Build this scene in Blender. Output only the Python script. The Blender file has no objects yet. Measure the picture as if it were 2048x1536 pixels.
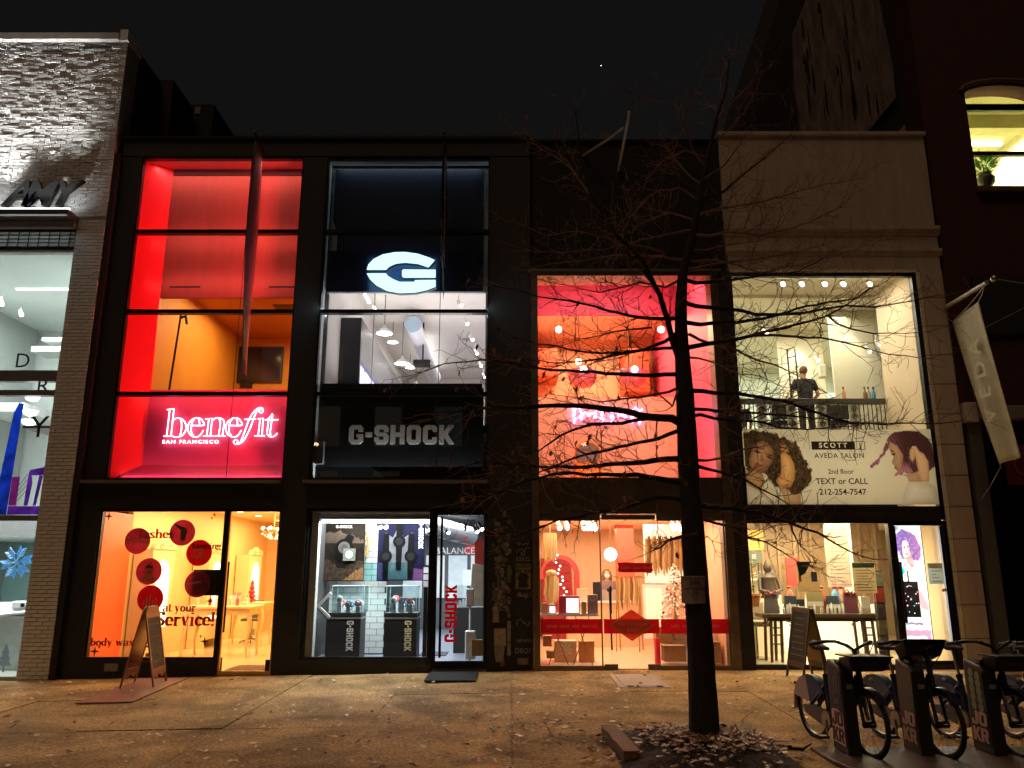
import bpy, math, random
import numpy as np
from mathutils import Vector, Matrix
random.seed(11)
PI = math.pi
sc = bpy.context.scene
COL = sc.collection

# ---------------------------------------------------------------- camera, sky, street light, exposure
cam_d = bpy.data.cameras.new('camera'); cam = bpy.data.objects.new('camera', cam_d); COL.objects.link(cam)
cam.location = (0, -13.9, 1.6); cam.rotation_euler = (math.radians(90 + 13.22), 0, 0)
cam_d.sensor_width = 36; cam_d.lens = 27.95; cam_d.clip_end = 900
sc.camera = cam
W = bpy.data.worlds.new('World'); sc.world = W; W.use_nodes = True
bg = W.node_tree.nodes['Background']
bg.inputs[0].default_value = (0.0056, 0.0056, 0.0056, 1); bg.inputs[1].default_value = 1.0   # flat night sky glow over the city
sun_d = bpy.data.lights.new('street_light_glow', 'SUN'); sun = bpy.data.objects.new('street_light_glow', sun_d); COL.objects.link(sun)
sun_d.energy = 0.42; sun_d.angle = math.radians(24); sun_d.color = (1.0, .62, .37)
sun.rotation_euler = (math.radians(25), 0, math.radians(-26))
sc.view_settings.view_transform = 'Standard'; sc.view_settings.look = 'None'
sc.view_settings.exposure = 0; sc.view_settings.gamma = 1; sc.view_settings.use_curve_mapping = False
cy = sc.cycles
cy.use_denoising = True; cy.adaptive_threshold = .02; cy.max_bounces = 5; cy.diffuse_bounces = 3; cy.glossy_bounces = 2
cy.transmission_bounces = 4; cy.transparent_max_bounces = 28; cy.sample_clamp_indirect = 3.0
cy.caustics_reflective = False; cy.caustics_refractive = False

# ---------------------------------------------------------------- mesh helpers
OFF = {}
def tag(o, label=None, cat=None, group=None, kind=None):
    if label: o['label'] = label
    if cat: o['category'] = cat
    if group: o['group'] = group
    if kind: o['kind'] = kind
    return o
def thing(name, label, cat, loc=(0, 0, 0), group=None, rz=0, kind=None):
    o = bpy.data.objects.new(name, None); COL.objects.link(o)
    o.location = loc; o.rotation_euler = (0, 0, rz); o.empty_display_size = .1
    OFF[o.name] = Vector(loc) if not rz else Vector((0, 0, 0))
    return tag(o, label, cat, group, kind)
def off(p): return OFF.get(p.name, Vector((0, 0, 0))) if p else Vector((0, 0, 0))
class MB:
    def __init__(s): s.v = []; s.f = []
    def add(s, vs, fs):
        o = len(s.v); s.v += [tuple(v) for v in vs]; s.f += [tuple(i + o for i in f) for f in fs]; return s
    def box(s, x0, x1, y0, y1, z0, z1):
        return s.add([(x0,y0,z0),(x1,y0,z0),(x1,y1,z0),(x0,y1,z0),(x0,y0,z1),(x1,y0,z1),(x1,y1,z1),(x0,y1,z1)],
                     [(0,3,2,1),(4,5,6,7),(0,1,5,4),(1,2,6,5),(2,3,7,6),(3,0,4,7)])
    def hexa(s, b, t):
        return s.add(list(b) + list(t), [(3,2,1,0),(4,5,6,7),(0,1,5,4),(1,2,6,5),(2,3,7,6),(3,0,4,7)])
    def tube(s, pts, r, n=8, cap=True, flat=1.0):
        P = [Vector(p) for p in pts]; k = len(P)
        R = [r] * k if isinstance(r, (int, float)) else list(r)
        vs = []; up = Vector((0, 0, 1))
        d0 = (P[1] - P[0]).normalized()
        u = d0.cross(up)
        if u.length < 1e-3: u = d0.cross(Vector((1, 0, 0)))
        u.normalize()
        for i in range(k):
            d = (P[min(i+1, k-1)] - P[max(i-1, 0)])
            d = d.normalized() if d.length > 1e-9 else d0
            u = u - d * u.dot(d)
            if u.length < 1e-6: u = d.orthogonal()
            u.normalize(); w = d.cross(u)
            for j in range(n):
                a = 2 * PI * j / n
                vs.append(P[i] + u * (math.cos(a) * R[i]) + w * (math.sin(a) * R[i] * flat))
        fs = [(i*n+j, i*n+(j+1) % n, (i+1)*n+(j+1) % n, (i+1)*n+j) for i in range(k-1) for j in range(n)]
        if cap: fs += [tuple(range(n-1, -1, -1)), tuple(range((k-1)*n, k*n))]
        return s.add(vs, fs)
    def lathe(s, prof, c=(0, 0, 0), n=16):
        vs = [(c[0]+r*math.cos(2*PI*j/n), c[1]+r*math.sin(2*PI*j/n), c[2]+z) for r, z in prof for j in range(n)]
        k = len(prof)
        fs = [(i*n+j, i*n+(j+1) % n, (i+1)*n+(j+1) % n, (i+1)*n+j) for i in range(k-1) for j in range(n)]
        fs += [tuple(range(n-1, -1, -1)), tuple(range((k-1)*n, k*n))]
        return s.add(vs, fs)
    def ball(s, c, r, n=12, m=8, sx=1, sy=1, sz=1):
        prof = [(max(1e-4, math.sin(PI*i/m)), -math.cos(PI*i/m)) for i in range(m+1)]
        o = len(s.v); s.lathe(prof, (0, 0, 0), n)
        s.v[o:] = [(c[0]+x*r*sx, c[1]+y*r*sy, c[2]+z*r*sz) for x, y, z in s.v[o:]]
        return s
    def prism(s, poly, y0, y1):
        n = len(poly)
        a = sum(poly[i][0]*poly[(i+1) % n][1]-poly[(i+1) % n][0]*poly[i][1] for i in range(n))
        if a < 0: poly = poly[::-1]
        vs = [(x, y0, z) for x, z in poly] + [(x, y1, z) for x, z in poly]
        fs = [tuple(range(n)), tuple(range(2*n-1, n-1, -1))] + [(i, i+n, (i+1) % n+n, (i+1) % n) for i in range(n)]
        return s.add(vs, fs)
    def prismx(s, poly, x0, x1):        # poly in (y,z), extruded along x
        n = len(poly)
        a = sum(poly[i][0]*poly[(i+1) % n][1]-poly[(i+1) % n][0]*poly[i][1] for i in range(n))
        if a < 0: poly = poly[::-1]
        vs = [(x0, y, z) for y, z in poly] + [(x1, y, z) for y, z in poly]
        fs = [tuple(range(n-1, -1, -1)), tuple(range(n, 2*n))] + [((i+1) % n, (i+1) % n+n, i+n, i) for i in range(n)]
        return s.add(vs, fs)
    def prismz(s, poly, z0, z1):
        n = len(poly)
        a = sum(poly[i][0]*poly[(i+1) % n][1]-poly[(i+1) % n][0]*poly[i][1] for i in range(n))
        if a < 0: poly = poly[::-1]
        vs = [(x, y, z0) for x, y in poly] + [(x, y, z1) for x, y in poly]
        fs = [tuple(range(n-1, -1, -1)), tuple(range(n, 2*n))] + [(i, (i+1) % n, (i+1) % n+n, i+n) for i in range(n)]
        return s.add(vs, fs)
    def xf(s, m, o=0):
        s.v[o:] = [tuple(m @ Vector(v)) for v in s.v[o:]]; return s
    def build(s, name, mat, parent=None, smooth=False, bevel=0, label=None, cat=None, group=None, kind=None):
        me = bpy.data.meshes.new(name)
        if parent: b = off(parent)
        else:
            xs, ys, zs = zip(*s.v); b = Vector(((min(xs)+max(xs))/2, (min(ys)+max(ys))/2, min(zs)))
        me.from_pydata([(x-b.x, y-b.y, z-b.z) for x, y, z in s.v], [], s.f); me.update()
        if mat: me.materials.append(mat)
        if smooth:
            me.shade_smooth(); me.set_sharp_from_angle(angle=.7)
        o = bpy.data.objects.new(name, me); COL.objects.link(o)
        if parent: o.parent = parent; OFF[o.name] = b
        else: o.location = b
        if not parent: OFF[o.name] = b
        if bevel:
            m = o.modifiers.new('bevel', 'BEVEL'); m.width = bevel; m.segments = 2; m.limit_method = 'ANGLE'
        return tag(o, label, cat, group, kind)
def B(name, mat, parent, x0, x1, y0, y1, z0, z1, bevel=0, **k):
    return MB().box(x0, x1, y0, y1, z0, z1).build(name, mat, parent, bevel=bevel, **k)
def copy_tree(o, parent=None):
    c = o.copy(); COL.objects.link(c)
    if parent: c.parent = parent
    OFF[c.name] = off(o)
    for ch in list(o.children): copy_tree(ch, c)
    return c

# ---------------------------------------------------------------- materials
MATS = {}
def lin(r, g, b): return tuple(((c/255+.055)/1.055)**2.4 if c > 10 else c/255/12.92 for c in (r, g, b))
def M(name, col=(.5, .5, .5), rough=.6, metal=0, noise=.12, ns=6, bump=0, bs=40, emit=None, es=1, coat=0, streak=None, trans=0):
    if name in MATS: return MATS[name]
    m = bpy.data.materials.new(name); m.use_nodes = True; MATS[name] = m
    nt = m.node_tree; N = nt.nodes; L = nt.links; b = N['Principled BSDF']
    b.inputs['Roughness'].default_value = rough; b.inputs['Metallic'].default_value = metal
    if coat: b.inputs['Coat Weight'].default_value = coat; b.inputs['Coat Roughness'].default_value = .12
    tc = N.new('ShaderNodeTexCoord'); src = tc.outputs['Object']
    if streak:
        mp = N.new('ShaderNodeMapping'); L.new(src, mp.inputs[0]); mp.inputs['Scale'].default_value = streak; src = mp.outputs[0]
    nz = N.new('ShaderNodeTexNoise'); nz.inputs['Scale'].default_value = ns; nz.inputs['Detail'].default_value = 5; nz.inputs['Roughness'].default_value = .6
    L.new(src, nz.inputs['Vector'])
    rp = N.new('ShaderNodeMapRange'); rp.inputs[1].default_value = .25; rp.inputs[2].default_value = .75
    rp.inputs[3].default_value = 1-noise; rp.inputs[4].default_value = 1+noise
    L.new(nz.outputs['Fac'], rp.inputs[0])
    mx = N.new('ShaderNodeVectorMath'); mx.operation = 'SCALE'; mx.inputs[0].default_value = col[:3]
    L.new(rp.outputs[0], mx.inputs['Scale']); L.new(mx.outputs[0], b.inputs['Base Color'])
    if bump:
        n2 = N.new('ShaderNodeTexNoise'); n2.inputs['Scale'].default_value = bs; n2.inputs['Detail'].default_value = 4; L.new(src, n2.inputs['Vector'])
        bp = N.new('ShaderNodeBump'); bp.inputs['Strength'].default_value = bump; bp.inputs['Distance'].default_value = .02
        L.new(n2.outputs['Fac'], bp.inputs['Height']); L.new(bp.outputs[0], b.inputs['Normal'])
    if trans:
        tr_ = N.new('ShaderNodeBsdfTranslucent'); mxs = N.new('ShaderNodeMixShader'); mxs.inputs[0].default_value = trans
        L.new(mx.outputs[0], tr_.inputs[0]); L.new(b.outputs[0], mxs.inputs[1]); L.new(tr_.outputs[0], mxs.inputs[2]); L.new(mxs.outputs[0], N['Material Output'].inputs[0])
    if emit:
        b.inputs['Emission Color'].default_value = (*emit[:3], 1); b.inputs['Emission Strength'].default_value = es
    return m
def glass(name, tint=(1, 1, 1), f0=.04, rough=.0):
    if name in MATS: return MATS[name]
    m = bpy.data.materials.new(name); m.use_nodes = True; MATS[name] = m
    nt = m.node_tree; N = nt.nodes; L = nt.links; N.clear()
    o = N.new('ShaderNodeOutputMaterial'); t = N.new('ShaderNodeBsdfTransparent'); g = N.new('ShaderNodeBsdfGlossy'); mx = N.new('ShaderNodeMixShader')
    t.inputs[0].default_value = (*tint, 1); g.inputs['Roughness'].default_value = rough
    lw = N.new('ShaderNodeLayerWeight'); lw.inputs[0].default_value = .25
    mr = N.new('ShaderNodeMapRange'); mr.inputs[3].default_value = f0*.5; mr.inputs[4].default_value = .5
    pw = N.new('ShaderNodeMath'); pw.operation = 'POWER'; pw.inputs[1].default_value = 2.2
    L.new(lw.outputs['Fresnel'], pw.inputs[0]); L.new(pw.outputs[0], mr.inputs[0])
    L.new(mr.outputs[0], mx.inputs[0]); L.new(t.outputs[0], mx.inputs[1]); L.new(g.outputs[0], mx.inputs[2]); L.new(mx.outputs[0], o.inputs[0])
    return m
def glow(name, col=(1, 1, 1), s=1): return M(name, (.8, .8, .8), .4, emit=col, es=s)
GAIN = [1.0]
def lamp(name, kind, loc, power, col=(1, 1, 1), size=(.3, .3), rot=(0, 0, 0), parent=None, spread=None, spot=None, r=.05):
    d = bpy.data.lights.new(name, kind); d.energy = power*GAIN[0]*1.5; d.color = col
    if kind == 'AREA':
        d.shape = 'RECTANGLE'; d.size, d.size_y = size
        if spread: d.spread = spread
    elif kind == 'SPOT': d.spot_size = spot or 1.2; d.spot_blend = .5; d.shadow_soft_size = r
    else: d.shadow_soft_size = r
    o = bpy.data.objects.new(name, d); COL.objects.link(o)
    o.location = Vector(loc) - off(parent); o.rotation_euler = rot
    if parent: o.parent = parent
    return o
def text(body, x, y, z, size, mat, parent, bold=0, ext=.002, rot=(PI/2, 0, 0), align='CENTER', sx=1, spacing=1, shear=0, name='lettering', line=1, **k):
    c = bpy.data.curves.new(name, 'FONT'); c.body = body; c.size = size; c.align_x = align; c.align_y = 'CENTER'
    c.extrude = ext; c.offset = bold; c.space_character = spacing; c.shear = shear; c.space_line = line; c.resolution_u = 3
    tmp = bpy.data.objects.new('tmp', c); me = bpy.data.meshes.new_from_object(tmp); bpy.data.objects.remove(tmp); bpy.data.curves.remove(c)
    me.name = name; me.materials.clear(); me.materials.append(mat)
    o = bpy.data.objects.new(name, me); COL.objects.link(o)
    o.location = Vector((x, y, z)) - off(parent); o.rotation_euler = rot; o.scale = (sx, 1, 1)
    if parent: o.parent = parent
    return tag(o, **k)

# fat-face lettering: skeleton strokes swept with a broad horizontal pen
def arc(cx, cz, rx, rz, a0, a1, n=10):
    return [(cx+rx*math.cos(math.radians(a0+(a1-a0)*i/n)), cz+rz*math.sin(math.radians(a0+(a1-a0)*i/n))) for i in range(n+1)]
def stem(x, z0, z1): return [(x, z0), (x, z1)]
def foot(x, z, w=.17): return [(x-w, z, 0), (x+w, z, 0)]
FAT = {
 'a': (.56, [arc(.26, .46, .17, .14, 150, 20), stem(.43, .5, .06), arc(.24, .17, .16, .16, 60, 320), foot(.46, .02, .1)]),
 'b': (.6, [stem(.14, 0, .95), foot(.08, .95, .1), arc(.3, .3, .2, .28, 130, -130)]),
 'c': (.5, [arc(.28, .3, .2, .28, 40, 320), [(.4, .44), (.4, .48)]]),
 'd': (.62, [stem(.46, 0, .95), foot(.4, .95, .1), arc(.3, .3, .2, .28, 50, 310), foot(.52, .02, .08)]),
 'e': (.54, [arc(.28, .3, .2, .28, 0, 320), [(.1, .32, 0), (.48, .32, 0)]]),
 'f': (.38, [stem(.16, 0, .75), arc(.28, .75, .12, .18, 180, 60), foot(.16, .0), foot(.18, .56, .18)]),
 'g': (.56, [arc(.26, .38, .17, .2, 0, 360), arc(.26, -.1, .2, .13, 0, 360), [(.4, .52), (.52, .58)]]),
 'h': (.66, [stem(.15, 0, .95), foot(.1, .95, .1), foot(.15, 0), arc(.34, .4, .18, .18, 170, 0, 8)+[(.52, 0)], foot(.52, 0)]),
 'i': (.34, [stem(.16, 0, .58), foot(.16, 0), foot(.1, .58, .1), [(.16, .8), (.16, .86)]]),
 'k': (.62, [stem(.15, 0, .95), foot(.15, 0), foot(.1, .95, .1), [(.2, .28), (.46, .56)], [(.28, .34), (.5, .03)], foot(.5, 0)]),
 'l': (.34, [stem(.16, 0, .95), foot(.16, 0), foot(.1, .95, .1)]),
 'n': (.66, [stem(.15, 0, .58), foot(.1, .58, .1), foot(.15, 0), arc(.34, .4, .18, .18, 170, 0, 8)+[(.52, 0)], foot(.52, 0)]),
 'o': (.58, [arc(.29, .3, .2, .28, 0, 360, 16)]),
 'r': (.48, [stem(.15, 0, .58), foot(.1, .58, .1), foot(.15, 0), arc(.3, .42, .12, .15, 170, 50), [(.38, .48), (.38, .52)]]),
 's': (.48, [arc(.25, .44, .15, .13, 30, 200), [(.12, .4), (.37, .2)], arc(.24, .15, .15, .13, 20, -160)]),
 'S': (.62, [arc(.31, .7, .2, .22, 30, 210), [(.13, .6), (.5, .33)], arc(.31, .24, .2, .22, 20, -160), stem(.5, .74, .9), stem(.12, .06, .24)]),
 't': (.4, [stem(.18, .12, .78), arc(.28, .12, .1, .1, 180, 330), foot(.18, .58, .16)]),
 'u': (.64, [stem(.15, .18, .58), arc(.31, .18, .16, .16, 180, 320), stem(.5, 0, .58), foot(.1, .58, .1), foot(.44, .58, .1), foot(.54, .02, .08)]),
 'v': (.6, [[(.14, .58), (.3, .03)], [(.3, .03, .06), (.46, .58, .06)], foot(.12, .58, .12), foot(.48, .58, .1)]),
 'w': (.86, [[(.14, .58), (.28, .03)], [(.28, .03, .06), (.42, .55, .06)], [(.42, .55), (.58, .03)], [(.58, .03, .06), (.72, .58, .06)], foot(.12, .58, .12), foot(.74, .58, .1)]),
 'x': (.6, [[(.13, .58), (.45, .0)], [(.12, 0, .06), (.46, .58, .06)], foot(.13, .58), foot(.46, 0), foot(.12, 0, .1), foot(.46, .58, .1)]),
 'y': (.6, [[(.14, .58), (.3, .05)], [(.47, .58, .06), (.24, -.2, .06)], [(.2, -.2), (.2, -.14)], foot(.12, .58, .12), foot(.48, .58, .1)]),
 '!': (.3, [stem(.14, .3, .9), [(.14, .02), (.14, .1)]]),
}
def hull(pts):
    pts = sorted(set(pts)); lo = []; hi = []
    cr = lambda o, a, b: (a[0]-o[0])*(b[1]-o[1])-(a[1]-o[1])*(b[0]-o[0])
    for p in pts:
        while len(lo) > 1 and cr(lo[-2], lo[-1], p) <= 0: lo.pop()
        lo.append(p)
    for p in reversed(pts):
        while len(hi) > 1 and cr(hi[-2], hi[-1], p) <= 0: hi.pop()
        hi.append(p)
    return lo[:-1]+hi[:-1]
def fat_text(body, x0, z0, h, y, mat, parent, width=None, name='lettering', nib=.19):
    adv = sum(FAT.get(c, (.3,))[0] for c in body); kx = (width/adv) if width else h
    mb = MB(); cx = 0; j = 0
    for c in body:
        if c in FAT:
            for st in FAT[c][1]:
                for p, q in zip(st, st[1:]):
                    w = (p[2] if len(p) > 2 else nib)/2; t = .028; pts = []
                    for s in (p, q):
                        for a in (-1, 1):
                            for b in (-1, 1): pts.append((x0+(cx+s[0]+a*w)*kx, z0+(s[1]+b*t)*h))
                    hp = hull([(round(a, 5), round(b, 5)) for a, b in pts])
                    if len(hp) > 2: mb.prism(hp, y-.001-.00013*(j % 9), y); j += 1
        cx += FAT.get(c, (.3,))[0]
    return mb.build(name, mat, parent)

# blocky stencil-like lettering for the watch shop
def block_glyph(c):
    t, W_, k, s = .27, .8, .15, .22
    R = lambda a, b, x, y: [(a, b), (x, b), (x, y), (a, y)]
    lf = [(0, k), (k, 0), (t, 0), (t, 1), (k, 1), (0, 1-k)]
    mir = lambda P: [(W_-x, z) for x, z in P]
    if c == 'O': return W_, [lf, mir(lf), R(t, 1-s, W_-t, 1), R(t, 0, W_-t, s)]
    rt = [(W_-t, 1), (W_-k, 1), (W_, 1-k), (W_, .64), (W_-t, .64)]
    rb = [(W_-t, 0), (W_-k, 0), (W_, k), (W_, .36), (W_-t, .36)]
    if c == 'C': return W_, [lf, R(t, 1-s, W_-t, 1), R(t, 0, W_-t, s), rt, rb]
    if c == 'G': return W_, [lf, R(t, 1-s, W_-t, 1), R(t, 0, W_-t, s), rt, [(W_-t, 0), (W_-k, 0), (W_, k), (W_, .52), (W_-t, .52)], R(.43, .36, W_-t, .52)]
    if c == 'S': return W_, [[(0, 1-k), (k, 1), (t, 1), (t, .41), (k, .41), (0, .41+k)], R(t, 1-s, W_-t, 1), rt, R(t, .41, W_-t, .6),
                             [(W_-t, .6), (W_-k, .6), (W_, .6-k), (W_, k), (W_-k, 0), (W_-t, 0)], R(t, 0, W_-t, s), [(0, k), (k, 0), (t, 0), (t, .35), (0, .35)]]
    if c == 'H': return W_, [R(0, 0, t, 1), R(W_-t, 0, W_, 1), R(t, .39, W_-t, .61)]
    if c == 'K': return W_, [R(0, 0, t, 1), [(t, .36), (.48, .52), (.82, 1), (.52, 1), (t, .64)], [(t, .36), (.55, 0), (.86, 0), (.48, .52)]]
    if c == 'J': return .66, [R(.38, .2, .66, 1), [(0, .0), (.5, 0), (.66, .2), (0, .2)], R(0, .2, .24, .4)]
    if c == 'R': return W_, [R(0, 0, t, 1), [(t, .78), (t, 1), (.62, 1), (W_, .84), (W_, .78)], R(.54, .58, W_, .78), [(t, .38), (.7, .38), (W_, .5), (W_, .58), (t, .58)], [(t+.06, .38), (.52, 0), (.84, 0), (.62, .38)]]
    return .4, [R(.02, .38, .38, .62)]
def block_text(body, h, depth, mat, parent, place, name='letter', gap=.1, sq=1.0):
    """each letter its own mesh; place maps (along, up, out) in metres to a world point"""
    cx = 0
    for c in body:
        w, polys = block_glyph(c); mb = MB()
        for p in polys: mb.prism([((cx+x)*h*sq, z*h) for x, z in p], -depth, 0)
        mb.v = [tuple(place(x, z, -y)) for x, y, z in mb.v]
        mb.build(name, mat, parent); cx += w+gap
def block_width(body, h, gap=.1, sq=1.0): return (sum(block_glyph(c)[0] for c in body)+gap*(len(body)-1))*h*sq

# printed sheets: a fine grid whose colour attribute holds the flat print
def vnoise(X, Z, s, seed, ox=0, oz=0):
    r = np.random.RandomState(seed).rand(128, 128); u = X*s+ox+300; v = Z*s+oz+300; i = np.floor(u).astype(int); j = np.floor(v).astype(int); a = u-i; b = v-j; a = a*a*(3-2*a); b = b*b*(3-2*b)
    g = lambda p, q: r[p % 128, q % 128]
    return (g(i, j)*(1-a)+g(i+1, j)*a)*(1-b)+(g(i, j+1)*(1-a)+g(i+1, j+1)*a)*b
def fbm(X, Z, s, seed, n=4): return sum(vnoise(X, Z, s*2**k, seed+k)*.5**k for k in range(n))/sum(.5**k for k in range(n))
def sdist(poly, X, Z):          # signed distance to a polygon, positive inside
    d = np.full(X.shape, 1e9); ins = np.zeros(X.shape, bool)
    for (ax, az), (bx, bz) in zip(poly, poly[1:]+poly[:1]):
        ex, ez = bx-ax, bz-az; t = np.clip(((X-ax)*ex+(Z-az)*ez)/(ex*ex+ez*ez+1e-12), 0, 1); d = np.minimum(d, np.hypot(X-ax-t*ex, Z-az-t*ez))
        if abs(ez) > 1e-9: ins ^= ((az > Z) != (bz > Z)) & (X < ex*(Z-az)/ez+ax)
    return np.where(ins, d, -d)
def sm(d, w): t = np.clip(d/w+.5, 0, 1); return (t*t*(3-2*t))[..., None]
def print_sheet(name, x0, x1, z0, z1, y, nx, nz, fn, parent, trans=0, emit=0):
    xs = np.linspace(x0, x1, nx); zs = np.linspace(z0, z1, nz); X, Z = np.meshgrid(xs, zs); C = np.clip(fn(X, Z), 0, 1)
    b = off(parent); co = np.stack([X-b.x, np.full(X.shape, y-b.y), Z-b.z], -1).reshape(-1, 3)
    me = bpy.data.meshes.new(name); q = np.arange(nx*nz).reshape(nz, nx); F = np.stack([q[:-1, :-1], q[:-1, 1:], q[1:, 1:], q[1:, :-1]], -1).reshape(-1, 4)
    me.from_pydata(co.tolist(), [], F.tolist()); at_ = me.color_attributes.new('print', 'FLOAT_COLOR', 'POINT')
    at_.data.foreach_set('color', np.concatenate([C, np.ones(C.shape[:2]+(1,))], -1).astype('f4').ravel())
    m = M('ink_'+name+str(y), (.5, .5, .5), .6); N = m.node_tree.nodes; L = m.node_tree.links; p = N['Principled BSDF']; a = N.new('ShaderNodeAttribute'); a.attribute_name = 'print'; L.new(a.outputs['Color'], p.inputs['Base Color'])
    if emit: L.new(a.outputs['Color'], p.inputs['Emission Color']); p.inputs['Emission Strength'].default_value = emit
    if trans:
        t = N.new('ShaderNodeBsdfTranslucent'); x = N.new('ShaderNodeMixShader'); x.inputs[0].default_value = trans; L.new(a.outputs['Color'], t.inputs[0]); L.new(p.outputs[0], x.inputs[1]); L.new(t.outputs[0], x.inputs[2]); L.new(x.outputs[0], N['Material Output'].inputs[0])
    me.materials.append(m); o = bpy.data.objects.new(name, me); COL.objects.link(o); o.parent = parent; OFF[o.name] = b; return o

def text_mask(body, x, z, size, X, Z, bold=0, spacing=1):
    c = bpy.data.curves.new('t', 'FONT'); c.body = body; c.size = size; c.align_x = 'CENTER'; c.align_y = 'CENTER'; c.offset = bold; c.space_character = spacing; c.resolution_u = 3
    o = bpy.data.objects.new('t', c); me = bpy.data.meshes.new_from_object(o); bpy.data.objects.remove(o); me.calc_loop_triangles(); m = np.zeros(X.shape, bool)
    for t in me.loop_triangles:
        (ax, az, _), (bx, bz, _), (cx, cz, _) = [me.vertices[i].co for i in t.vertices]; s = lambda px, pz, qx, qz: (X-x-qx)*(pz-qz)-(px-qx)*(Z-z-qz)
        d1, d2, d3 = s(ax, az, bx, bz), s(bx, bz, cx, cz), s(cx, cz, ax, az); m |= ~(((d1 < 0) | (d2 < 0) | (d3 < 0)) & ((d1 > 0) | (d2 > 0) | (d3 > 0)))
    bpy.data.meshes.remove(me); return m

def ground(x, y): return -.155*min(1, max(0, (1-x)/9)) + .018*min(0, y)

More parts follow.
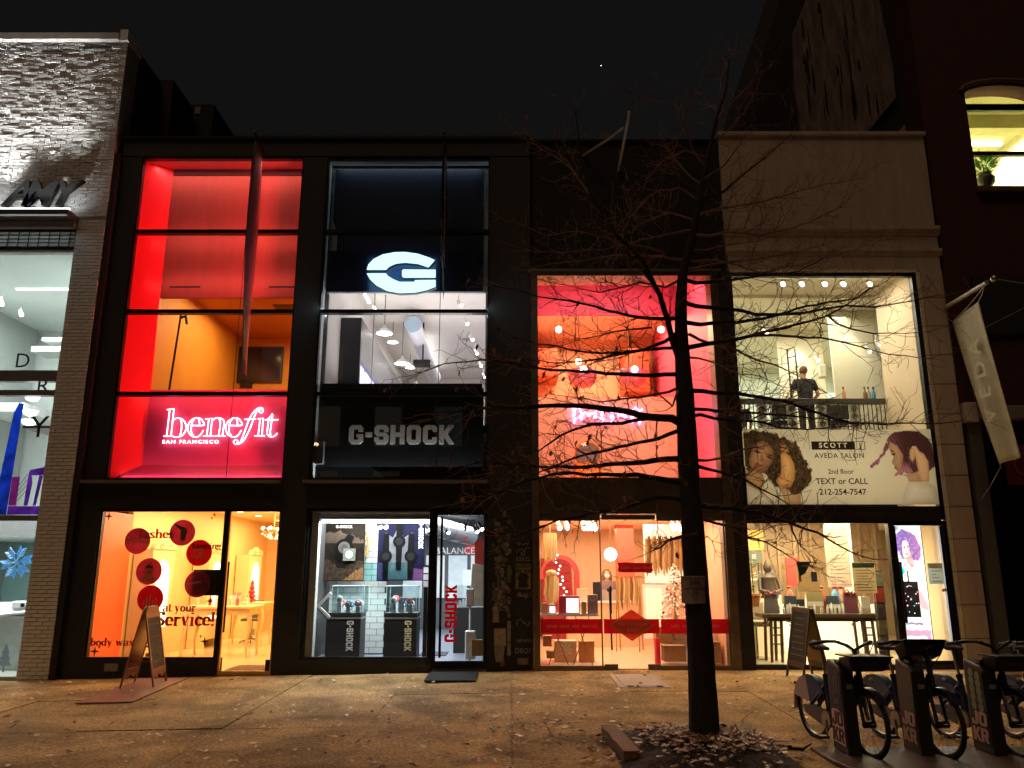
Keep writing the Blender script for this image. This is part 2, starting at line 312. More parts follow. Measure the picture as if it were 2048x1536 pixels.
# ---------------------------------------------------------------- traced outlines, in metres
TRUNK=[(1.897,-5.5,-0.163,0.1809),(1.893,-5.5,0.028,0.1573),(1.896,-5.5,0.351,0.1464),(1.902,-5.5,0.824,0.1384),(1.888,-5.5,1.408,0.133),(1.881,-5.5,2.064,0.125),(1.868,-5.5,2.533,0.1161),(1.868,-5.5,2.959,0.1094),(1.869,-5.5,3.396,0.0999),(1.864,-5.5,3.73,0.0899),(1.864,-5.5,4.185,0.0745),(1.881,-5.5,4.534,0.0668),(1.919,-5.5,4.859,0.0561),(2.056,-5.5,5.329,0.0454),(2.169,-5.5,5.849,0.0374),(2.282,-5.5,6.312,0.0262),(2.416,-5.5,6.812,0.0206),(2.544,-5.5,7.163,0.0149),(2.605,-5.5,7.568,0.009)]
LIMBS=[
[(1.843,-5.5,3.758,0.0409),(1.728,-5.569,4.164,0.0339),(1.623,-5.634,4.545,0.029),(1.516,-5.673,4.762,0.0262),(1.451,-5.698,4.899,0.0245),(1.33,-5.727,5.033,0.0226),(1.149,-5.767,5.193,0.02),(1.029,-5.804,5.389,0.0177),(0.87,-5.851,5.629,0.0149),(0.811,-5.884,5.829,0.0129),(0.752,-5.928,6.096,0.0104),(0.705,-6,6.551,0.0062)],
[(1.598,-5.5,4.698,0.0251),(1.511,-5.46,4.862,0.0211),(1.357,-5.404,5.078,0.0169),(1.288,-5.367,5.246,0.0144),(1.313,-5.323,5.476,0.0116),(1.333,-5.295,5.628,0.0098),(1.39,-5.246,5.887,0.0068),(1.393,-5.2,6.144,0.004)],
[(0.908,-5.5,5.786,0.0144),(0.712,-5.439,6.147,0.0098),(0.472,-5.387,6.382,0.0068),(0.167,-5.33,6.598,0.004),(0.024,-5.3,6.742,0.004)],
[(1.826,-5.5,4.318,0.0249),(1.517,-5.585,4.291,0.0203),(1.16,-5.687,4.32,0.0162),(0.728,-5.815,4.39,0.0119),(0.483,-5.888,4.404,0.0096),(0.263,-5.954,4.414,0.0076),(0.058,-6.019,4.463,0.0057),(-0.202,-6.1,4.477,0.004)],
[(1.818,-5.5,4.151,0.0248),(1.665,-5.585,4.028,0.0216),(1.404,-5.718,3.895,0.018),(1.15,-5.846,3.826,0.015),(0.817,-6.019,3.784,0.0115),(0.667,-6.1,3.777,0.01),(0.457,-6.219,3.796,0.0078),(0.247,-6.338,3.783,0.0058),(-0.019,-6.5,3.817,0.004)],
[(1.81,-5.5,3.979,0.0219),(1.537,-5.399,3.99,0.0177),(1.31,-5.317,3.973,0.015),(0.996,-5.205,3.933,0.0117),(0.776,-5.128,3.924,0.0096),(0.552,-5.052,3.927,0.0075),(0.291,-4.965,3.986,0.0052),(0.094,-4.9,3.991,0.004)],
[(1.545,-5.5,4.214,0.0138),(1.301,-5.434,4.211,0.0104),(1.019,-5.357,4.171,0.0074),(0.767,-5.29,4.144,0.0051),(0.594,-5.242,4.087,0.004),(0.432,-5.2,4.076,0.004)],
[(1.812,-5.5,3.68,0.0272),(1.507,-5.59,3.646,0.0233),(1.164,-5.694,3.637,0.02),(0.836,-5.796,3.639,0.0171),(0.588,-5.874,3.63,0.0151),(0.257,-5.982,3.629,0.0125),(0.031,-6.058,3.652,0.0107),(-0.322,-6.177,3.662,0.0081),(-0.662,-6.297,3.594,0.0057),(-0.928,-6.4,3.462,0.004)],
[(1.811,-5.5,3.534,0.019),(1.714,-5.431,3.5,0.0168),(1.572,-5.337,3.493,0.0147),(1.314,-5.174,3.488,0.0115),(1.008,-4.989,3.482,0.0081),(0.713,-4.815,3.578,0.0051),(0.51,-4.7,3.627,0.004)],
[(1.792,-5.5,3.154,0.0483),(1.715,-5.522,3.188,0.0457),(1.491,-5.577,3.189,0.0409),(1.238,-5.643,3.235,0.0363),(0.988,-5.707,3.255,0.0321),(0.709,-5.78,3.272,0.0278),(0.471,-5.842,3.264,0.0242),(0.169,-5.923,3.227,0.0199),(-0.122,-6.002,3.216,0.0159),(-0.372,-6.072,3.181,0.0125),(-0.616,-6.142,3.126,0.0092),(-0.807,-6.2,3.055,0.0066)],
[(1.505,-5.5,3.203,0.0242),(1.162,-5.59,3.121,0.0187),(0.835,-5.678,3.1,0.0149),(0.619,-5.739,3.02,0.0124),(0.406,-5.806,2.889,0.0099),(0.255,-5.857,2.778,0.008),(0.03,-5.931,2.635,0.0055),(-0.194,-6,2.552,0.004)],
[(1.563,-5.5,3.193,0.0107),(1.517,-5.626,2.992,0.0061),(1.485,-5.778,2.758,0.004),(1.496,-5.8,2.729,0.004)],
[(1.788,-5.5,3.062,0.0241),(1.53,-5.63,2.949,0.02),(1.204,-5.793,2.86,0.0163),(0.858,-5.974,2.761,0.0128),(0.585,-6.125,2.669,0.0102),(0.297,-6.298,2.535,0.0074),(0.075,-6.443,2.404,0.0052),(-0.155,-6.6,2.274,0.004)],
[(1.773,-5.5,2.755,0.0345),(1.536,-5.547,2.738,0.0299),(1.224,-5.61,2.693,0.0254),(0.913,-5.674,2.663,0.0214),(0.612,-5.737,2.635,0.0178),(0.255,-5.813,2.635,0.0138),(-0.071,-5.884,2.652,0.0103),(-0.322,-5.939,2.66,0.0077),(-0.593,-6,2.601,0.0049)],
[(1.777,-5.5,2.501,0.0343),(1.512,-5.634,2.533,0.0288),(1.27,-5.758,2.56,0.025),(1.034,-5.881,2.541,0.0217),(0.732,-6.043,2.522,0.0176),(0.496,-6.175,2.526,0.0147),(0.17,-6.367,2.436,0.0106),(-0.11,-6.553,2.301,0.007),(-0.333,-6.7,2.229,0.0044)],
[(1.784,-5.5,2.328,0.0289),(1.506,-5.624,2.343,0.0235),(1.313,-5.713,2.284,0.0206),(1.153,-5.791,2.228,0.0182),(0.874,-5.923,2.173,0.0146),(0.666,-6.028,2.112,0.012),(0.438,-6.142,2.076,0.0093),(0.198,-6.276,1.975,0.0064),(-0.019,-6.4,1.886,0.004)],
[(1.781,-5.5,1.951,0.0208),(1.593,-5.686,1.904,0.0125),(1.478,-5.826,1.825,0.0079),(1.317,-6,1.768,0.004)],
[(1.822,-5.5,3.534,0.019),(1.695,-5.673,3.294,0.0105),(1.541,-5.817,3.381,0.0054),(1.466,-5.9,3.442,0.004)],
[(1.937,-5.5,4.77,0.0252),(2.066,-5.47,4.745,0.0225),(2.222,-5.435,4.77,0.0203),(2.47,-5.381,4.809,0.0173),(2.835,-5.301,4.899,0.0133),(3.116,-5.241,4.941,0.0104),(3.327,-5.197,4.989,0.0084),(3.541,-5.149,5.107,0.0062),(3.76,-5.1,5.246,0.004)],
[(1.935,-5.5,4.499,0.0278),(2.039,-5.52,4.456,0.0259),(2.384,-5.585,4.4,0.0218),(2.654,-5.638,4.319,0.019),(2.889,-5.684,4.304,0.0168),(3.117,-5.728,4.301,0.0147),(3.35,-5.774,4.336,0.0128),(3.581,-5.819,4.36,0.0109),(3.833,-5.87,4.326,0.0088),(4.116,-5.928,4.356,0.0066),(4.466,-6,4.414,0.004)],
[(1.923,-5.5,4.272,0.0276),(2.093,-5.458,4.262,0.0249),(2.231,-5.424,4.29,0.0233),(2.525,-5.353,4.318,0.0204),(2.858,-5.274,4.391,0.0174),(3.17,-5.201,4.493,0.0147),(3.651,-5.091,4.646,0.0109),(4.025,-5.007,4.718,0.0081),(4.486,-4.9,4.983,0.0045)],
[(1.926,-5.5,3.985,0.0302),(2.097,-5.525,4.012,0.0266),(2.41,-5.571,4.049,0.0219),(2.616,-5.602,4.091,0.0192),(2.853,-5.638,4.143,0.0162),(3.058,-5.669,4.19,0.0138),(3.262,-5.7,4.236,0.0115),(3.403,-5.721,4.28,0.0099),(3.589,-5.752,4.378,0.0077),(3.857,-5.8,4.571,0.0044)],
[(2.648,-5.5,4.122,0.0193),(2.841,-5.582,4.103,0.0162),(3.046,-5.672,4.059,0.0137),(3.283,-5.778,4.016,0.0111),(3.455,-5.861,3.948,0.0092),(3.618,-5.943,3.87,0.0075),(3.85,-6.066,3.75,0.005),(4.105,-6.2,3.671,0.004)],
[(3.495,-5.5,4.353,0.0138),(3.572,-5.547,4.245,0.0116),(3.685,-5.6,4.171,0.0098),(3.888,-5.689,4.088,0.0072),(4.174,-5.812,4.05,0.004),(4.373,-5.9,4.046,0.004)],
[(1.95,-5.5,4.139,0.0193),(2.081,-5.443,4.087,0.0172),(2.485,-5.289,4.033,0.0133),(2.665,-5.215,3.966,0.0116),(2.974,-5.098,3.903,0.0091),(3.224,-5.002,3.827,0.0071),(3.432,-4.918,3.734,0.0054),(3.727,-4.8,3.605,0.004)],
[(1.936,-5.5,3.871,0.0137),(2.004,-5.603,3.838,0.0115),(2.1,-5.767,3.755,0.009),(2.257,-6.093,3.553,0.0049),(2.409,-6.4,3.442,0.004)],
[(1.934,-5.5,3.501,0.0271),(2.07,-5.519,3.491,0.025),(2.188,-5.536,3.465,0.0236),(2.406,-5.566,3.459,0.0215),(2.685,-5.606,3.4,0.0189),(2.915,-5.639,3.35,0.0168),(3.118,-5.672,3.251,0.015),(3.338,-5.707,3.159,0.0131),(3.559,-5.741,3.099,0.0113),(3.84,-5.783,3.076,0.0092),(4.216,-5.839,3.076,0.0066),(4.622,-5.9,3.096,0.004)],
[(1.939,-5.5,3.297,0.0215),(2.118,-5.454,3.3,0.0189),(2.221,-5.427,3.289,0.0178),(2.478,-5.362,3.28,0.0152),(2.954,-5.243,3.286,0.0111),(3.226,-5.176,3.271,0.0089),(3.606,-5.084,3.248,0.006),(3.954,-5,3.212,0.004)],
[(1.935,-5.5,3.22,0.0215),(2.016,-5.547,3.227,0.0197),(2.148,-5.628,3.168,0.0174),(2.349,-5.75,3.124,0.0145),(2.561,-5.883,3.083,0.0117),(2.694,-5.977,3.01,0.0099),(2.926,-6.134,2.962,0.0071),(3.131,-6.278,2.961,0.0047),(3.298,-6.4,2.949,0.004)],
[(1.927,-5.5,2.745,0.0186),(2.041,-5.594,2.726,0.0143),(2.158,-5.693,2.734,0.011),(2.334,-5.857,2.798,0.0063),(2.491,-6,2.812,0.004)],
[(1.924,-5.5,2.691,0.0212),(2.046,-5.597,2.637,0.0176),(2.157,-5.687,2.594,0.0152),(2.336,-5.839,2.515,0.0116),(2.456,-5.969,2.401,0.0089),(2.57,-6.088,2.311,0.0066),(2.669,-6.205,2.214,0.0044),(2.723,-6.3,2.113,0.004)],
[(1.96,-5.5,2.276,0.0314),(2.068,-5.545,2.247,0.0283),(2.241,-5.615,2.231,0.0248),(2.521,-5.734,2.172,0.0197),(2.781,-5.854,2.069,0.0152),(3.001,-5.963,1.966,0.0115),(3.14,-6.046,1.852,0.0088),(3.325,-6.151,1.737,0.0057),(3.419,-6.2,1.704,0.0043)],
[(2.904,-5.5,2.09,0.0156),(2.9,-5.55,1.995,0.0111),(2.924,-5.617,1.881,0.0068),(2.992,-5.7,1.77,0.004)],
[(1.937,-5.5,2.147,0.0183),(2.127,-5.459,2.087,0.0152),(2.28,-5.427,2.058,0.0134),(2.458,-5.384,1.946,0.0111),(2.696,-5.334,1.891,0.0087),(2.893,-5.288,1.778,0.0066),(3.052,-5.25,1.685,0.0049),(3.293,-5.2,1.613,0.004)],
[(1.939,-5.5,1.885,0.0104),(2.011,-5.58,1.948,0.0061),(2.043,-5.63,1.896,0.0041),(2.05,-5.7,1.804,0.004)],
[(2.158,-5.5,5.743,0.0201),(2.401,-5.635,5.781,0.0147),(2.659,-5.82,5.966,0.0095),(2.844,-5.952,6.083,0.0062),(3.036,-6.1,6.221,0.004)],
[(2.113,-5.5,5.557,0.0171),(2.452,-5.416,5.69,0.0138),(2.942,-5.3,5.816,0.0104),(3.34,-5.205,5.985,0.0079),(3.699,-5.123,6.118,0.0058),(4.255,-5,6.275,0.004)],
[(2.055,-5.5,5.311,0.0199),(2.214,-5.584,5.262,0.0169),(2.396,-5.683,5.266,0.0144),(2.688,-5.849,5.157,0.0107),(2.928,-5.99,5.152,0.008),(3.144,-6.125,5.182,0.0056),(3.398,-6.3,5.264,0.004)],
[(2,-5.5,5.129,0.0141),(2.21,-5.431,5.158,0.0113),(2.466,-5.347,5.255,0.0087),(2.895,-5.212,5.363,0.0051),(3.255,-5.1,5.513,0.004)],
[(1.932,-5.5,4.889,0.0168),(2.207,-5.575,4.918,0.013),(2.468,-5.647,4.937,0.0103),(2.748,-5.725,4.935,0.0076),(3.069,-5.817,4.961,0.0048),(3.347,-5.9,5.018,0.004)],
[(1.96,-5.5,5.008,0.0141),(2.31,-5.416,5.042,0.0117),(2.856,-5.281,4.944,0.0089),(3.369,-5.164,5.082,0.0068),(3.903,-5.044,5.27,0.0047),(4.562,-4.9,5.524,0.004)],
[(2.413,-5.5,6.766,0.0118),(2.606,-5.615,6.956,0.0071),(2.764,-5.705,7.093,0.0043),(2.866,-5.8,7.289,0.004)],
[(2.297,-5.5,6.376,0.0117),(2.573,-5.351,6.711,0.0073),(2.845,-5.207,7.048,0.0041),(2.99,-5.1,7.358,0.004)],
[(2.2,-5.5,5.994,0.0144),(2.418,-5.682,6.085,0.0088),(2.552,-5.85,6.239,0.0051),(2.631,-6,6.397,0.004)],
[(1.728,-5.5,5.099,0.0141),(1.428,-5.621,5.126,0.0113),(1.157,-5.731,5.144,0.0094),(0.713,-5.918,5.167,0.0067),(0.354,-6.071,5.053,0.0046),(0.147,-6.171,5.11,0.004),(-0.124,-6.3,5.157,0.004)],
[(1.927,-5.5,5.008,0.0169),(1.7,-5.432,5.085,0.0141),(1.214,-5.292,5.154,0.01),(0.773,-5.168,5.124,0.0068),(0.443,-5.079,5.129,0.0046),(0.155,-5,5.084,0.004)],
[(2.024,-5.5,5.372,0.0142),(1.724,-5.563,5.283,0.0114),(1.429,-5.625,5.196,0.0093),(1.024,-5.715,5.039,0.0066),(0.576,-5.814,4.968,0.0041),(0.194,-5.9,4.961,0.004)],
[(2.076,-5.5,5.495,0.0143),(1.844,-5.324,5.671,0.0099),(1.608,-5.158,5.653,0.0068),(1.43,-5.013,5.558,0.0042),(1.253,-4.9,5.576,0.004)],
[(2.135,-5.5,5.743,0.0143),(1.898,-5.665,5.815,0.0098),(1.64,-5.817,5.707,0.0068),(1.444,-5.953,5.519,0.0044),(1.278,-6.1,5.274,0.004)],
[(2.191,-5.5,5.931,0.0144),(2.02,-5.385,6.182,0.0089),(1.894,-5.266,6.509,0.0045),(1.805,-5.2,6.68,0.004)],
[(2.24,-5.5,6.184,0.0174),(2.091,-5.554,6.345,0.0136),(1.991,-5.629,6.635,0.0098),(2.054,-5.692,6.88,0.0071),(2.201,-5.757,7.097,0.0043),(2.263,-5.8,7.257,0.004)],
[(2.053,-5.5,6.864,0.0118),(1.886,-5.59,6.939,0.0079),(1.656,-5.69,6.907,0.0048),(1.404,-5.8,6.81,0.004)],
[(2.349,-5.5,6.57,0.0117),(2.526,-5.371,7.012,0.0079),(2.555,-5.248,7.468,0.0051),(2.813,-5.1,7.996,0.004)],
[(2.262,-5.5,6.28,0.0116),(1.976,-5.672,6.278,0.0073),(1.706,-5.84,6.06,0.0042),(1.501,-6,5.792,0.004)],
[(1.881,-5.5,4.77,0.0168),(1.726,-5.418,4.711,0.0143),(1.468,-5.292,4.818,0.0117),(1.03,-5.089,4.77,0.0078),(0.634,-4.913,4.928,0.0047),(0.37,-4.8,5.034,0.004)],
]
NEON=[
[[(-6.601,4.601),(-6.548,4.606),(-6.469,4.625),(-6.475,4.093)],[(-6.548,4.606),(-6.558,4.093)],[(-6.611,4.087),(-6.474,4.087)],[(-6.479,4.375),(-6.431,4.423),(-6.369,4.437),(-6.297,4.417),(-6.233,4.352),(-6.202,4.269),(-6.211,4.187),(-6.256,4.11),(-6.334,4.072),(-6.415,4.075),(-6.47,4.104)],[(-6.332,4.423),(-6.303,4.363),(-6.29,4.245),(-6.295,4.151),(-6.315,4.095)]],
[[(-6.093,4.293),(-5.873,4.298),(-5.897,4.375),(-5.948,4.429),(-6.019,4.44),(-6.087,4.417),(-6.151,4.352),(-6.171,4.257),(-6.152,4.175),(-6.093,4.098),(-6.009,4.072),(-5.93,4.098),(-5.868,4.204)],[(-6.059,4.429),(-6.099,4.352),(-6.106,4.245),(-6.093,4.163),(-6.051,4.09)],[(-5.989,4.429),(-5.961,4.375),(-5.951,4.302)]],
[[(-5.854,4.417),(-5.722,4.434),(-5.727,4.093)],[(-5.785,4.42),(-5.797,4.093)],[(-5.863,4.09),(-5.663,4.09)],[(-5.728,4.375),(-5.669,4.429),(-5.6,4.44),(-5.528,4.417),(-5.488,4.352),(-5.501,4.093)],[(-5.6,4.437),(-5.56,4.375),(-5.558,4.293),(-5.571,4.093)],[(-5.634,4.09),(-5.437,4.09)]],
[[(-5.37,4.293),(-5.15,4.298),(-5.173,4.375),(-5.224,4.429),(-5.295,4.44),(-5.363,4.417),(-5.427,4.352),(-5.449,4.257),(-5.43,4.175),(-5.372,4.098),(-5.288,4.072),(-5.209,4.098),(-5.146,4.204)],[(-5.335,4.429),(-5.375,4.352),(-5.384,4.245),(-5.371,4.163),(-5.33,4.09)],[(-5.265,4.429),(-5.237,4.375),(-5.228,4.302)]],
[[(-4.759,4.571),(-4.786,4.541),(-4.83,4.556),(-4.836,4.595),(-4.802,4.61),(-4.76,4.589)],[(-4.76,4.589),(-4.787,4.634),(-4.845,4.634),(-4.923,4.577),(-4.986,4.482),(-5.034,4.352),(-5.084,4.175),(-5.126,4.034),(-5.154,3.952)],[(-4.866,4.607),(-4.916,4.482),(-4.961,4.316),(-5.019,4.151),(-5.089,4.011),(-5.165,3.946),(-5.234,3.935),(-5.276,3.964),(-5.268,4.005),(-5.228,4.016),(-5.197,3.987),(-5.212,3.952)],[(-5.102,4.411),(-4.888,4.42)]],
[[(-4.847,4.423),(-4.749,4.437),(-4.748,4.095)],[(-4.806,4.425),(-4.823,4.095)],[(-4.893,4.095),(-4.696,4.095)]],
[[(-4.712,4.405),(-4.461,4.405)],[(-4.58,4.523),(-4.606,4.47),(-4.666,4.417)],[(-4.642,4.411),(-4.655,4.175),(-4.639,4.116),(-4.584,4.075),(-4.515,4.087),(-4.461,4.145)],[(-4.573,4.506),(-4.583,4.387),(-4.597,4.175),(-4.585,4.093)]],
]
GLOGO=[[(-2.719,7.094),(-2.694,7.193),(-2.6,7.302),(-2.432,7.394),(-2.213,7.438),(-2.017,7.444),(-1.77,7.407),(-1.548,7.328),(-1.456,7.281),(-1.568,7.141),(-1.765,7.211),(-2.01,7.237),(-2.181,7.216),(-2.301,7.159),(-2.36,7.094)],
[(-2.716,7.016),(-2.658,6.908),(-2.531,6.784),(-2.333,6.676),(-2.089,6.63),(-1.798,6.643),(-1.581,6.694),(-1.425,6.758),(-1.428,6.887),(-1.805,6.882),(-1.828,6.848),(-2.096,6.848),(-2.219,6.9),(-2.319,6.965),(-2.357,7.016)],
[(-2.035,7.094),(-1.432,7.089),(-1.429,6.939),(-2.031,6.939),(-2.056,6.965),(-2.059,7.068)],
[(-2.333,7.029),(-2.276,7.12),(-2.155,7.172),(-2.009,7.185),(-1.788,7.146),(-1.665,7.107),(-2.06,7.099),(-2.078,7.068),(-2.075,6.952),(-2.037,6.926),(-1.806,6.918),(-1.829,6.874),(-2.096,6.866),(-2.22,6.918),(-2.307,6.977)]]
PRINT=dict(
hair1=[(4.006,3.599),(4.003,3.835),(4.084,3.963),(4.25,4.009),(4.486,4.009),(4.698,3.945),(4.801,3.872),(4.943,3.835),(5.043,3.726),(5.085,3.58),(5.201,3.472),(5.226,3.346),(5.23,3.185),(5.165,3.042),(5.052,2.971),(4.972,2.865),(4.868,2.9),(4.805,3.006),(4.594,3.042),(4.474,3.113),(4.428,3.22),(4.254,3.292),(4.113,3.328),(4.033,3.472)],
face1=[(4.289,3.78),(4.401,3.835),(4.525,3.799),(4.605,3.671),(4.614,3.544),(4.55,3.418),(4.453,3.31),(4.342,3.265),(4.238,3.31),(4.163,3.4),(4.162,3.508),(4.217,3.653)],
neck1=[(4.111,3.292),(4.239,3.328),(4.378,3.265),(4.42,3.113),(4.32,2.953),(4.146,3.024),(4.037,3.149)],
blouse1=[(4.042,3.113),(4.148,3.042),(4.336,2.935),(4.469,3.042),(4.621,2.935),(4.72,2.829),(4.71,2.709),(4.033,2.709)],
arm1=[(4.726,3.599),(4.817,3.617),(4.885,3.562),(4.947,3.436),(4.957,3.292),(4.932,3.149),(4.86,3.024),(4.751,2.997),(4.629,3.042),(4.609,3.131),(4.659,3.202),(4.697,3.22),(4.718,3.382)],
torso1=[(4.645,3.015),(4.841,3.006),(5.022,3.042),(5.012,2.709),(4.728,2.709),(4.72,2.829)],
hand1=[(4.721,3.762),(4.779,3.817),(4.829,3.762),(4.874,3.653),(4.817,3.617),(4.736,3.617)],
eye1=[(4.27,3.644),(4.325,3.657),(4.376,3.62),(4.322,3.62)],
eye1b=[(4.471,3.562),(4.525,3.559),(4.575,3.512),(4.513,3.523)],
brow1=[(4.293,3.717),(4.339,3.722),(4.398,3.671),(4.337,3.698)],
brow1b=[(4.483,3.599),(4.545,3.59),(4.593,3.553),(4.534,3.566)],
nose1=[(4.387,3.599),(4.42,3.472),(4.377,3.454),(4.358,3.49)],
mouth1=[(4.265,3.45),(4.336,3.427),(4.4,3.373),(4.332,3.373),(4.271,3.405)],
hair2=[(6.65,3.908),(6.768,3.991),(6.988,4.015),(7.204,4.004),(7.351,3.872),(7.404,3.78),(7.411,3.617),(7.438,3.472),(7.399,3.373),(7.322,3.328),(7.304,3.472),(7.163,3.653),(7.065,3.744),(6.986,3.599),(6.965,3.418),(7.019,3.265),(6.92,3.256),(6.851,3.283),(6.869,3.599),(6.795,3.744),(6.642,3.835),(6.578,3.744)],
sweep2=[(6.648,3.89),(6.672,3.78),(6.584,3.635),(6.501,3.526),(6.418,3.427),(6.312,3.353),(6.254,3.4),(6.426,3.499),(6.556,3.708)],
face2=[(6.641,3.826),(6.748,3.808),(6.829,3.726),(6.878,3.599),(6.851,3.283),(6.826,3.22),(6.756,3.238),(6.738,3.31),(6.697,3.346),(6.711,3.391),(6.67,3.427),(6.666,3.472),(6.71,3.544),(6.671,3.599),(6.651,3.671)],
tips2=[(6.869,3.472),(6.956,3.418),(7.014,3.265),(6.851,3.283),(6.736,3.211),(6.681,3.206),(6.782,3.31)],
neck2=[(6.837,3.238),(7.01,3.265),(7.103,3.292),(7.144,3.113),(6.921,3.113),(6.911,3.185)],
ear2=[(7.007,3.671),(7.062,3.717),(7.1,3.653),(7.076,3.526),(7.023,3.454),(6.99,3.526)],
hand2=[(7.073,3.735),(7.12,3.744),(7.163,3.653),(7.247,3.599),(7.304,3.472),(7.3,3.292),(7.278,3.113),(7.139,3.113),(7.107,3.328),(7.092,3.508)],
sweater2=[(6.901,3.095),(7.031,3.14),(7.152,3.104),(7.276,3.095),(7.375,3.024),(7.424,2.776),(7.425,2.709),(6.769,2.709),(6.808,2.9)],
eye2=[(6.671,3.599),(6.726,3.613),(6.751,3.595),(6.696,3.58)],
brow2=[(6.66,3.671),(6.713,3.653),(6.729,3.635),(6.676,3.649)],
mouth2=[(6.697,3.378),(6.752,3.36),(6.749,3.335),(6.706,3.346)])

# ================================================================ ground
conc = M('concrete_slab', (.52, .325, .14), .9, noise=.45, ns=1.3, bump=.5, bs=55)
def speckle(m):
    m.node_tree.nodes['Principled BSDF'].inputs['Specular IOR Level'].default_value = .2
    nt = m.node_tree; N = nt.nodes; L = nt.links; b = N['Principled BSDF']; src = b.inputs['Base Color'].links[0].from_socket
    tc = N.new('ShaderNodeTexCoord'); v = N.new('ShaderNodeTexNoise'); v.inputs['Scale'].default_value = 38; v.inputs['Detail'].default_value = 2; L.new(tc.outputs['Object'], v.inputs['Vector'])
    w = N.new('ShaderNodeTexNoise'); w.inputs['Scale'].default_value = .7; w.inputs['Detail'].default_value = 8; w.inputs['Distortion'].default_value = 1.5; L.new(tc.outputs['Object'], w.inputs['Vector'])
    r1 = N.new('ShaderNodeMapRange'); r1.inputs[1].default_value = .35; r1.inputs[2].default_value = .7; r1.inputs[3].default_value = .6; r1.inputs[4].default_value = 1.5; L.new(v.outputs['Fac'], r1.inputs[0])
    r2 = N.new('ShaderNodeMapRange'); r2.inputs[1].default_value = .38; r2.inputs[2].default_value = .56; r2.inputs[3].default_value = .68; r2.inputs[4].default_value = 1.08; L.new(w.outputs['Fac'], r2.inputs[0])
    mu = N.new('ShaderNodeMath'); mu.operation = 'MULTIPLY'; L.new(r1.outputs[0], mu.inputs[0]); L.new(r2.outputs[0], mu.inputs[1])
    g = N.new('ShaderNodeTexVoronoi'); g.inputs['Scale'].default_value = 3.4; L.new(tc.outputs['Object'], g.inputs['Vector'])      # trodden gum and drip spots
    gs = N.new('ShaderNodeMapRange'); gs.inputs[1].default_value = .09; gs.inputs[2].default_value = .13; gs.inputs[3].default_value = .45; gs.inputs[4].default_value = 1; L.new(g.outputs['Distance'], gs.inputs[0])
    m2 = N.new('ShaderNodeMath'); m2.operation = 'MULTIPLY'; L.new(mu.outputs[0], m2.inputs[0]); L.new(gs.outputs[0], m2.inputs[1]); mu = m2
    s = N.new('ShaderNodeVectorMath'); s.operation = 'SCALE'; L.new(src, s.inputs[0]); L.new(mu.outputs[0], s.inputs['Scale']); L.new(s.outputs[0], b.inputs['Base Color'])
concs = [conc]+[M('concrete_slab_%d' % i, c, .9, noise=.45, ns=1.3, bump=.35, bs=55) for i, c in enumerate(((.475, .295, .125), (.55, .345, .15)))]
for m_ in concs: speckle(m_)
joint = M('joint_dirt', (.12, .075, .04), .95, bump=.3)
side = thing('sidewalk', 'wide concrete sidewalk in front of the shops', 'sidewalk', kind='structure')
XS = [-13.2+1.65*i for i in range(17)]; YS = [.05, -2.1, -4.2, -6.3, -7.4]
mb = MB()
for xa, xb in zip(XS, XS[1:]):
    mb.add([(xa, .35, ground(xa, 0)-.03), (xb, .35, ground(xb, 0)-.03), (xb, -7.4, ground(xb, -7.4)-.03), (xa, -7.4, ground(xa, -7.4)-.03)], [(3, 2, 1, 0)])
mb.build('bedding', joint, side)
for j, (ya, yb) in enumerate(zip(YS, YS[1:])):
    sh = 0
    for xa, xb in zip(XS, XS[1:]):
        a, b_ = xa+sh+.003, xb+sh-.003; p, q = ya-.004, yb+.004; dz = random.uniform(-.006, .006)
        top = [(a, q, ground(a, q)+dz), (b_, q, ground(b_, q)+dz+random.uniform(-.004, .004)), (b_, p, ground(b_, p)+dz), (a, p, ground(a, p)+dz+random.uniform(-.004, .004))]
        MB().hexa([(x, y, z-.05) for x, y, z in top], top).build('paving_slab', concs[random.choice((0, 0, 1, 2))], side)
random.seed(77)
for k in range(7):
    x = random.uniform(-7, 5); y = random.uniform(-5.8, -1.2); a = random.uniform(-.5, .5)+(0 if k % 2 else 1.4); v = []; mb = MB()
    for i in range(16):
        w_ = .0045*(1-i/17)+.001; v += [(x-w_*math.sin(a), y+w_*math.cos(a), ground(x, y)+.0075), (x+w_*math.sin(a), y-w_*math.cos(a), ground(x, y)+.0075)]; x += .09*math.cos(a); y += .09*math.sin(a); a += random.uniform(-.5, .5)
    mb.add(v, [(2*i, 2*i+1, 2*i+3, 2*i+2) for i in range(15)]).build('crack', M('crack_dark', (.03, .02, .012), .95), side)
kerb = thing('kerb', 'granite kerb along the road edge', 'kerb', kind='structure')
for i in range(14):
    x = -14+2*i
    B('kerb_stone', M('granite', (.2, .19, .18), .7, noise=.3, ns=60), kerb, x+.004, x+1.996, -7.62, -7.4, -.45, ground(x, -7.4)-.002, bevel=.015)
road = MB().add([(-300, -300, -.3), (300, -300, -.3), (300, -7.62, -.3), (-300, -7.62, -.3)], [(0, 1, 2, 3)]).build('road', M('asphalt', (.05, .048, .045), .85, noise=.3, ns=30, bump=.4, bs=120), kind='structure', label='dark asphalt road', cat='road')
MB().add([(-300, .35, -.5), (300, .35, -.5), (300, 500, -.5), (-300, 500, -.5)], [(0, 1, 2, 3)]).build('ground', M('far_ground', (.04, .04, .04), .9), kind='structure', label='dark ground behind the buildings', cat='ground')

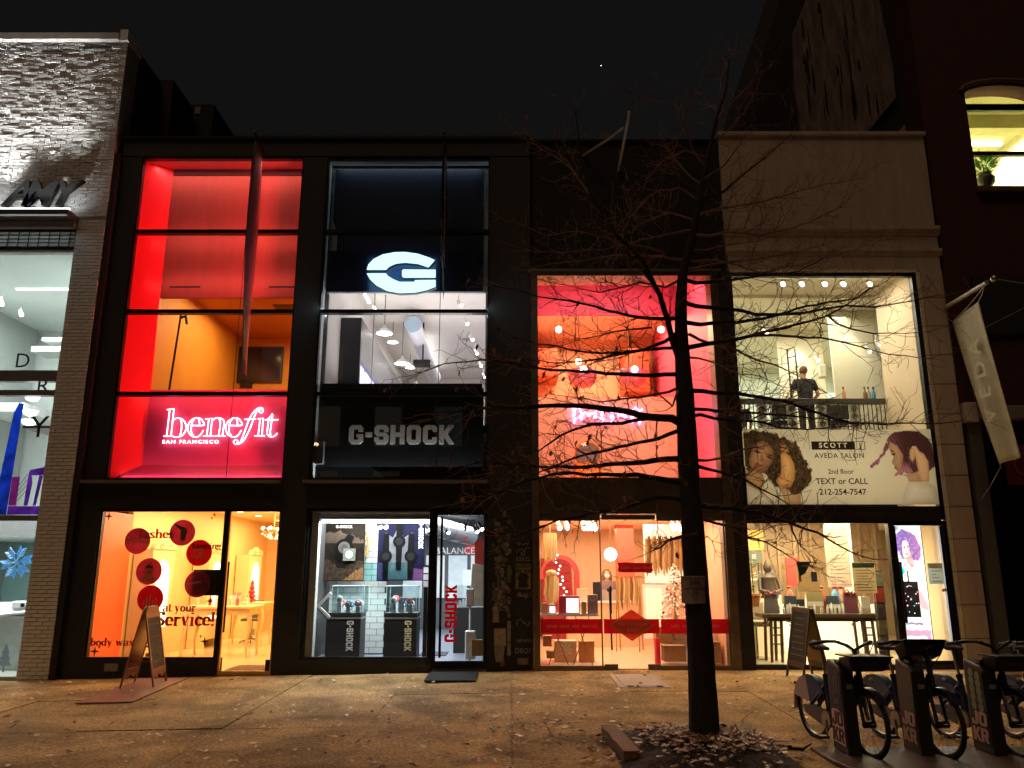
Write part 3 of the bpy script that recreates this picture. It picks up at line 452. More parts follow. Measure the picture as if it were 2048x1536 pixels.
# houses across the street, behind the camera: they show only as faint reflections in the dark panes
ob = thing('opposite_building', 'dark house across the street with a few lit windows, seen only in reflections', 'building', (-4, -27, -.3))
MB().box(-22, 16, -34, -27, -.3, 15).build('wall', M('opposite_wall', (.05, .035, .03), .9, noise=.3), ob)
random.seed(19)
for i in range(11):
    for j in range(3):
        if random.random() < .45: MB().box(-20+3.2*i, -18.6+3.2*i, -27, -26.95, 4.5+3.4*j, 6.6+3.4*j).build('window', glow('far_window_%d' % (i % 3), [(1, .75, .45), (1, .9, .7), (.7, .85, 1)][i % 3], .11), ob)
for k, x in enumerate((-9.5, 3.5)):
    t = thing('street_lamp', ['street lamp across the road at the left, behind the camera', 'street lamp across the road at the right, behind the camera'][k], 'street lamp', (x, -25, -.3), 'street lamps across the road'); MB().tube([(x, -25, -.3), (x, -25, 7.2), (x, -24.2, 7.6)], [.09, .06, .05], 8).build('pole', M('lamp_pole', (.05, .05, .05), .6), t); MB().ball((x, -24.0, 7.55), .16, 10, 6, 1, 1.6, .5).build('lamp_head', glow('sodium', (1, .62, .3), 30), t, smooth=True)
# ================================================================ common facade materials
black = M('black_stucco', (.022, .021, .020), .75, noise=.25, ns=12, bump=.25, bs=90)
blackm = M('black_metal', (.012, .012, .012), .38, metal=.3, noise=.2)
darkm = M('dark_steel', (.05, .045, .04), .35, metal=.8, noise=.2)
pane = glass('window_glass', (.97, .98, .97), .05)
white = M('white_paint', (.78, .78, .76), .5, noise=.04)
steel = M('brushed_steel', (.42, .38, .33), .34, metal=.9, noise=.2, ns=5, streak=(1, 1, 30))

# ================================================================ white brick building on the left
bb = thing('white_brick_building', 'tall white painted brick building at the left edge of the row', 'building', (-8.6, 0, -.2))
brickm = M('painted_brick', (.72, .69, .65), .7, noise=.14, ns=14, bump=.3, bs=45)
mortar = M('brick_mortar', (.34, .32, .30), .9, bump=.3)
redbrick = M('dark_red_brick', (.07, .018, .012), .85, noise=.35, ns=9, bump=.2)
w = MB(); w.box(-13, -7.6, -.11, .35, 8.05, 11.78); w.build('upper_wall', mortar, bb)
MB().box(-8.13, -7.6, -.11, .35, -.35, 8.05).build('pier_core', mortar, bb)
MB().box(-13, -7.6, .35, 1.35, 9.0, 11.9).build('party_wall', redbrick, bb)
B('coping', M('coping_stone', (.5, .46, .42), .7, noise=.2), bb, -13, -7.74, -.24, .4, 11.78, 11.92)
B('coping_end', brickm, bb, -7.74, -7.58, -.2, .4, 11.78, 12.02)
def brick_mesh(wd, rough=1):
    h = .054; j = lambda a: random.uniform(-a, a)*rough; d = random.choice((.0, .003, .007, .012, .02, .03))*rough
    b0 = [(-wd/2, .03, -h/2), (wd/2, .03, -h/2), (wd/2, .03, h/2), (-wd/2, .03, h/2)]
    f0 = [(-wd/2+j(.004), -.012-d+j(.011), -h/2+j(.007)), (wd/2+j(.004), -.012-d+j(.011), -h/2+j(.007)), (wd/2+j(.004), -.012-d+j(.011), h/2+j(.007)), (-wd/2+j(.004), -.012-d+j(.011), h/2+j(.007))]
    v = b0+f0; return v, [(4, 5, 6, 7), (0, 4, 7, 3), (1, 2, 6, 5), (3, 7, 6, 2), (0, 1, 5, 4)]
VAR = {.2: [brick_mesh(.2, .48) for _ in range(14)], .095: [brick_mesh(.095, .48) for _ in range(8)], .201: [brick_mesh(.201, .18) for _ in range(10)], .0951: [brick_mesh(.0951, .18) for _ in range(6)]}   # ragged upper bricks, smoother pier bricks
VM = {}
for k, lst in VAR.items():
    VM[k] = []
    for v, f in lst:
        me = bpy.data.meshes.new('brick'); me.from_pydata(v, [], f); me.update(); me.materials.append(brickm); VM[k].append(me)
cells = []
def lay(x0, x1, z0, z1, full=.2, half=.095):
    r = 0; z = z0+.0325
    while z < z1:
        x = x1-(.0 if r % 2 else 0)
        if r % 2: cells.append((x-.0475, z, half)); x -= .105
        while x-.2 > x0: cells.append((x-.1, z, full)); x -= .21
        if x-.095 > x0: cells.append((x-.0475, z, half))
        z += .065; r += 1
lay(-10.2, -7.6, 8.06, 11.76); lay(-8.14, -7.6, -.2, 8.02, .201, .0951)
cells.sort(key=lambda c: (c[0] < -9.55, c[2] < .15, (c[1]-1.6)**2*.7+c[0]**2))
rest = MB(); o0 = off(bb)
for i, (x, z, wd) in enumerate(cells):
    k = random.randrange(len(VM[wd]))
    if i < 300:
        o = bpy.data.objects.new('brick', VM[wd][k]); COL.objects.link(o); o.parent = bb; o.location = Vector((x, -.118, z))-o0
    else:
        v, f = VAR[wd][k]; rest.add([(a+x, b-.118, c+z) for a, b, c in v], f)
rest.build('brickwork', brickm, bb, kind='stuff')
# ledge with its uplight, louvre panel, storefront frame
B('ledge', M('ledge_metal', (.09, .08, .075), .5, metal=.3), bb, -13, -8.1, -.5, -.112, 7.93, 8.03)
B('soffit_trim', M('trim_grey', (.5, .52, .53), .5), bb, -13, -8.13, -.2, -.112, 7.80, 7.925)
for z in (7.47, 7.545, 7.62, 7.70):
    B('louvre_slat', M('louvre_metal', (.45, .47, .47), .5, metal=.1), bb, -13, -8.14, -.12, -.06, z, z+.05)
for i in range(9): B('louvre_rod', blackm, bb, -9.75+.19*i, -9.738+.19*i, -.14, -.128, 7.42, 7.76)
frm = M('mullion_alu', (.32, .31, .29), .4, metal=.6)
for z0, z1 in ((7.36, 7.42), (4.9, 5.1), (4.64, 4.74), (2.44, 2.53), (-.3, -.1)):
    B('transom', frm, bb, -13, -8.14, -.08, .06, z0, z1)
for z0, z1 in ((5.1, 7.36), (4.74, 4.9), (2.53, 4.64), (-.1, 2.44)):
    B('pane', pane, bb, -13, -8.14, -.02, -.01, z0, z1)
lamp('ledge_uplight', 'AREA', (-9.6, -.42, 8.07), 5, (.93, .97, 1.0), (3.0, .05), (PI-math.radians(18), 0, 0), bb, spread=2.2)
lamp('ledge_uplight', 'AREA', (-9.6, -.44, 8.08), 20, (.92, .95, .96), (3.0, .04), (PI-math.radians(9), 0, 0), bb, spread=.6)
lamp('louvre_light', 'AREA', (-9.6, -.36, 7.9), 5, (.9, 1, .98), (2.8, .06), (math.radians(-30), 0, 0), bb)
MB().box(-11.3, -8.1, -.48, -.44, 8.03, 8.06).build('light_strip', glow('led_cool', (.85, .95, 1), 5), bb)
GAIN[0] = 2.1
# interior of the brick shop
wl = M('gallery_white', (.72, .77, .75), .55, noise=.03); grey = M('gallery_grey', (.34, .37, .35), .6, noise=.05); teal = M('teal_wall', (.25, .42, .40), .6, noise=.05)
B('ceiling', wl, bb, -13.4, -8.12, .06, 5.2, 7.42, 7.5); B('floor', M('pale_floor', (.5, .52, .5), .3), bb, -13.4, -8.12, .06, 5.2, -.3, -.12)
B('back_wall', wl, bb, -13.4, -8.12, 5.2, 5.3, 2.3, 7.42); B('back_wall', teal, bb, -13.4, -8.12, 5.1, 5.3, -.12, 2.3)
B('side_wall', grey, bb, -11.9, -11.8, .06, 5.1, -.12, 7.42); B('side_wall', wl, bb, -8.2, -8.13, .06, 5.1, -.12, 7.42)
B('mezzanine_floor', white, bb, -11.8, -8.2, 1.5, 5.1, 2.25, 2.55)
B('bulkhead', white, bb, -10.4, -8.3, 3.0, 3.5, 6.55, 6.63); B('bulkhead', M('shelf_grey', (.45, .47, .46), .5), bb, -10.55, -8.3, 2.9, 3.5, 6.28, 6.4); B('bulkhead', white, bb, -11.8, -10.7, 3.2, 5.1, 5.0, 5.2)
B('light_slot', glow('slot_white', (.95, 1, .97), 1.6), bb, -10.5, -9.4, 2.0, 2.08, 7.39, 7.42)
lamp('ceiling_light', 'AREA', (-9.9, 1.8, 7.3), 95, (.93, 1, .97), (2.6, 2), (0, 0, 0), bb)
lamp('ceiling_light', 'AREA', (-9.8, .9, 4.6), 22, (.95, 1, .98), (1.6, .5), (math.radians(25), 0, 0), bb)
lamp('ceiling_light', 'AREA', (-10.0, 1.2, 2.2), 42, (.93, 1, .98), (2, 1.2), (0, 0, 0), bb)
# dark buildings stepping up behind
B('dark_roof_building', M('soot_wall', (.03, .012, .010), .9, noise=.3), None, -12, -7.33, 1.36, 2.5, 8, 11.95, label='dark red rooftop wall stepping up behind the brick building', cat='building')
rb = thing('roof_bulkhead', 'black rooftop bulkhead with a small pale opening behind the black building', 'building', (-8, 2.6, 9))
B('wall', M('bulkhead_black', (.008, .008, .008), .9), rb, -11, -6.92, 2.6, 5.3, 9, 12.15)
B('vent_opening', M('pale_vent', (.25, .22, .19), .8), rb, -7.35, -7.22, 2.585, 2.6, 11.9, 12.08)
# ================================================================ black twin building (beauty shop + watch shop)
tb = thing('black_building', 'black stucco building holding the red-lit beauty shop and the watch shop', 'building', (-3.6, 0, -.1))
for x0, x1 in ((-7.5, -7.12), (-4.0, -3.55), (-.42, .34)):
    B('pillar', black, tb, x0, x1, 0, .35, -.35, 9.37)
B('parapet', black, tb, -7.5, .34, -.01, .35, 9.37, 9.72); B('coping', blackm, tb, -7.55, .36, -.05, 1.5, 9.72, 9.78)
for x0, x1 in ((-7.12, -4.0), (-3.55, -.42)): B('spandrel', black, tb, x0, x1, .005, .35, 2.66, 3.15)
B('plinth', black, tb, -7.12, -4.93, .004, .35, -.35, .16); B('plinth', black, tb, -3.55, -1.38, .004, .35, -.35, .16)
B('roof', blackm, tb, -7.5, .34, .35, 11.3, 9.37, 9.6)
B('party_wall', black, tb, -7.56, -7.5, .36, 11.3, -.3, 9.36); B('party_wall', black, tb, .28, .34, .36, 11.3, -.3, 9.36)
B('side_return', M('lower_left_recess', (.02, .018, .016), .8), tb, -7.6, -7.5, -.105, .3, -.35, 9.37)
ledgem = M('sill_metal', (.28, .25, .21), .4, metal=.5)
B('sill', ledgem, tb, -7.46, -4.02, -.16, .0, 3.08, 3.13); B('sill', ledgem, tb, -3.62, -.42, -.16, .0, 3.08, 3.13)
def big_window(x0, x1, zs, group):
    wdw = MB().box(x0, x1, .02, .12, zs[0]-.05, zs[0]).box(x0, x1, .02, .12, zs[-1], zs[-1]+.04).box(x0-.03, x0, .02, .12, zs[0], zs[-1]).box(x1, x1+.03, .02, .12, zs[0], zs[-1]).build('window', blackm, tb)
    for z in zs[1:-1]: MB().box(x0, x1, .0, .13, z-.035, z+.035).build('mullion', blackm, wdw)
    for a, b_ in zip(zs, zs[1:]): MB().box(x0, x1, .06, .07, a+.036, b_-.036).build('pane', pane, wdw)
    return wdw
big_window(-7.09, -4.03, [3.18, 4.69, 6.24, 7.82, 9.33], 1); big_window(-3.52, -.45, [3.18, 4.69, 6.24, 7.82, 9.33], 1)
# -------- beauty shop, upper box
red = M('lacquer_red', (.80, .008, .022), .45, noise=.03); dusk = M('dusty_red', (.50, .11, .085), .8, noise=.12, ns=2, streak=(3, 1, .6)); pinkred = M('pink_red', (.84, .055, .18), .5, noise=.03)
GAIN[0] = 1.0
MB().prismz([(-7.10, .13), (-6.70, .45), (-6.70, .5), (-7.10, .5)], 3.15, 9.36).build('splayed_reveal', red, tb); B('reveal_wall', pinkred, tb, -4.03, -3.99, .13, .5, 3.15, 9.36)
B('reveal_head', M('pink_head', (.8, .25, .25), .5), tb, -7.09, -4.03, .13, .45, 9.33, 9.36); MB().prismx([(.13, 3.17), (.45, 3.47), (.45, 3.16), (.13, 3.13)], -6.95, -4.03).build('sloped_sill', pinkred, tb)
B('soffit_panel', dusk, tb, -6.72, -4.03, .45, .52, 6.66, 9.33); B('parapet_panel', pinkred, tb, -6.72, -4.03, .45, .52, 3.3, 4.86)
B('soffit_dark_gap', M('maroon_gap', (.05, .01, .01), .8), tb, -6.68, -4.03, .43, .449, 9.2, 9.29)  # thin dark strip laid along the top of the soffit panel
for x0, x1 in ((-6.53, -5.95), (-4.64, -4.08)): B('slot_diffuser', M('slot_black', (.01, .01, .01), .7), tb, x0, x1, .438, .449, 6.86, 6.885)
yel = M('amber_wall', (.62, .26, .03), .6, noise=.06, ns=2); 
B('back_wall', yel, tb, -9.0, -3.9, 6.1, 6.2, 4.2, 7.5); B('ceiling', M('amber_ceiling', (.62, .22, .03), .6, noise=.05), tb, -9.0, -3.9, .52, 6.1, 7.5, 7.56); B('floor', M('dark_floor', (.1, .06, .04), .5), tb, -9.0, -3.9, .52, 6.1, 4.15, 4.2)
B('side_wall', yel, tb, -7.2, -7.1, .52, 6.1, 4.2, 7.5); B('side_wall', yel, tb, -3.98, -3.9, .52, 6.1, 4.2, 7.5)
B('ceiling_grille', M('grille', (.12, .06, .02), .7), tb, -5.45, -4.95, 3.3, 3.8, 7.48, 7.5)
lamp('box_light', 'AREA', (-4.05, .17, 6.3), 34, (1, .08, .07), (5.8, .06), (0, PI/2, 0), tb, spread=1.1)
for z_ in (7.82, 6.95, 4.69): lamp('added_wash_strip', 'AREA', (-5.4, .14, z_), 3.2, (1, .30, .26), (2.6, .03), (PI/2, 0, 0), tb)  # unseen strips added to wash the back panels evenly
lamp('box_light', 'AREA', (-5.5, .2, 9.3), 12, (1, .42, .36), (2.8, .08), (0, 0, 0), tb)
lamp('box_light', 'AREA', (-5.5, .17, 3.22), 5, (1, .5, .5), (2.8, .06), (PI-.35, 0, 0), tb)
lamp('ceiling_light', 'AREA', (-5.4, 3.2, 7.42), 120, (1, .66, .30), (2.4, 2.4), (0, 0, 0), tb)
ns = thing('neon_sign', 'white neon sign in outline serif letters on the red panel', 'neon sign', (-5.3, .38, 3.75))
neon = glow('neon_white', (1, .80, .82), 5)
for strokes in NEON:
    mb = MB()
    for s in strokes:
        pts = []
        for i in range(len(s)-1):                         # Catmull-Rom through the bends
            p0, p1, p2, p3 = s[max(i-1, 0)], s[i], s[i+1], s[min(i+2, len(s)-1)]
            for k in range(4 if len(s) > 4 else 1):
                t = k/4; f = lambda a, b, c, d: .5*(2*b+(c-a)*t+(2*a-5*b+4*c-d)*t*t+(3*b-a-3*c+d)*t**3)
                pts.append((f(p0[0], p1[0], p2[0], p3[0]), .38, f(p0[1], p1[1], p2[1], p3[1])))
        pts.append((s[-1][0], .38, s[-1][1]))
        pts = [(x*.957, y, 1.6+(z-1.6)*.957) for x, y, z in pts]
        mb.tube(pts, .009, 6)
    mb.build('letter', neon, ns, smooth=True)
text('SAN FRANCISCO', -5.83, .38, 3.875, .088, neon, ns, bold=.0, ext=.006, spacing=1.32, sx=1.22)
tv = thing('wall_television', 'black wall television in the amber upstairs room', 'television', (-6.9, 5.9, 6.2))
B('bezel', M('tv_bezel', (.012, .01, .01), .4), tv, -7.7, -5.95, 6.02, 6.09, 6.33, 7.28); B('screen', M('tv_screen', (.02, .012, .015), .12), tv, -7.66, -5.99, 6.01, 6.019, 6.37, 7.24)
B('bracket', blackm, tv, -7.0, -6.7, 6.03, 6.09, 6.2, 6.33)
sp = thing('speaker_pole', 'thin black pole stand with a clamp in the upstairs window', 'pole', (-6.75, 1.5, 4.2))
MB().tube([(-6.86, 1.5, 4.2), (-6.72, 1.5, 6.75)], .022, 8).build('pole', blackm, sp); MB().tube([(-6.72, 1.5, 6.6), (-6.6, 1.46, 6.62), (-6.56, 1.44, 6.45)], .03, 6).build('clamp', blackm, sp)
pf = thing('framed_poster', 'pink framed poster on the amber back wall', 'poster', (-5.6, 6.0, 5.8))
B('frame', white, pf, -5.75, -4.7, 6.05, 6.09, 5.7, 6.75); B('print', M('salmon_print', (.5, .16, .10), .6), pf, -5.71, -4.74, 6.04, 6.049, 5.74, 6.71); MB().prism([(-5.7, 6.5), (-4.76, 6.1), (-4.76, 6.13), (-5.7, 6.53)], 6.033, 6.039).build('print_line', M('maroon_gap'), pf)
# hanging blade banners
def banner(name, label, X, z0, z1, ya, yb, matc, drift):
    t = thing(name, label, 'banner', (X, 0, z0), 'blade banners on the black building')
    mb = MB(); n = 14; k = 4; vs = []
    for i in range(n+1):
        s = i/n
        for j in range(k+1):
            u = j/k; vs.append((X+drift*s*s+.03*math.sin(5*s+3*u), ya+(yb-ya)*u, z1+(z0-z1)*s))
    mb.add(vs, [(i*(k+1)+j, i*(k+1)+j+1, (i+1)*(k+1)+j+1, (i+1)*(k+1)+j) for i in range(n) for j in range(k)])
    o = mb.build('cloth', matc, t, smooth=True); m = o.modifiers.new('thick', 'SOLIDIFY'); m.thickness = .006
    MB().tube([(X, .0, z1+.04), (X, yb-.06, z1+.16)], .016, 8).build('arm', darkm, t)
    MB().tube([(X, yb-.05, z1+.2), (X, yb-.05, 3.12)], .006, 5).build('cable', blackm, t)
    MB().tube([(X, .0, z1+.5), (X, yb-.04, z1+.16)], .005, 5).build('stay', darkm, t)
    return t
banner('blade_banner', 'narrow maroon blade banner hanging in front of the red windows', -4.8, 5.0, 9.42, -.03, -.5, M('banner_maroon', (.18, .085, .095), .8, noise=.3, ns=3), .06)
gb = banner('blade_banner', 'narrow black blade banner with white letters beside the glowing emblem', -1.26, 6.46, 9.36, -.03, -.6, M('banner_black', (.02, .02, .022), .8, noise=.2), .03)
text('G-SHOCK', -1.245, -.32, 7.95, .42, M('banner_letter', (.7, .7, .68), .6), gb, bold=.01, rot=(PI/2, PI/2, PI/2))
text('G-SHOCK', -1.285, -.32, 7.95, .42, M('banner_letter'), gb, bold=.01, rot=(PI/2, PI/2, -PI/2))

GAIN[0] = 1.75
# -------- beauty shop, ground floor
orange = M('coral_wall', (.82, .14, .035), .4, noise=.04); cream = M('butter_wall', (.82, .51, .21), .5, noise=.05, ns=2); creamw = M('butter_white', (.84, .64, .38), .4, noise=.04)
B('reveal_wall', orange, tb, -7.16, -7.09, .12, 1.18, -.1, 2.62); B('side_wall', cream, tb, -7.2, -7.1, 1.18, 9.6, -.1, 2.95)
B('back_wall', cream, tb, -7.2, -3.95, 9.6, 9.7, -.1, 2.95); B('side_wall', cream, tb, -4.0, -3.93, .36, 9.6, -.1, 2.95)
B('ceiling', creamw, tb, -7.2, -3.95, .36, 9.6, 2.95, 3.0); B('shop_floor', M('cream_floor', (.72, .55, .28), .18, noise=.08), tb, -7.12, -3.95, .05, 9.6, -.12, -.05)
for z in (2.64,): B('window_head', blackm, tb, -7.12, -4.0, .03, .12, 2.6, 2.66)
fr = MB().box(-7.1, -4.95, .03, .1, .16, .2).box(-4.97, -4.9, .0, .12, -.08, 2.6).box(-7.12, -7.09, .03, .1, .2, 2.6).build('shop_window', blackm, tb)
MB().box(-7.09, -4.97, .05, .06, .2, 2.6).build('pane', pane, fr)
dr = MB().box(-4.9, -4.87, .03, .09, -.07, 2.6).box(-4.03, -4.0, .03, .09, -.07, 2.6).box(-4.87, -4.03, .03, .09, -.07, -.02).build('door', M('brass_frame', (.55, .38, .15), .35, metal=.8), tb)
MB().box(-4.87, -4.03, .05, .06, -.02, 2.6).build('pane', pane, dr); MB().box(-4.1, -4.03, .02, .1, -.02, .16).build('kick_plate', blackm, dr)
MB().tube([(-4.82, -.02, .6), (-4.82, -.02, 1.75)], .016, 8).build('handle', blackm, dr)
B('door_mat', M('brown_mat', (.15, .07, .03), .95), None, -4.85, -4.2, .25, 1.0, -.049, -.03, label='brown mat inside the open-looking glass door of the beauty shop', cat='mat')
B('socket_cover', M('grey_plastic', (.25, .22, .2), .6), tb, -6.75, -6.53, -.012, .004, -.02, .1)
lamp('ceiling_light', 'AREA', (-5.5, 2.2, 2.9), 62, (1, .70, .38), (2.2, 2.4), (0, 0, 0), tb)
lamp('ceiling_light', 'AREA', (-5.5, 6.4, 2.9), 66, (1, .74, .40), (2.2, 3), (0, 0, 0), tb)
lamp('wall_wash', 'AREA', (-5.9, .35, 2.58), 13, (1, .5, .3), (2, .1), (.25, -.5, 0), tb)
lamp('unseen_front_lamp', 'AREA', (-6, .2, 2.55), 5, (1, .72, .42), (1.8, .06), (.6, 0, 0), tb)  # unseen lamp added near the glass to brighten what faces the street
for y in (3.3, 6.4, 8.6):
    lamp('downlight', 'SPOT', (-6.78, y, 2.92), 26, (1, .83, .4), rot=(0, -.12, 0), spot=.9, parent=tb, r=.03)
for y in (1.6, 3.3, 5.0, 6.4, 8.2):
    MB().lathe([(.001, 0), (.07, 0), (.07, -.012), (.001, -.012)], (-6.4, y, 2.948), 12).build('recessed_light', glow('recess', (1, .86, .55), 4), tb)
# vinyl on the window
vin = thing('window_vinyl', 'round dark red stickers and serif words stuck on the beauty shop window', 'window sticker', (-6, .04, .3))
vred = M('vinyl_plum', (.46, .10, .165), .5, trans=.7); vbr = M('vinyl_red', (.56, .025, .04), .5, trans=.6); vdk = M('vinyl_dark', (.10, .01, .008), .5, trans=.4); vlt = M('vinyl_pale', (.85, .55, .42), .5, trans=.6)
def disc(x, z, r, m, y=.046, name='sticker'): return MB().prism([(x+r*math.cos(2*PI*i/32), z+r*math.sin(2*PI*i/32)) for i in range(32)], y, y+.002).build(name, m, vin)
for x, z, m in ((-6.45, 2.1, vred), (-5.69, 2.24, vred), (-5.37, 1.9, vbr), (-6.2, 1.59, vred), (-6.13, 1.14, vbr), (-5.35, 1.38, vred)): disc(x, z, .222, m)
fat_text('threading', -6.65, 2.07, .1, .044, vlt, vin, width=.42); fat_text('lashes', -6.43, 2.15, .16, .052, vbr, vin, width=.6); fat_text('tanning', -5.5, 1.97, .11, .044, vdk, vin, width=.5)
fat_text('brow', -5.47, 1.91, .1, .043, vlt, vin, width=.2); fat_text('styles', -5.5, 1.8, .1, .043, vlt, vin, width=.26)
fat_text('at your', -5.9, .93, .15, .046, vbr, vin, width=.56); fat_text('Service!', -6.0, .7, .24, .046, vbr, vin, width=1.0); fat_text('body waxing', -7.06, .38, .13, .046, vbr, vin, width=.98)
def star4(x, z, r):
    P = []
    for i in range(8):
        a = PI/4*i; q = r if i % 2 == 0 else r*.26; P.append((x+q*math.cos(a), z+q*math.sin(a)))
    MB().prism(P, .044, .048).build('star', vdk, vin)
for x, z, r in ((-6.99, 2.52, .075), (-5.2, 2.49, .035), (-5.16, 2.55, .035), (-5.11, 1.1, .08), (-5.22, .53, .04), (-5.15, .45, .08), (-6.97, .29, .085), (-6.9, .36, .035)): star4(x, z, r)
# little pictures on the stickers: a bottle, a made-up face, a brush, a wand
MB().prism([(-5.72, 2.12), (-5.64, 2.1), (-5.6, 2.28), (-5.66, 2.33), (-5.76, 2.36), (-5.84, 2.4), (-5.85, 2.38), (-5.72, 2.28)], .043, .0455).build('bottle_print', M('olive_print', (.25, .2, .05), .6, trans=.6), vin)
MB().prism([(-6.33, 1.42), (-6.07, 1.42), (-6.1, 1.5), (-6.15, 1.53), (-6.12, 1.62), (-6.15, 1.7), (-6.2, 1.75), (-6.25, 1.7), (-6.29, 1.62), (-6.25, 1.53), (-6.3, 1.5)], .043, .0455).build('face_print', M('sepia_print', (.75, .5, .28), .6, trans=.7), vin)
MB().prism([(-6.26, 1.66), (-6.2, 1.69), (-6.14, 1.66), (-6.15, 1.64), (-6.2, 1.66), (-6.25, 1.64)], .0405, .0428).build('face_print', vdk, vin); MB().prism([(-6.23, 1.575), (-6.2, 1.59), (-6.16, 1.575), (-6.2, 1.56)], .0405, .0428).build('face_print', vbr, vin)
MB().prism([(-5.54, 1.36), (-5.3, 1.4), (-5.3, 1.43), (-5.54, 1.4)], .043, .0455).build('wand_print', vlt, vin)
for i in range(5): MB().box(-6.25+.05*i, -6.22+.05*i, .043, .0455, 1.02, 1.12+.04*(i % 3)).build('bottle_print', M('pale_red', (.7, .2, .15), .6), vin)
bs = thing('notice_board', 'black square notice hung inside the beauty shop window', 'notice', (-5.2, .1, 1.2))
B('panel', M('notice_black', (.04, .032, .028), .4), bs, -5.45, -4.98, .09, .1, 1.19, 1.62)
for a, b_ in (((-5.38, 1.35), (-5.2, 1.5)), ((-5.2, 1.5), (-5.04, 1.4)), ((-5.36, 1.24), (-5.36, 1.36)), ((-5.06, 1.24), (-5.06, 1.4)), ((-5.36, 1.3), (-5.06, 1.32))):
    MB().tube([(a[0], .088, a[1]), (b_[0], .088, b_[1])], .004, 4).build('line_drawing', M('notice_line', (.12, .1, .08), .6), bs)
# mirrored vanity cabinets along the left wall
def vanity(y, label):
    t = thing('vanity_cabinet', label, 'cabinet', (-6.9, y, -.05), 'vanity cabinets along the yellow wall')
    cab = M('cabinet_cream', (.80, .60, .30), .4, noise=.05)
    B('carcass', cab, t, -7.08, -6.72, y, y+1.0, .12, 2.0, bevel=.01)
    for dy in (0, .9): MB().prismx([(y+dy, -.05), (y+dy+.1, -.05), (y+dy+.1, .12), (y+dy, .12)], -7.08, -6.72).build('foot', cab, t)
    crest = [(y, 2.0)]+[(y+i/20, 2.02+.16*math.sin(PI*i/20)**.7+.03*math.sin(PI*i/20*5)) for i in range(21)]+[(y+1, 2.0)]
    MB().prismx(crest, -6.78, -6.70).build('crest', cab, t)
    ar = [(y+.2, .55), (y+.8, .55), (y+.8, 1.45)]+[(y+.5+.3*math.cos(PI*i/12), 1.45+.36*math.sin(PI*i/12)) for i in range(1, 12)]+[(y+.2, 1.45)]
    MB().prismx(ar, -6.718, -6.706).build('lit_niche', glow('niche_glow', (1, .88, .6), 1.6), t)
    for s in (-1, 1): MB().tube([(-6.70, y+.5+s*.1, 2.06), (-6.70, y+.5+s*.2, 2.10), (-6.70, y+.5+s*.27, 2.05), (-6.70, y+.5+s*.2, 2.02)], .01, 5).build('scroll', M('gilt', (.35, .2, .05), .4), t)
    for z in (.78, 1.05): MB().box(-6.72, -6.66, y+.22, y+.78, z, z+.02).build('shelf', white, t)
    return t
vanity(1.32, 'cream vanity cabinet with lit arched niche, nearest the street'); vanity(4.2, 'cream vanity cabinet with lit arched niche, middle of the three'); vanity(7.0, 'cream vanity cabinet with lit arched niche, farthest inside, seen through the door')
def table(name, label, x0, x1, y0, y1, h, leg=.05, z=-.05):
    t = thing(name, label, 'table', ((x0+x1)/2, (y0+y1)/2, z), 'service tables in the beauty shop'); m = M('table_cream', (.80, .58, .26), .35)
    B('table_top', m, t, x0, x1, y0, y1, h-.05, h, bevel=.012); B('apron', m, t, x0+.05, x1-.05, y0+.05, y1-.05, h-.17, h-.05)
    for x in (x0+.07, x1-.07):
        for y in (y0+.07, y1-.07):
            MB().tube([(x, y, h-.15), (x+.02, y, h*.6), (x-.03, y, h*.25), (x, y, z)], [leg, leg*.9, leg*.45, leg*.55], 8).build('leg', m, t, smooth=True)
    return t
table('service_table', 'cream service table with curved legs seen through the glass door', -6.55, -5.55, 4.6, 5.5, .9); table('service_table', 'cream service table with curved legs behind the word stickers', -6.5, -5.1, 2.3, 3.1, .92)
ch = thing('office_chair', 'grey swivel chair tucked at the cream table', 'chair', (-6.15, 5.9, -.05)); cg = M('chair_grey', (.16, .14, .11), .7)
B('backrest', cg, ch, -6.38, -5.98, 5.95, 6.02, .5, .92, bevel=.02); B('seat', cg, ch, -6.4, -5.98, 5.6, 5.95, .44, .5, bevel=.02); MB().tube([(-6.18, 5.78, .44), (-6.18, 5.78, .05)], .03, 8).build('post', steel, ch)
for k in range(5): MB().tube([(-6.18, 5.78, .06), (-6.18+.26*math.cos(k*1.257), 5.78+.26*math.sin(k*1.257), -.03)], .02, 6).build('base_leg', steel, ch)
xt = thing('small_red_tree', 'small red cone tree on the cream table', 'ornament', (-5.9, 4.9, .9)); 
for k in range(5): MB().lathe([(.1-.018*k, 0), (.13-.022*k, .03), (.02, .11)], (-5.92, 4.8, .92+.09*k), 10).build('tier', M('tree_red', (.55, .03, .02), .5, noise=.4, ns=40), xt)
MB().tube([(-5.92, 4.8, .9), (-5.92, 4.8, .94)], .03, 8).build('stand', M('gilt'), xt)
bk = thing('wire_basket', 'pale basket of products on the cream table', 'basket', (-6.2, 4.85, .9)); MB().lathe([(.12, 0), (.16, .16), (.15, .16), (.11, .01)], (-6.25, 4.8, .9), 12).build('bowl', white, bk)
for k in range(5): MB().lathe([(.02, 0), (.02, .16), (.008, .2)], (-6.25+.07*math.cos(k*1.3), 4.8+.07*math.sin(k*1.3), .93), 8).build('bottle', M('pink_bottle', (.7, .25, .2), .4), bk)
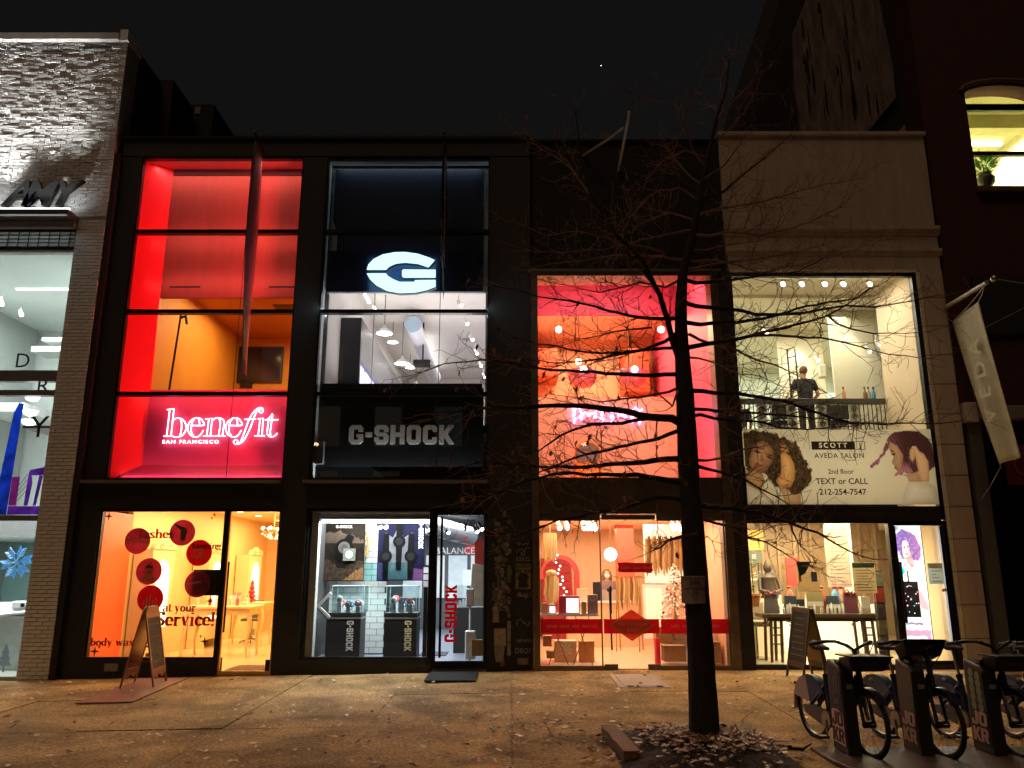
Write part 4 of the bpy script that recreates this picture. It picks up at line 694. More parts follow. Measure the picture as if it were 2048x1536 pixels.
for i, (x, y) in enumerate(((-6.3, 2.6), (-6.1, 2.75), (-5.9, 2.55), (-5.7, 2.7), (-5.5, 2.6), (-5.35, 2.8))):
    MB().lathe([(.035, 0), (.035, .13), (.012, .15), (.012, .2)], (x, y, .92), 10).build('cosmetic_bottle', M('bottle_%d' % (i % 3), [(.7, .5, .35), (.6, .12, .1), (.75, .7, .6)][i % 3], .35), None, smooth=True, label=['tan', 'red', 'white', 'second tan', 'second red', 'rightmost white'][i]+' cosmetic bottle on the cream table behind the word stickers', cat='bottle', group='cosmetic bottles on the cream table')
cd = thing('chandelier', 'glowing crystal chandelier near the ceiling behind the glass door', 'chandelier', (-5.45, 4.6, 2.2)); bulb = glow('bulb_warm', (1, .84, .5), 22); crys = glow('crystal', (1, .8, .45), 1.6)
MB().tube([(-5.45, 4.6, 2.95), (-5.45, 4.6, 2.45)], .012, 6).build('chain', M('gilt'), cd); MB().ball((-5.45, 4.6, 2.5), .07, 10, 6).build('hub', M('gilt'), cd)
for k in range(8):
    a = k*PI/4; c, s = math.cos(a), math.sin(a)
    MB().tube([(-5.45, 4.6, 2.5), (-5.45+.15*c, 4.6+.15*s, 2.42), (-5.45+.27*c, 4.6+.27*s, 2.5)], .01, 5).build('arm', M('gilt'), cd)
    MB().ball((-5.45+.27*c, 4.6+.27*s, 2.55), .03, 8, 6).build('bulb', bulb, cd)
    mb = MB()
    for q in range(4): mb.ball((-5.45+(.27-.06*q)*c, 4.6+(.27-.06*q)*s, 2.42-.035*q), .018, 6, 4)
    mb.build('crystal_drop', crys, cd)
lamp('chandelier_light', 'POINT', (-5.45, 4.6, 2.72), 16, (1, .82, .45), parent=cd, r=.15)
GAIN[0] = 1.35
# ================================================================ watch shop, upper floor
navy = M('navy_panel', (.012, .016, .05), .5, noise=.2); coolw = M('cool_white', (.66, .74, .76), .5, noise=.04); ceilw = M('ceiling_white', (.78, .74, .70), .6, noise=.04)
B('reveal_wall', coolw, tb, -3.54, -3.52, .13, .3, 3.16, 9.36); B('reveal_wall', coolw, tb, -.45, -.43, .13, .3, 3.16, 9.36); B('reveal_head', coolw, tb, -3.52, -.45, .13, .3, 9.33, 9.36)
mb = MB().prism([(-3.45, 9.25), (-.55, 9.25), (-.55, 6.73), (-3.5, 6.73), (-3.5, 7.55), (-3.35, 7.55), (-3.35, 7.95), (-3.45, 8.15)], .3, .36); mb.build('navy_panel', navy, tb)
B('panel_backing', coolw, tb, -3.52, -.45, .37, .42, 6.73, 9.33); B('navy_panel', M('black_panel', (.007, .007, .008), .35, noise=.2), tb, -3.5, -.52, .3, .36, 3.42, 4.86); B('panel_ledge', M('panel_grey', (.035, .037, .04), .5), tb, -3.52, -.45, .13, .3, 3.16, 3.2)
B('panel_cap', M('cap_black', (.02, .02, .022), .4), tb, -3.5, -.55, .28, .5, 4.86, 4.94); B('speaker_box', M('box_grey', (.16, .16, .17), .6), tb, -3.5, -3.36, .13, .27, 3.45, 3.85)
lamp('box_light', 'AREA', (-2, .17, 3.22), 6, (.9, .97, 1), (2.8, .05), (PI-.5, 0, 0), tb)
lamp('box_light', 'AREA', (-2, .2, 9.31), 1.2, (.75, .93, 1), (2.8, .1), (0, 0, 0), tb)
lamp('box_light', 'AREA', (-3.5, .17, 6.3), 3.2, (.7, .9, 1), (.04, 5.5), (0, PI/2, 0), tb); lamp('box_light', 'AREA', (-.47, .17, 6.3), 3.2, (.7, .9, 1), (.04, 5.5), (0, -PI/2, 0), tb)
em = thing('glowing_emblem', 'large glowing blue-white rounded letter G emblem on the navy panel', 'emblem', (-2.1, .12, 6.6))
face = glow('emblem_light', (.60, .93, 1), 1.5)
for i, p in enumerate(GLOGO[:3]):
    MB().prism(p, .10, .125).build('letter_face', face, em)
    cx = sum(a for a, b in p)/len(p); cz = sum(b for a, b in p)/len(p)
    MB().prism([(cx+(a-cx)*1.02, cz+(b-cz)*1.03-.012) for a, b in p], .126, .2).build('letter_return', M('emblem_side', (.08, .14, .2), .5), em)
MB().prism([(a, b) for a, b in GLOGO[3]], .205, .22).build('back_plate', M('emblem_blue', (.06, .16, .42), .5, emit=(.06, .2, .55), es=.25), em)
lamp('emblem_halo', 'AREA', (-2.08, .24, 7.03), 3.2, (.35, .75, 1), (1.25, .75), (PI/2, 0, 0), em)
bs2 = thing('block_letter_sign', 'white block letter shop name on the black panel under the emblem', 'sign', (-2, .28, 3.8))
wd = block_width('G-SHOCK', .345, .12); offw = M('sign_offwhite', (.80, .80, .74), .5, noise=.05)
block_text('G-SHOCK', .345, .04, offw, bs2, lambda a, u, o: (-2.94+a*1.88/wd, .298-o, 3.82+u), gap=.12)
# room behind
B('ceiling', ceilw, tb, -3.55, -.42, .42, 11, 7.62, 7.7); B('back_wall', ceilw, tb, -3.55, -.42, 11, 11.1, 4.2, 7.62); B('floor', M('dark_floor'), tb, -3.55, -.42, .5, 11, 4.15, 4.2)
B('side_wall', ceilw, tb, -3.54, -3.47, .42, 11, 4.2, 7.62); B('side_wall', M('lilac_white', (.72, .68, .74), .6), tb, -.5, -.43, .42, 11, 4.2, 7.62)
sh = thing('display_wall', 'dark display wall with violet lit shelves along the upstairs showroom', 'display wall', (-3.3, 3.5, 4.2))
B('end_panel', M('panel_black2', (.02, .02, .022), .4), sh, -3.46, -3.05, 1.5, 1.6, 4.2, 6.6); B('upper_panel', M('panel_grey2', (.17, .16, .17), .5), sh, -3.46, -3.05, 1.61, 7.6, 5.75, 6.6); B('lower_panel', M('panel_black2'), sh, -3.46, -3.05, 1.61, 7.6, 4.2, 4.9)
for i in range(9): B('lit_niche', glow('violet_glow', (.35, .32, 1), 1.2), sh, -3.2, -3.1, 1.75+.65*i, 2.25+.65*i, 4.95, 5.7)
lamp('ceiling_light', 'AREA', (-1.9, 3.0, 5.2), 46, (1, .92, .88), (2, 4), (PI, 0, 0), tb); lamp('ceiling_light', 'AREA', (-1.8, 8, 7.5), 40, (1, .93, .86), (2, 4), (0, 0, 0), tb)
shade = M('lamp_enamel', (.75, .75, .73), .35); warmdisc = glow('lamp_disc', (1, .97, .92), 9)
def pendant(x, y, z, r, label, top=7.62):
    t = thing('pendant_lamp', label, 'lamp', (x, y, z), 'pendant lamps in the upstairs showroom')
    MB().tube([(x, y, top), (x, y, z+r*.9)], .012, 6).build('cord', M('cord_grey', (.2, .2, .2), .6), t)
    MB().lathe([(r, 0), (r*.95, r*.18), (r*.5, r*.5), (r*.22, r*.65), (r*.2, r*1.0), (r*.1, r*1.05)], (x, y, z), 20).build('lamp_shade', shade, t, smooth=True)
    MB().lathe([(.001, -.004), (r*.93, -.004), (r*.9, .01), (.001, .01)], (x, y, z), 20).build('bulb', warmdisc, t)
for x, y, z, r, l in ((-2.83, 3.0, 6.72, .19, 'white enamel pendant lamp nearest the window'), (-2.95, 5.0, 7.1, .14, 'small white pendant lamp close to the ceiling, behind the nearest one'), (-2.7, 5.0, 6.55, .19, 'white enamel pendant lamp in the middle of the upstairs showroom'), (-2.9, 8.0, 7.22, .14, 'small white pendant lamp deep in the showroom near the projector'), (-3.0, 2.6, 5.25, .17, 'low white pendant lamp beside the violet shelves'), (-2.66, 7.5, 6.5, .2, 'farthest white pendant lamp, low over the window sill')):
    pendant(x, y, z, r, l)
du = thing('air_duct', 'round white air duct running under the upstairs ceiling', 'duct', (-2.3, 6, 7)); MB().tube([(-2.3, 3.8, 7.18), (-2.35, 9.5, 7.30)], .19, 20).build('duct', M('duct_white', (.7, .72, .78), .4), du, smooth=True); MB().lathe([(.001, 0), (.2, 0), (.2, .02), (.001, .02)], (0, 0, 0), 20).xf(Matrix.Translation((-2.3, 3.79, 7.18)) @ Matrix.Rotation(PI/2, 4, 'X')).build('end_cap', M('duct_cap', (.45, .6, .75), .5), du)
pj = thing('ceiling_projector', 'black projector hanging from the upstairs ceiling', 'projector', (-2.2, 5, 6.5)); B('body', blackm, pj, -2.42, -2.0, 4.9, 5.2, 6.5, 6.64, bevel=.02); MB().tube([(-2.2, 5.05, 6.64), (-2.2, 5.05, 7.62)], .02, 8).build('mount', blackm, pj); MB().tube([(-2.1, 4.9, 6.57), (-2.1, 4.86, 6.57)], .05, 12).build('lens', M('tv_screen'), pj)
def spotbar(pts, label, m=white, group=None, on=True, parent_name='track_light', aim=(.15, -.1, -.25)):
    for (x, y, z) in pts:
        t = thing(parent_name, label, 'spotlight', (x, y, z), group)
        MB().tube([(x, y, z+.16), (x, y, z)], .01, 6).build('stem', m, t)
        a = Vector(aim).normalized()*.11; p = Vector((x, y, z))
        MB().tube([p-a*.3, p+a], [.035, .045], 12).build('can', m, t, smooth=True); MB().ball(tuple(p+a*1.02), .04, 10, 6).build('lens', glow('spot_lens', (1, .93, .8), 14), t)
for i in range(6): spotbar([(-1.15+.06*i, 2.4+1.3*i, 7.25)], ['white track spotlight, nearest of the row by the right wall', 'white track spotlight, second of the row by the right wall', 'white track spotlight, third of the row by the right wall', 'white track spotlight, fourth of the row by the right wall', 'white track spotlight, fifth of the row by the right wall', 'white track spotlight, farthest of the row by the right wall'][i], group='track spotlights upstairs')
for i, (y, x) in enumerate(((1.3, -3.2), (2.1, -3.15), (2.9, -3.1))): B('tube_light', glow('tube_white', (.9, .97, 1), 6), None, x, x+.05, y, y+.55, 7.3, 7.33, label=['short white ceiling tube light nearest the window', 'short white ceiling tube light, middle one', 'short white ceiling tube light above the dark display wall'][i], cat='light', group='tube lights on the showroom ceiling')
for x, y in ((-2.9, 2.2), (-1.6, 2.2), (-1.2, 6.5)): MB().lathe([(.001, 0), (.14, 0), (.14, .01), (.001, .01)], (x, y, 7.606), 20).build('ceiling_speaker', M('speaker_grey', (.4, .39, .4), .7), tb)

GAIN[0] = 4.0
# ================================================================ watch shop, ground floor
B('window_head', blackm, tb, -3.55, -1.38, .03, .12, 2.6, 2.66); B('window_head', blackm, tb, -1.38, -.42, .03, .12, 2.54, 2.66)
fr = MB().box(-3.52, -1.42, .03, .1, .16, .2).box(-1.42, -1.33, -.02, .12, -.1, 2.6).box(-3.55, -3.52, .03, .1, .16, 2.6).build('shop_window', blackm, tb)
MB().box(-3.52, -1.42, .05, .06, .2, 2.6).build('pane', pane, fr)
dr = MB().box(-1.33, -1.28, .0, .05, .02, 2.54).box(-.47, -.42, .0, .05, .02, 2.54).box(-1.28, -.47, .0, .05, .02, .14).build('door', blackm, tb)
MB().box(-1.28, -.47, .02, .03, .14, 2.54).build('pane', pane, dr); MB().tube([(-1.2, -.06, .2), (-1.2, -.06, 2.5)], .022, 10).build('handle', blackm, dr); B('threshold', steel, tb, -1.33, -.42, -.04, .1, -.1, -.06)
redv = M('vinyl_bright_red', (.85, .012, .02), .5, trans=.6); wd2 = block_width('G-SHOCK', .2, .12)
block_text('G-SHOCK', .2, .002, redv, dr, lambda a, u, o: (-.93-u, .012-o, .44+a*.92/wd2), gap=.12)
gw = M('watch_white', (.62, .64, .66), .5, noise=.05); tilew = M('white_tile', (.6, .6, .58), .4, noise=.05)
B('shop_floor', M('blue_floor', (.22, .25, .33), .3, noise=.15), tb, -3.5, -.42, .05, 8, -.05, .1); B('ceiling', M('black_ceiling', (.012, .012, .014), .7), tb, -3.55, -.42, .36, 8, 2.72, 2.78); B('back_wall', M('grey_back', (.13, .14, .15), .6), tb, -3.55, -.42, 8, 8.1, .1, 2.72)
B('side_wall', M('grout_black', (.03, .03, .03), .8), tb, -3.54, -3.48, .12, 8, .1, 2.72); B('side_wall', M('grey_back'), tb, -.5, -.43, .36, 8, .1, 2.72); B('reveal_post', M('reveal_grey', (.48, .5, .47), .45), tb, -3.5, -3.36, .13, .3, .1, 2.6)
tw = thing('tiled_partition', 'white brick-tile partition in the watch shop window', 'partition', (-3, 1.5, .1)); B('core', M('grout_black'), tw, -3.42, -2.35, 1.52, 1.58, .1, 2.5)
for r in range(22):
    z = .12+r*.108; x = -3.42-(.13 if r % 2 else 0)
    while x < -2.36:
        a, b_ = max(x, -3.42), min(x+.25, -2.36)
        if b_-a > .04: B('tile', tilew, tw, a, b_, 1.505, 1.52, z, z+.1)
        x += .26
rail = thing('window_truss', 'bright metal truss across the top of the watch shop window', 'truss', (-2.4, .25, 2.45))
for z in (2.5, 2.6): MB().tube([(-3.4, .25, z), (-1.45, .25, z)], .022, 8).build('bar', steel, rail)
for i in range(8): MB().tube([(-3.3+.26*i, .25, 2.5), (-3.17+.26*i, .25, 2.6)], .01, 6).build('brace', steel, rail)
B('back_plate', M('truss_plate', (.7, .72, .7), .4), rail, -3.45, -1.42, .29, .31, 2.42, 2.6)
def poster(name, label, x0, x1, z0, z1, y, base):
    t = thing(name, label, 'poster', ((x0+x1)/2, y, z0)); B('sheet', base, t, x0, x1, y, y+.012, z0, z1); B('rail', steel, t, x0, x1, y-.01, y+.02, z1, z1+.02)
    for x in (x0+.06, x1-.06): MB().tube([(x, y, z1+.02), (x, y, 2.7)], .004, 4).build('wire', steel, t)
    return t
p1 = poster('hanging_poster', 'dark sepia poster with a rugged watch over a rocky ridge', -3.6, -2.74, 1.42, 2.5, 1.2, M('sepia_dark', (0.0112, 0.008, 0.006), .5, noise=.7, ns=3))
def watch(mb, cx, cz, r, y, strap):
    mb.prism([(cx+r*math.cos(2*PI*i/20), cz+r*math.sin(2*PI*i/20)) for i in range(20)], y-.004, y)
    mb.prism([(cx-.5*r, cz+.8*r), (cx+.5*r, cz+.8*r), (cx+.42*r, cz+strap), (cx-.42*r, cz+strap)], y-.003, y-.0005); mb.prism([(cx-.5*r, cz-.8*r), (cx+.5*r, cz-.8*r), (cx+.4*r, cz-strap), (cx-.4*r, cz-strap)], y-.003, y-.0005)
def ridge(x0, x1, z0, zs, y, m, par, name):
    n = 22; P = [(x0, z0)]+[(x0+(x1-x0)*i/n, zs(i/n)+random.uniform(-.03, .03)) for i in range(n+1)]+[(x1, z0)]; MB().prism(P, y, y+.003).build(name, m, par)
ridge(-3.59, -2.75, 1.43, lambda s: 1.72+.08*math.sin(9*s), 1.195, M('rock_print', (0.036, 0.024, 0.0168), .6, noise=.9, ns=14), p1, 'rock_print'); ridge(-3.15, -2.75, 1.43, lambda s: 1.42+.26*s, 1.190, M('amber_rock', (0.182, 0.091, 0.0385), .6, noise=.6, ns=20), p1, 'rock_print')
ridge(-3.59, -2.75, 2.1, lambda s: 2.22+.1*math.sin(4*s), 1.196, M('cloud_print', (0.055, 0.0385, 0.0275), .6, noise=.5, ns=4), p1, 'cloud_print')
mb = MB(); watch(mb, -3.12, 2.02, .16, 1.186, .26); mb.xf(Matrix.Translation((-3.12, 0, 2.02)) @ Matrix.Rotation(.5, 4, 'Y') @ Matrix.Translation((3.12, 0, -2.02))); mb.build('watch_print', M('watch_black', (.004, .004, .004), .7), p1)
for r, y in ((.11, 1.1805), (.06, 1.1785)): MB().prism([(-3.12+r*math.cos(2*PI*i/20), 2.02+r*math.sin(2*PI*i/20)) for i in range(20)], y-.001, y).build('watch_print', M('watch_ring%g' % r, (.05, .042, .034) if r > .1 else (.02, .02, .02), .5), p1)
text('G-SHOCK', -3.14, 1.192, 2.4, .07, M('print_grey', (.3, .28, .25), .6), p1, bold=.003, ext=.001)
p2 = poster('hanging_poster', 'dark blue and violet poster with three black watches', -2.5, -1.62, 1.42, 2.52, 1.2, M('blue_poster', (0.0072, 0.0072, 0.021), .5, noise=.5, ns=2))
MB().prism([(-2.49, 1.43), (-1.63, 1.43), (-1.63, 1.62), (-2.49, 1.75)], 1.196, 1.199).build('glow_print', M('violet_print', (0.091, 0.035, 0.105), .6, noise=.5, ns=3), p2); MB().prism([(-2.38, 1.45), (-1.83, 1.45), (-1.86, 2.3), (-2.02, 2.2), (-2.12, 2.42), (-2.22, 2.2), (-2.36, 2.3)], 1.193, 1.1955).build('glow_print', M('silver_print', (0.0935, 0.0935, 0.105), .6, noise=.3), p2)
for cx, cz, s, y in ((-2.34, 1.86, .42, 1.186), (-2.1, 2.13, .52, 1.182), (-1.88, 1.86, .42, 1.186)):
    mb = MB(); watch(mb, cx, cz, .115, y, s); mb.build('watch_print', M('watch_black'), p2)
    MB().prism([(cx+.07*math.cos(2*PI*i/16), cz+.07*math.sin(2*PI*i/16)) for i in range(16)], y-.0065, y-.0055).build('watch_print', M('watch_dial', (.012, .012, .014), .6), p2)
wd3 = block_width('G-SHOCK', .085, .12); block_text('G-SHOCK', .085, .002, M('print_white', (.6, .6, .62), .6), p2, lambda a, u, o: (-1.74+u, 1.192-o, 2.5-a*.5/wd3), gap=.12)
for k_ in ('sepia_dark', 'rock_print', 'amber_rock', 'cloud_print', 'watch_black', 'blue_poster', 'violet_print', 'silver_print', 'watch_dial'): MATS[k_].node_tree.nodes['Principled BSDF'].inputs['Specular IOR Level'].default_value = .04      # matt posters
def pedestal(x0, x1, y0, y1, h, label, word=True, lit=(.9, .9, .88)):
    t = thing('display_pedestal', label, 'pedestal', ((x0+x1)/2, (y0+y1)/2, .1), 'black watch pedestals'); bl = M('pedestal_black', (.018, .018, .018), .45, noise=.15)
    B('body', bl, t, x0, x1, y0, y1, .1, h, bevel=.006); B('cap', M('cap_silver', (.4, .4, .38), .35, metal=.5), t, x0-.01, x1+.01, y0-.01, y1+.01, h, h+.025); B('tray', bl, t, x0, x1, y0, y1, h+.026, h+.1)
    if word:
        wx = block_width('G-SHOCK', .12, .12); block_text('G-SHOCK', .12, .006, M('word_%g' % lit[2], lit, .5), t, lambda a, u, o: (x0+.36+u, y0-o-.001, h-.03-a*.5/wx), gap=.12)
    return h+.1
cg_ = glass('case_glass', (.92, .97, .97), .08)
def case(x0, x1, y0, y1, z, h, label):
    t = thing('glass_case', label, 'glass case', ((x0+x1)/2, (y0+y1)/2, z), 'glass watch cases')
    for a in ((x0, x1, y0, y0+.006), (x0, x1, y1-.006, y1), (x0, x0+.006, y0+.006, y1-.006), (x1-.006, x1, y0+.006, y1-.006)): B('glass_side', cg_, t, *a, z+.002, z+h)
    B('glass_top', cg_, t, x0, x1, y0, y1, z+h+.001, z+h+.007)
    ed = M('case_edge', (.5, .62, .62), .3)
    for x in (x0, x1):
        for y in (y0, y1): MB().tube([(x, y, z), (x, y, z+h)], .006, 5).build('edge', ed, t)
    MB().tube([(x0, y0, z+h), (x1, y0, z+h), (x1, y1, z+h), (x0, y1, z+h), (x0, y0, z+h)], .006, 5).build('edge', ed, t)
    lamp('case_light', 'AREA', ((x0+x1)/2, (y0+y1)/2, z+h-.02), 2.0, (.8, .95, 1), (x1-x0-.1, y1-y0-.1), (0, 0, 0), t)
    k = 0
    for i in range(3):
        for j in range(2):
            x = x0+.12+(x1-x0-.24)*i/2; y = y0+.12+(y1-y0-.24)*j; kk = random.uniform(.07, .17)
            c = thing('display_watch', ['wristwatch on a white block in the %s glass case, %s' % ('left' if x0 < -2.6 else 'right', w) for w in ('front left', 'back left', 'front middle', 'back middle', 'front right', 'back right')][2*i+j], 'watch', (x, y, z), 'watches in the glass cases')
            B('block', gw, c, x-.04, x+.04, y-.03, y+.03, z+.001, z+kk); col = [(.6, .6, .6), (.05, .05, .06), (.5, .05, .04), (.06, .12, .3)][(i+2*j) % 4]
            MB().tube([(x+.05*math.cos(a*PI/5), y-.035, z+kk+.06+.05*math.sin(a*PI/5)) for a in range(11)], .014, 6).build('strap', M('strap_%d' % ((i+2*j) % 4), col, .5), c); MB().tube([(x, y-.08, z+kk+.05), (x, y-.05, z+kk+.05)], .036, 14).build('dial', M('dial_silver', (.55, .57, .6), .25, metal=.6), c)
h = pedestal(-3.24, -2.64, .55, 1.05, .78, 'black pedestal with white word, left in the watch window'); case(-3.17, -2.6, .57, 1.03, h, .46, 'clear glass case on the left pedestal with angled sides')
h = pedestal(-2.23, -1.66, .55, 1.05, .78, 'black pedestal with gold-white word, right in the watch window', lit=(.9, .82, .5)); case(-2.21, -1.68, .57, 1.03, h, .46, 'clear glass case on the right pedestal')
pedestal(-2.6, -2.34, 1.75, 2.2, .92, 'plain narrow black pedestal between the two lettered ones', False)
fw = thing('arrow_frame', 'white and black arrow-shaped frame pointing left behind the left glass case', 'frame', (-3.3, .52, .9)); 
for p in ([(-3.42, 1.0), (-3.2, 1.24), (-3.16, 1.21), (-3.36, 1.0)], [(-3.42, 1.0), (-3.36, 1.0), (-3.16, .82), (-3.2, .79)]): MB().prism(p, .5, .545).build('bar', M('frame_white', (.6, .58, .55), .5), fw)
MB().prism([(-3.44, 1.0), (-3.42, 1.0), (-3.2, .79), (-3.2, .765)], .495, .55).build('edge', blackm, fw)
ck = thing('wheel_clock', 'wooden wheel clock seen edge-on against the white tiles', 'clock', (-2.85, 1.4, 1.8)); MB().tube([(-2.8+.1*math.cos(a*PI/10), 1.35, 2.1+.24*math.sin(a*PI/10)) for a in range(21)], .03, 8).build('rim', M('oak', (.4, .24, .08), .5), ck); B('bracket', M('oak'), ck, -2.95, -2.84, 1.38, 1.44, 1.98, 2.26)
for k in range(4): MB().tube([(-2.8, 1.35, 2.1), (-2.8+.1*math.cos(k*PI/2+.4), 1.35, 2.1+.24*math.sin(k*PI/2+.4))], .012, 5).build('spoke', M('oak'), ck)
B('acrylic_screen', glass('cyan_acrylic', (.68, .93, .93), .12), None, -2.72, -1.88, 1.0, 1.012, 1.42, 1.75, label='pale cyan clear acrylic screen between the posters and the cases', cat='screen')
lt = thing('light_cube', 'square white cube with a round mint light in the left of the watch window', 'light', (-3.3, .4, 1.6)); B('cube', M('cube_grey', (.10, .11, .09), .7), lt, -3.12, -2.9, 1.12, 1.17, 1.78, 2.0); MB().prism([(-3.01+.065*math.cos(2*PI*i/20), 1.89+.065*math.sin(2*PI*i/20)) for i in range(20)], 1.112, 1.119).build('lens', glow('mint', (.6, 1, .85), .9), lt)
lamp('shop_light', 'AREA', (-2.4, .9, 2.66), 26, (.92, .97, 1), (2, .8), (-.1, 0, 0), tb); lamp('unseen_front_lamp', 'AREA', (-2.4, .16, 2.42), 9, (.95, .98, 1), (1.9, .05), (.55, 0, 0), tb); lamp('shop_light', 'AREA', (-1.6, 4.2, 2.66), 46, (.9, .96, 1), (2, 4), (0, 0, 0), tb)
for i, (x, y) in enumerate(((-1.62, 1.4), (-1.35, 2.6), (-.75, 2.2), (-.62, 1.2), (-2.4, .5), (-2.3, .5))): spotbar([(x, y, 2.45)], ['bright spotlight by the right edge of the blue poster', 'bright spotlight deep behind the glass door', 'bright spotlight above the shop door, middle', 'bright spotlight above the shop door, right', 'bright spotlight clipped to the truss, left of a pair', 'bright spotlight clipped to the truss, right of a pair'][i], m=blackm, group='spotlights in the watch shop')
dc = thing('silver_duct', 'big silver round duct under the black shop ceiling', 'duct', (-1.2, 3, 2.3)); MB().tube([(-1.75, 2.0, 2.5), (-.95, 4.2, 2.36)], .2, 18).build('duct', M('galvanised', (.45, .46, .5), .3, metal=.8), dc, smooth=True)
for s in (.25, .5, .75): MB().tube([(-1.75+.8*s, 2.0+2.2*s, 2.5-.14*s), (-1.75+.8*s+.016, 2.0+2.2*s+.044, 2.5-.14*s-.003)], .21, 18).build('collar', steel, dc)
ct = thing('sales_counter', 'black sales counter with a glass top behind the door', 'counter', (-.9, 3, .1)); B('base', M('pedestal_black'), ct, -1.1, -.55, 1.7, 4.5, .1, .92); B('glass_top', cg_, ct, -1.1, -.55, 1.7, 4.5, .93, 1.3); B('screen', glow('pos_screen', (.5, .75, .9), .5), ct, -.95, -.7, 2.0, 2.02, 1.32, 1.62)
for i in range(6): B('product_card', gw, ct, -1.02+.07*i, -.98+.07*i, 1.9, 1.96, .94, 1.04+.03*(i % 3))
wf = thing('back_display', 'lit blue and white display shelves at the back of the watch shop', 'shelf', (-2, 7, .1)); 
for i in range(4): B('shelf_panel', glow('blue_panel%d' % (i % 2), [(.35, .6, .75), (.7, .75, .78)][i % 2], .35), wf, -2.9+.6*i, -2.4+.6*i, 7.9, 7.95, .9, 2.0)
text('BALANCE', -1.25, 3.9, 2.02, .2, M('print_white'), wf, ext=.002); B('red_header', M('sale_red', (.5, .04, .04), .6), wf, -1.05, -.5, 3.92, 3.95, 1.95, 2.15)
hp = thing('hanging_coat', 'red and cream jacket hanging by the right edge of the shop door', 'coat', (-.6, .6, .9)); 
MB().prism([(-.66, 2.1), (-.52, 2.2), (-.5, 1.7), (-.66, 1.72)], .5, .6).build('shoulder', M('coat_red', (.5, .05, .03), .8, noise=.3), hp); MB().prism([(-.7, 1.72), (-.5, 1.7), (-.5, 1.0), (-.74, 1.0)], .5, .62).build('body', M('coat_cream', (.5, .42, .3), .85, noise=.2), hp)
gp = thing('sanitizer_stand', 'white dispenser stand inside the door with a small wooden box', 'stand', (-.65, .4, .1)); MB().tube([(-.72, .35, .1), (-.72, .35, 1.1)], .02, 8).build('post', white, gp); B('dispenser', white, gp, -.8, -.66, .3, .38, 1.0, 1.3, bevel=.02); B('drip_tray', white, gp, -.8, -.62, .28, .4, .14, .6, bevel=.02); B('wooden_box', M('oak'), gp, -.68, -.5, .2, .27, .2, .46)
rd = thing('notice_cards', 'three small white framed cards on a black post in the watch shop', 'cards', (-1.62, .6, 1.3)); B('post', blackm, rd, -1.56, -1.49, .62, .66, .1, 1.7)
for z in (1.32, 1.44, 1.56): B('card', gw, rd, -1.57, -1.48, .6, .615, z, z+.1)
B('shop_mat', M('shop_mat_grey', (.06, .06, .08), .9), None, -1.7, -1.2, 1.2, 1.9, .101, .112, label='dark floor mat with red letters inside the watch shop', cat='mat')
# pilaster with stickers and graffiti
ps = thing('sticker_pilaster', 'sticker and graffiti covered face of the black pilaster beside the watch shop', 'sticker wall', (-.03, -.01, 0)); random.seed(4)
stc = [M('sticker_%d' % i, c, .7, noise=.5, ns=18) for i, c in enumerate([(.26, .22, .17), (.14, .10, .07), (.10, .10, .09), (.32, .27, .2), (.16, .06, .05), (.12, .12, .05), (.2, .16, .12)])]
for i in range(130):
    x = random.uniform(-.32, -.04); z = .95+2.15*random.random()**1.25*.78+.0; w_, h_ = random.uniform(.02, .055), random.uniform(.02, .06)
    if z > 2.25 and random.random() < .5: continue
    a = random.uniform(-.3, .3); c, s = math.cos(a), math.sin(a); n = 4 if i % 4 else 12
    P = [(w_*math.cos(2*PI*(k+.5)/n), h_*math.sin(2*PI*(k+.5)/n)) for k in range(n)]
    MB().prism([(x+p*c-q*s, z+p*s+q*c) for p, q in P], -.003-.00015*i, -.0002).build('sticker', random.choice(stc), ps)
for x, z, w_, h_, m in ((-.2, .52, .1, .14, 3), (-.27, .86, .05, .1, 0), (-.05, .55, .03, .1, 0), (-.05, .72, .03, .06, 3), (-.05, .88, .025, .05, 5), (-.05, 1.08, .025, .03, 0), (-.05, 1.55, .03, .14, 5), (.02, .32, .0, .0, 0), (-.05, .33, .03, .1, 0), (-.16, .12, .04, .06, 4), (.18, .14, .09, .05, 6), (-.25, 2.38, .05, .04, 6), (-.2, 2.28, .06, .04, 4)):
    if w_: B('sticker', stc[m], ps, x-w_, x+w_, -.034, -.03, z-h_, z+h_)
MB().prism([(-.27, .13), (-.15, .13), (-.12, .35), (-.14, .4), (-.28, .4), (-.3, .35)], -.036, -.031).build('cup_sticker', M('cup_print', (.22, .2, .18), .7, noise=.3), ps)
B('poster', M('fur_poster', (.24, .18, .06), .7, noise=.5, ns=9), ps, .06, .32, -.012, -.004, 1.3, 1.72); text('DONT\nUSE FUR', .19, -.014, 1.63, .085, M('poster_ink', (.02, .015, .01), .7), ps, bold=.003, ext=.001)
MB().prism([(.1, 1.32), (.28, 1.32), (.26, 1.44), (.29, 1.5), (.24, 1.56), (.14, 1.56), (.09, 1.48), (.12, 1.42)], -.016, -.0125).build('poster_figure', M('poster_ink'), ps)
graf = M('paint_marker', (.32, .30, .27), .6)
def scrawl(x0, x1, z0, z1, n, seed):
    r = random.Random(seed); pts = [(x0+(x1-x0)*((i/n)+r.uniform(-.16, .16)), -.006, z0+(z1-z0)*r.random()) for i in range(n+1)]; q = []
    for a, b_, c in zip(pts, pts[1:], pts[2:]):
        for t in (0, .25, .5, .75):
            q.append(tuple(((a[k]+b_[k])/2*(1-t)**2+2*b_[k]*t*(1-t)+(b_[k]+c[k])/2*t*t) for k in range(3)))
    MB().tube(q, .0045, 4).build('graffiti', graf, ps)
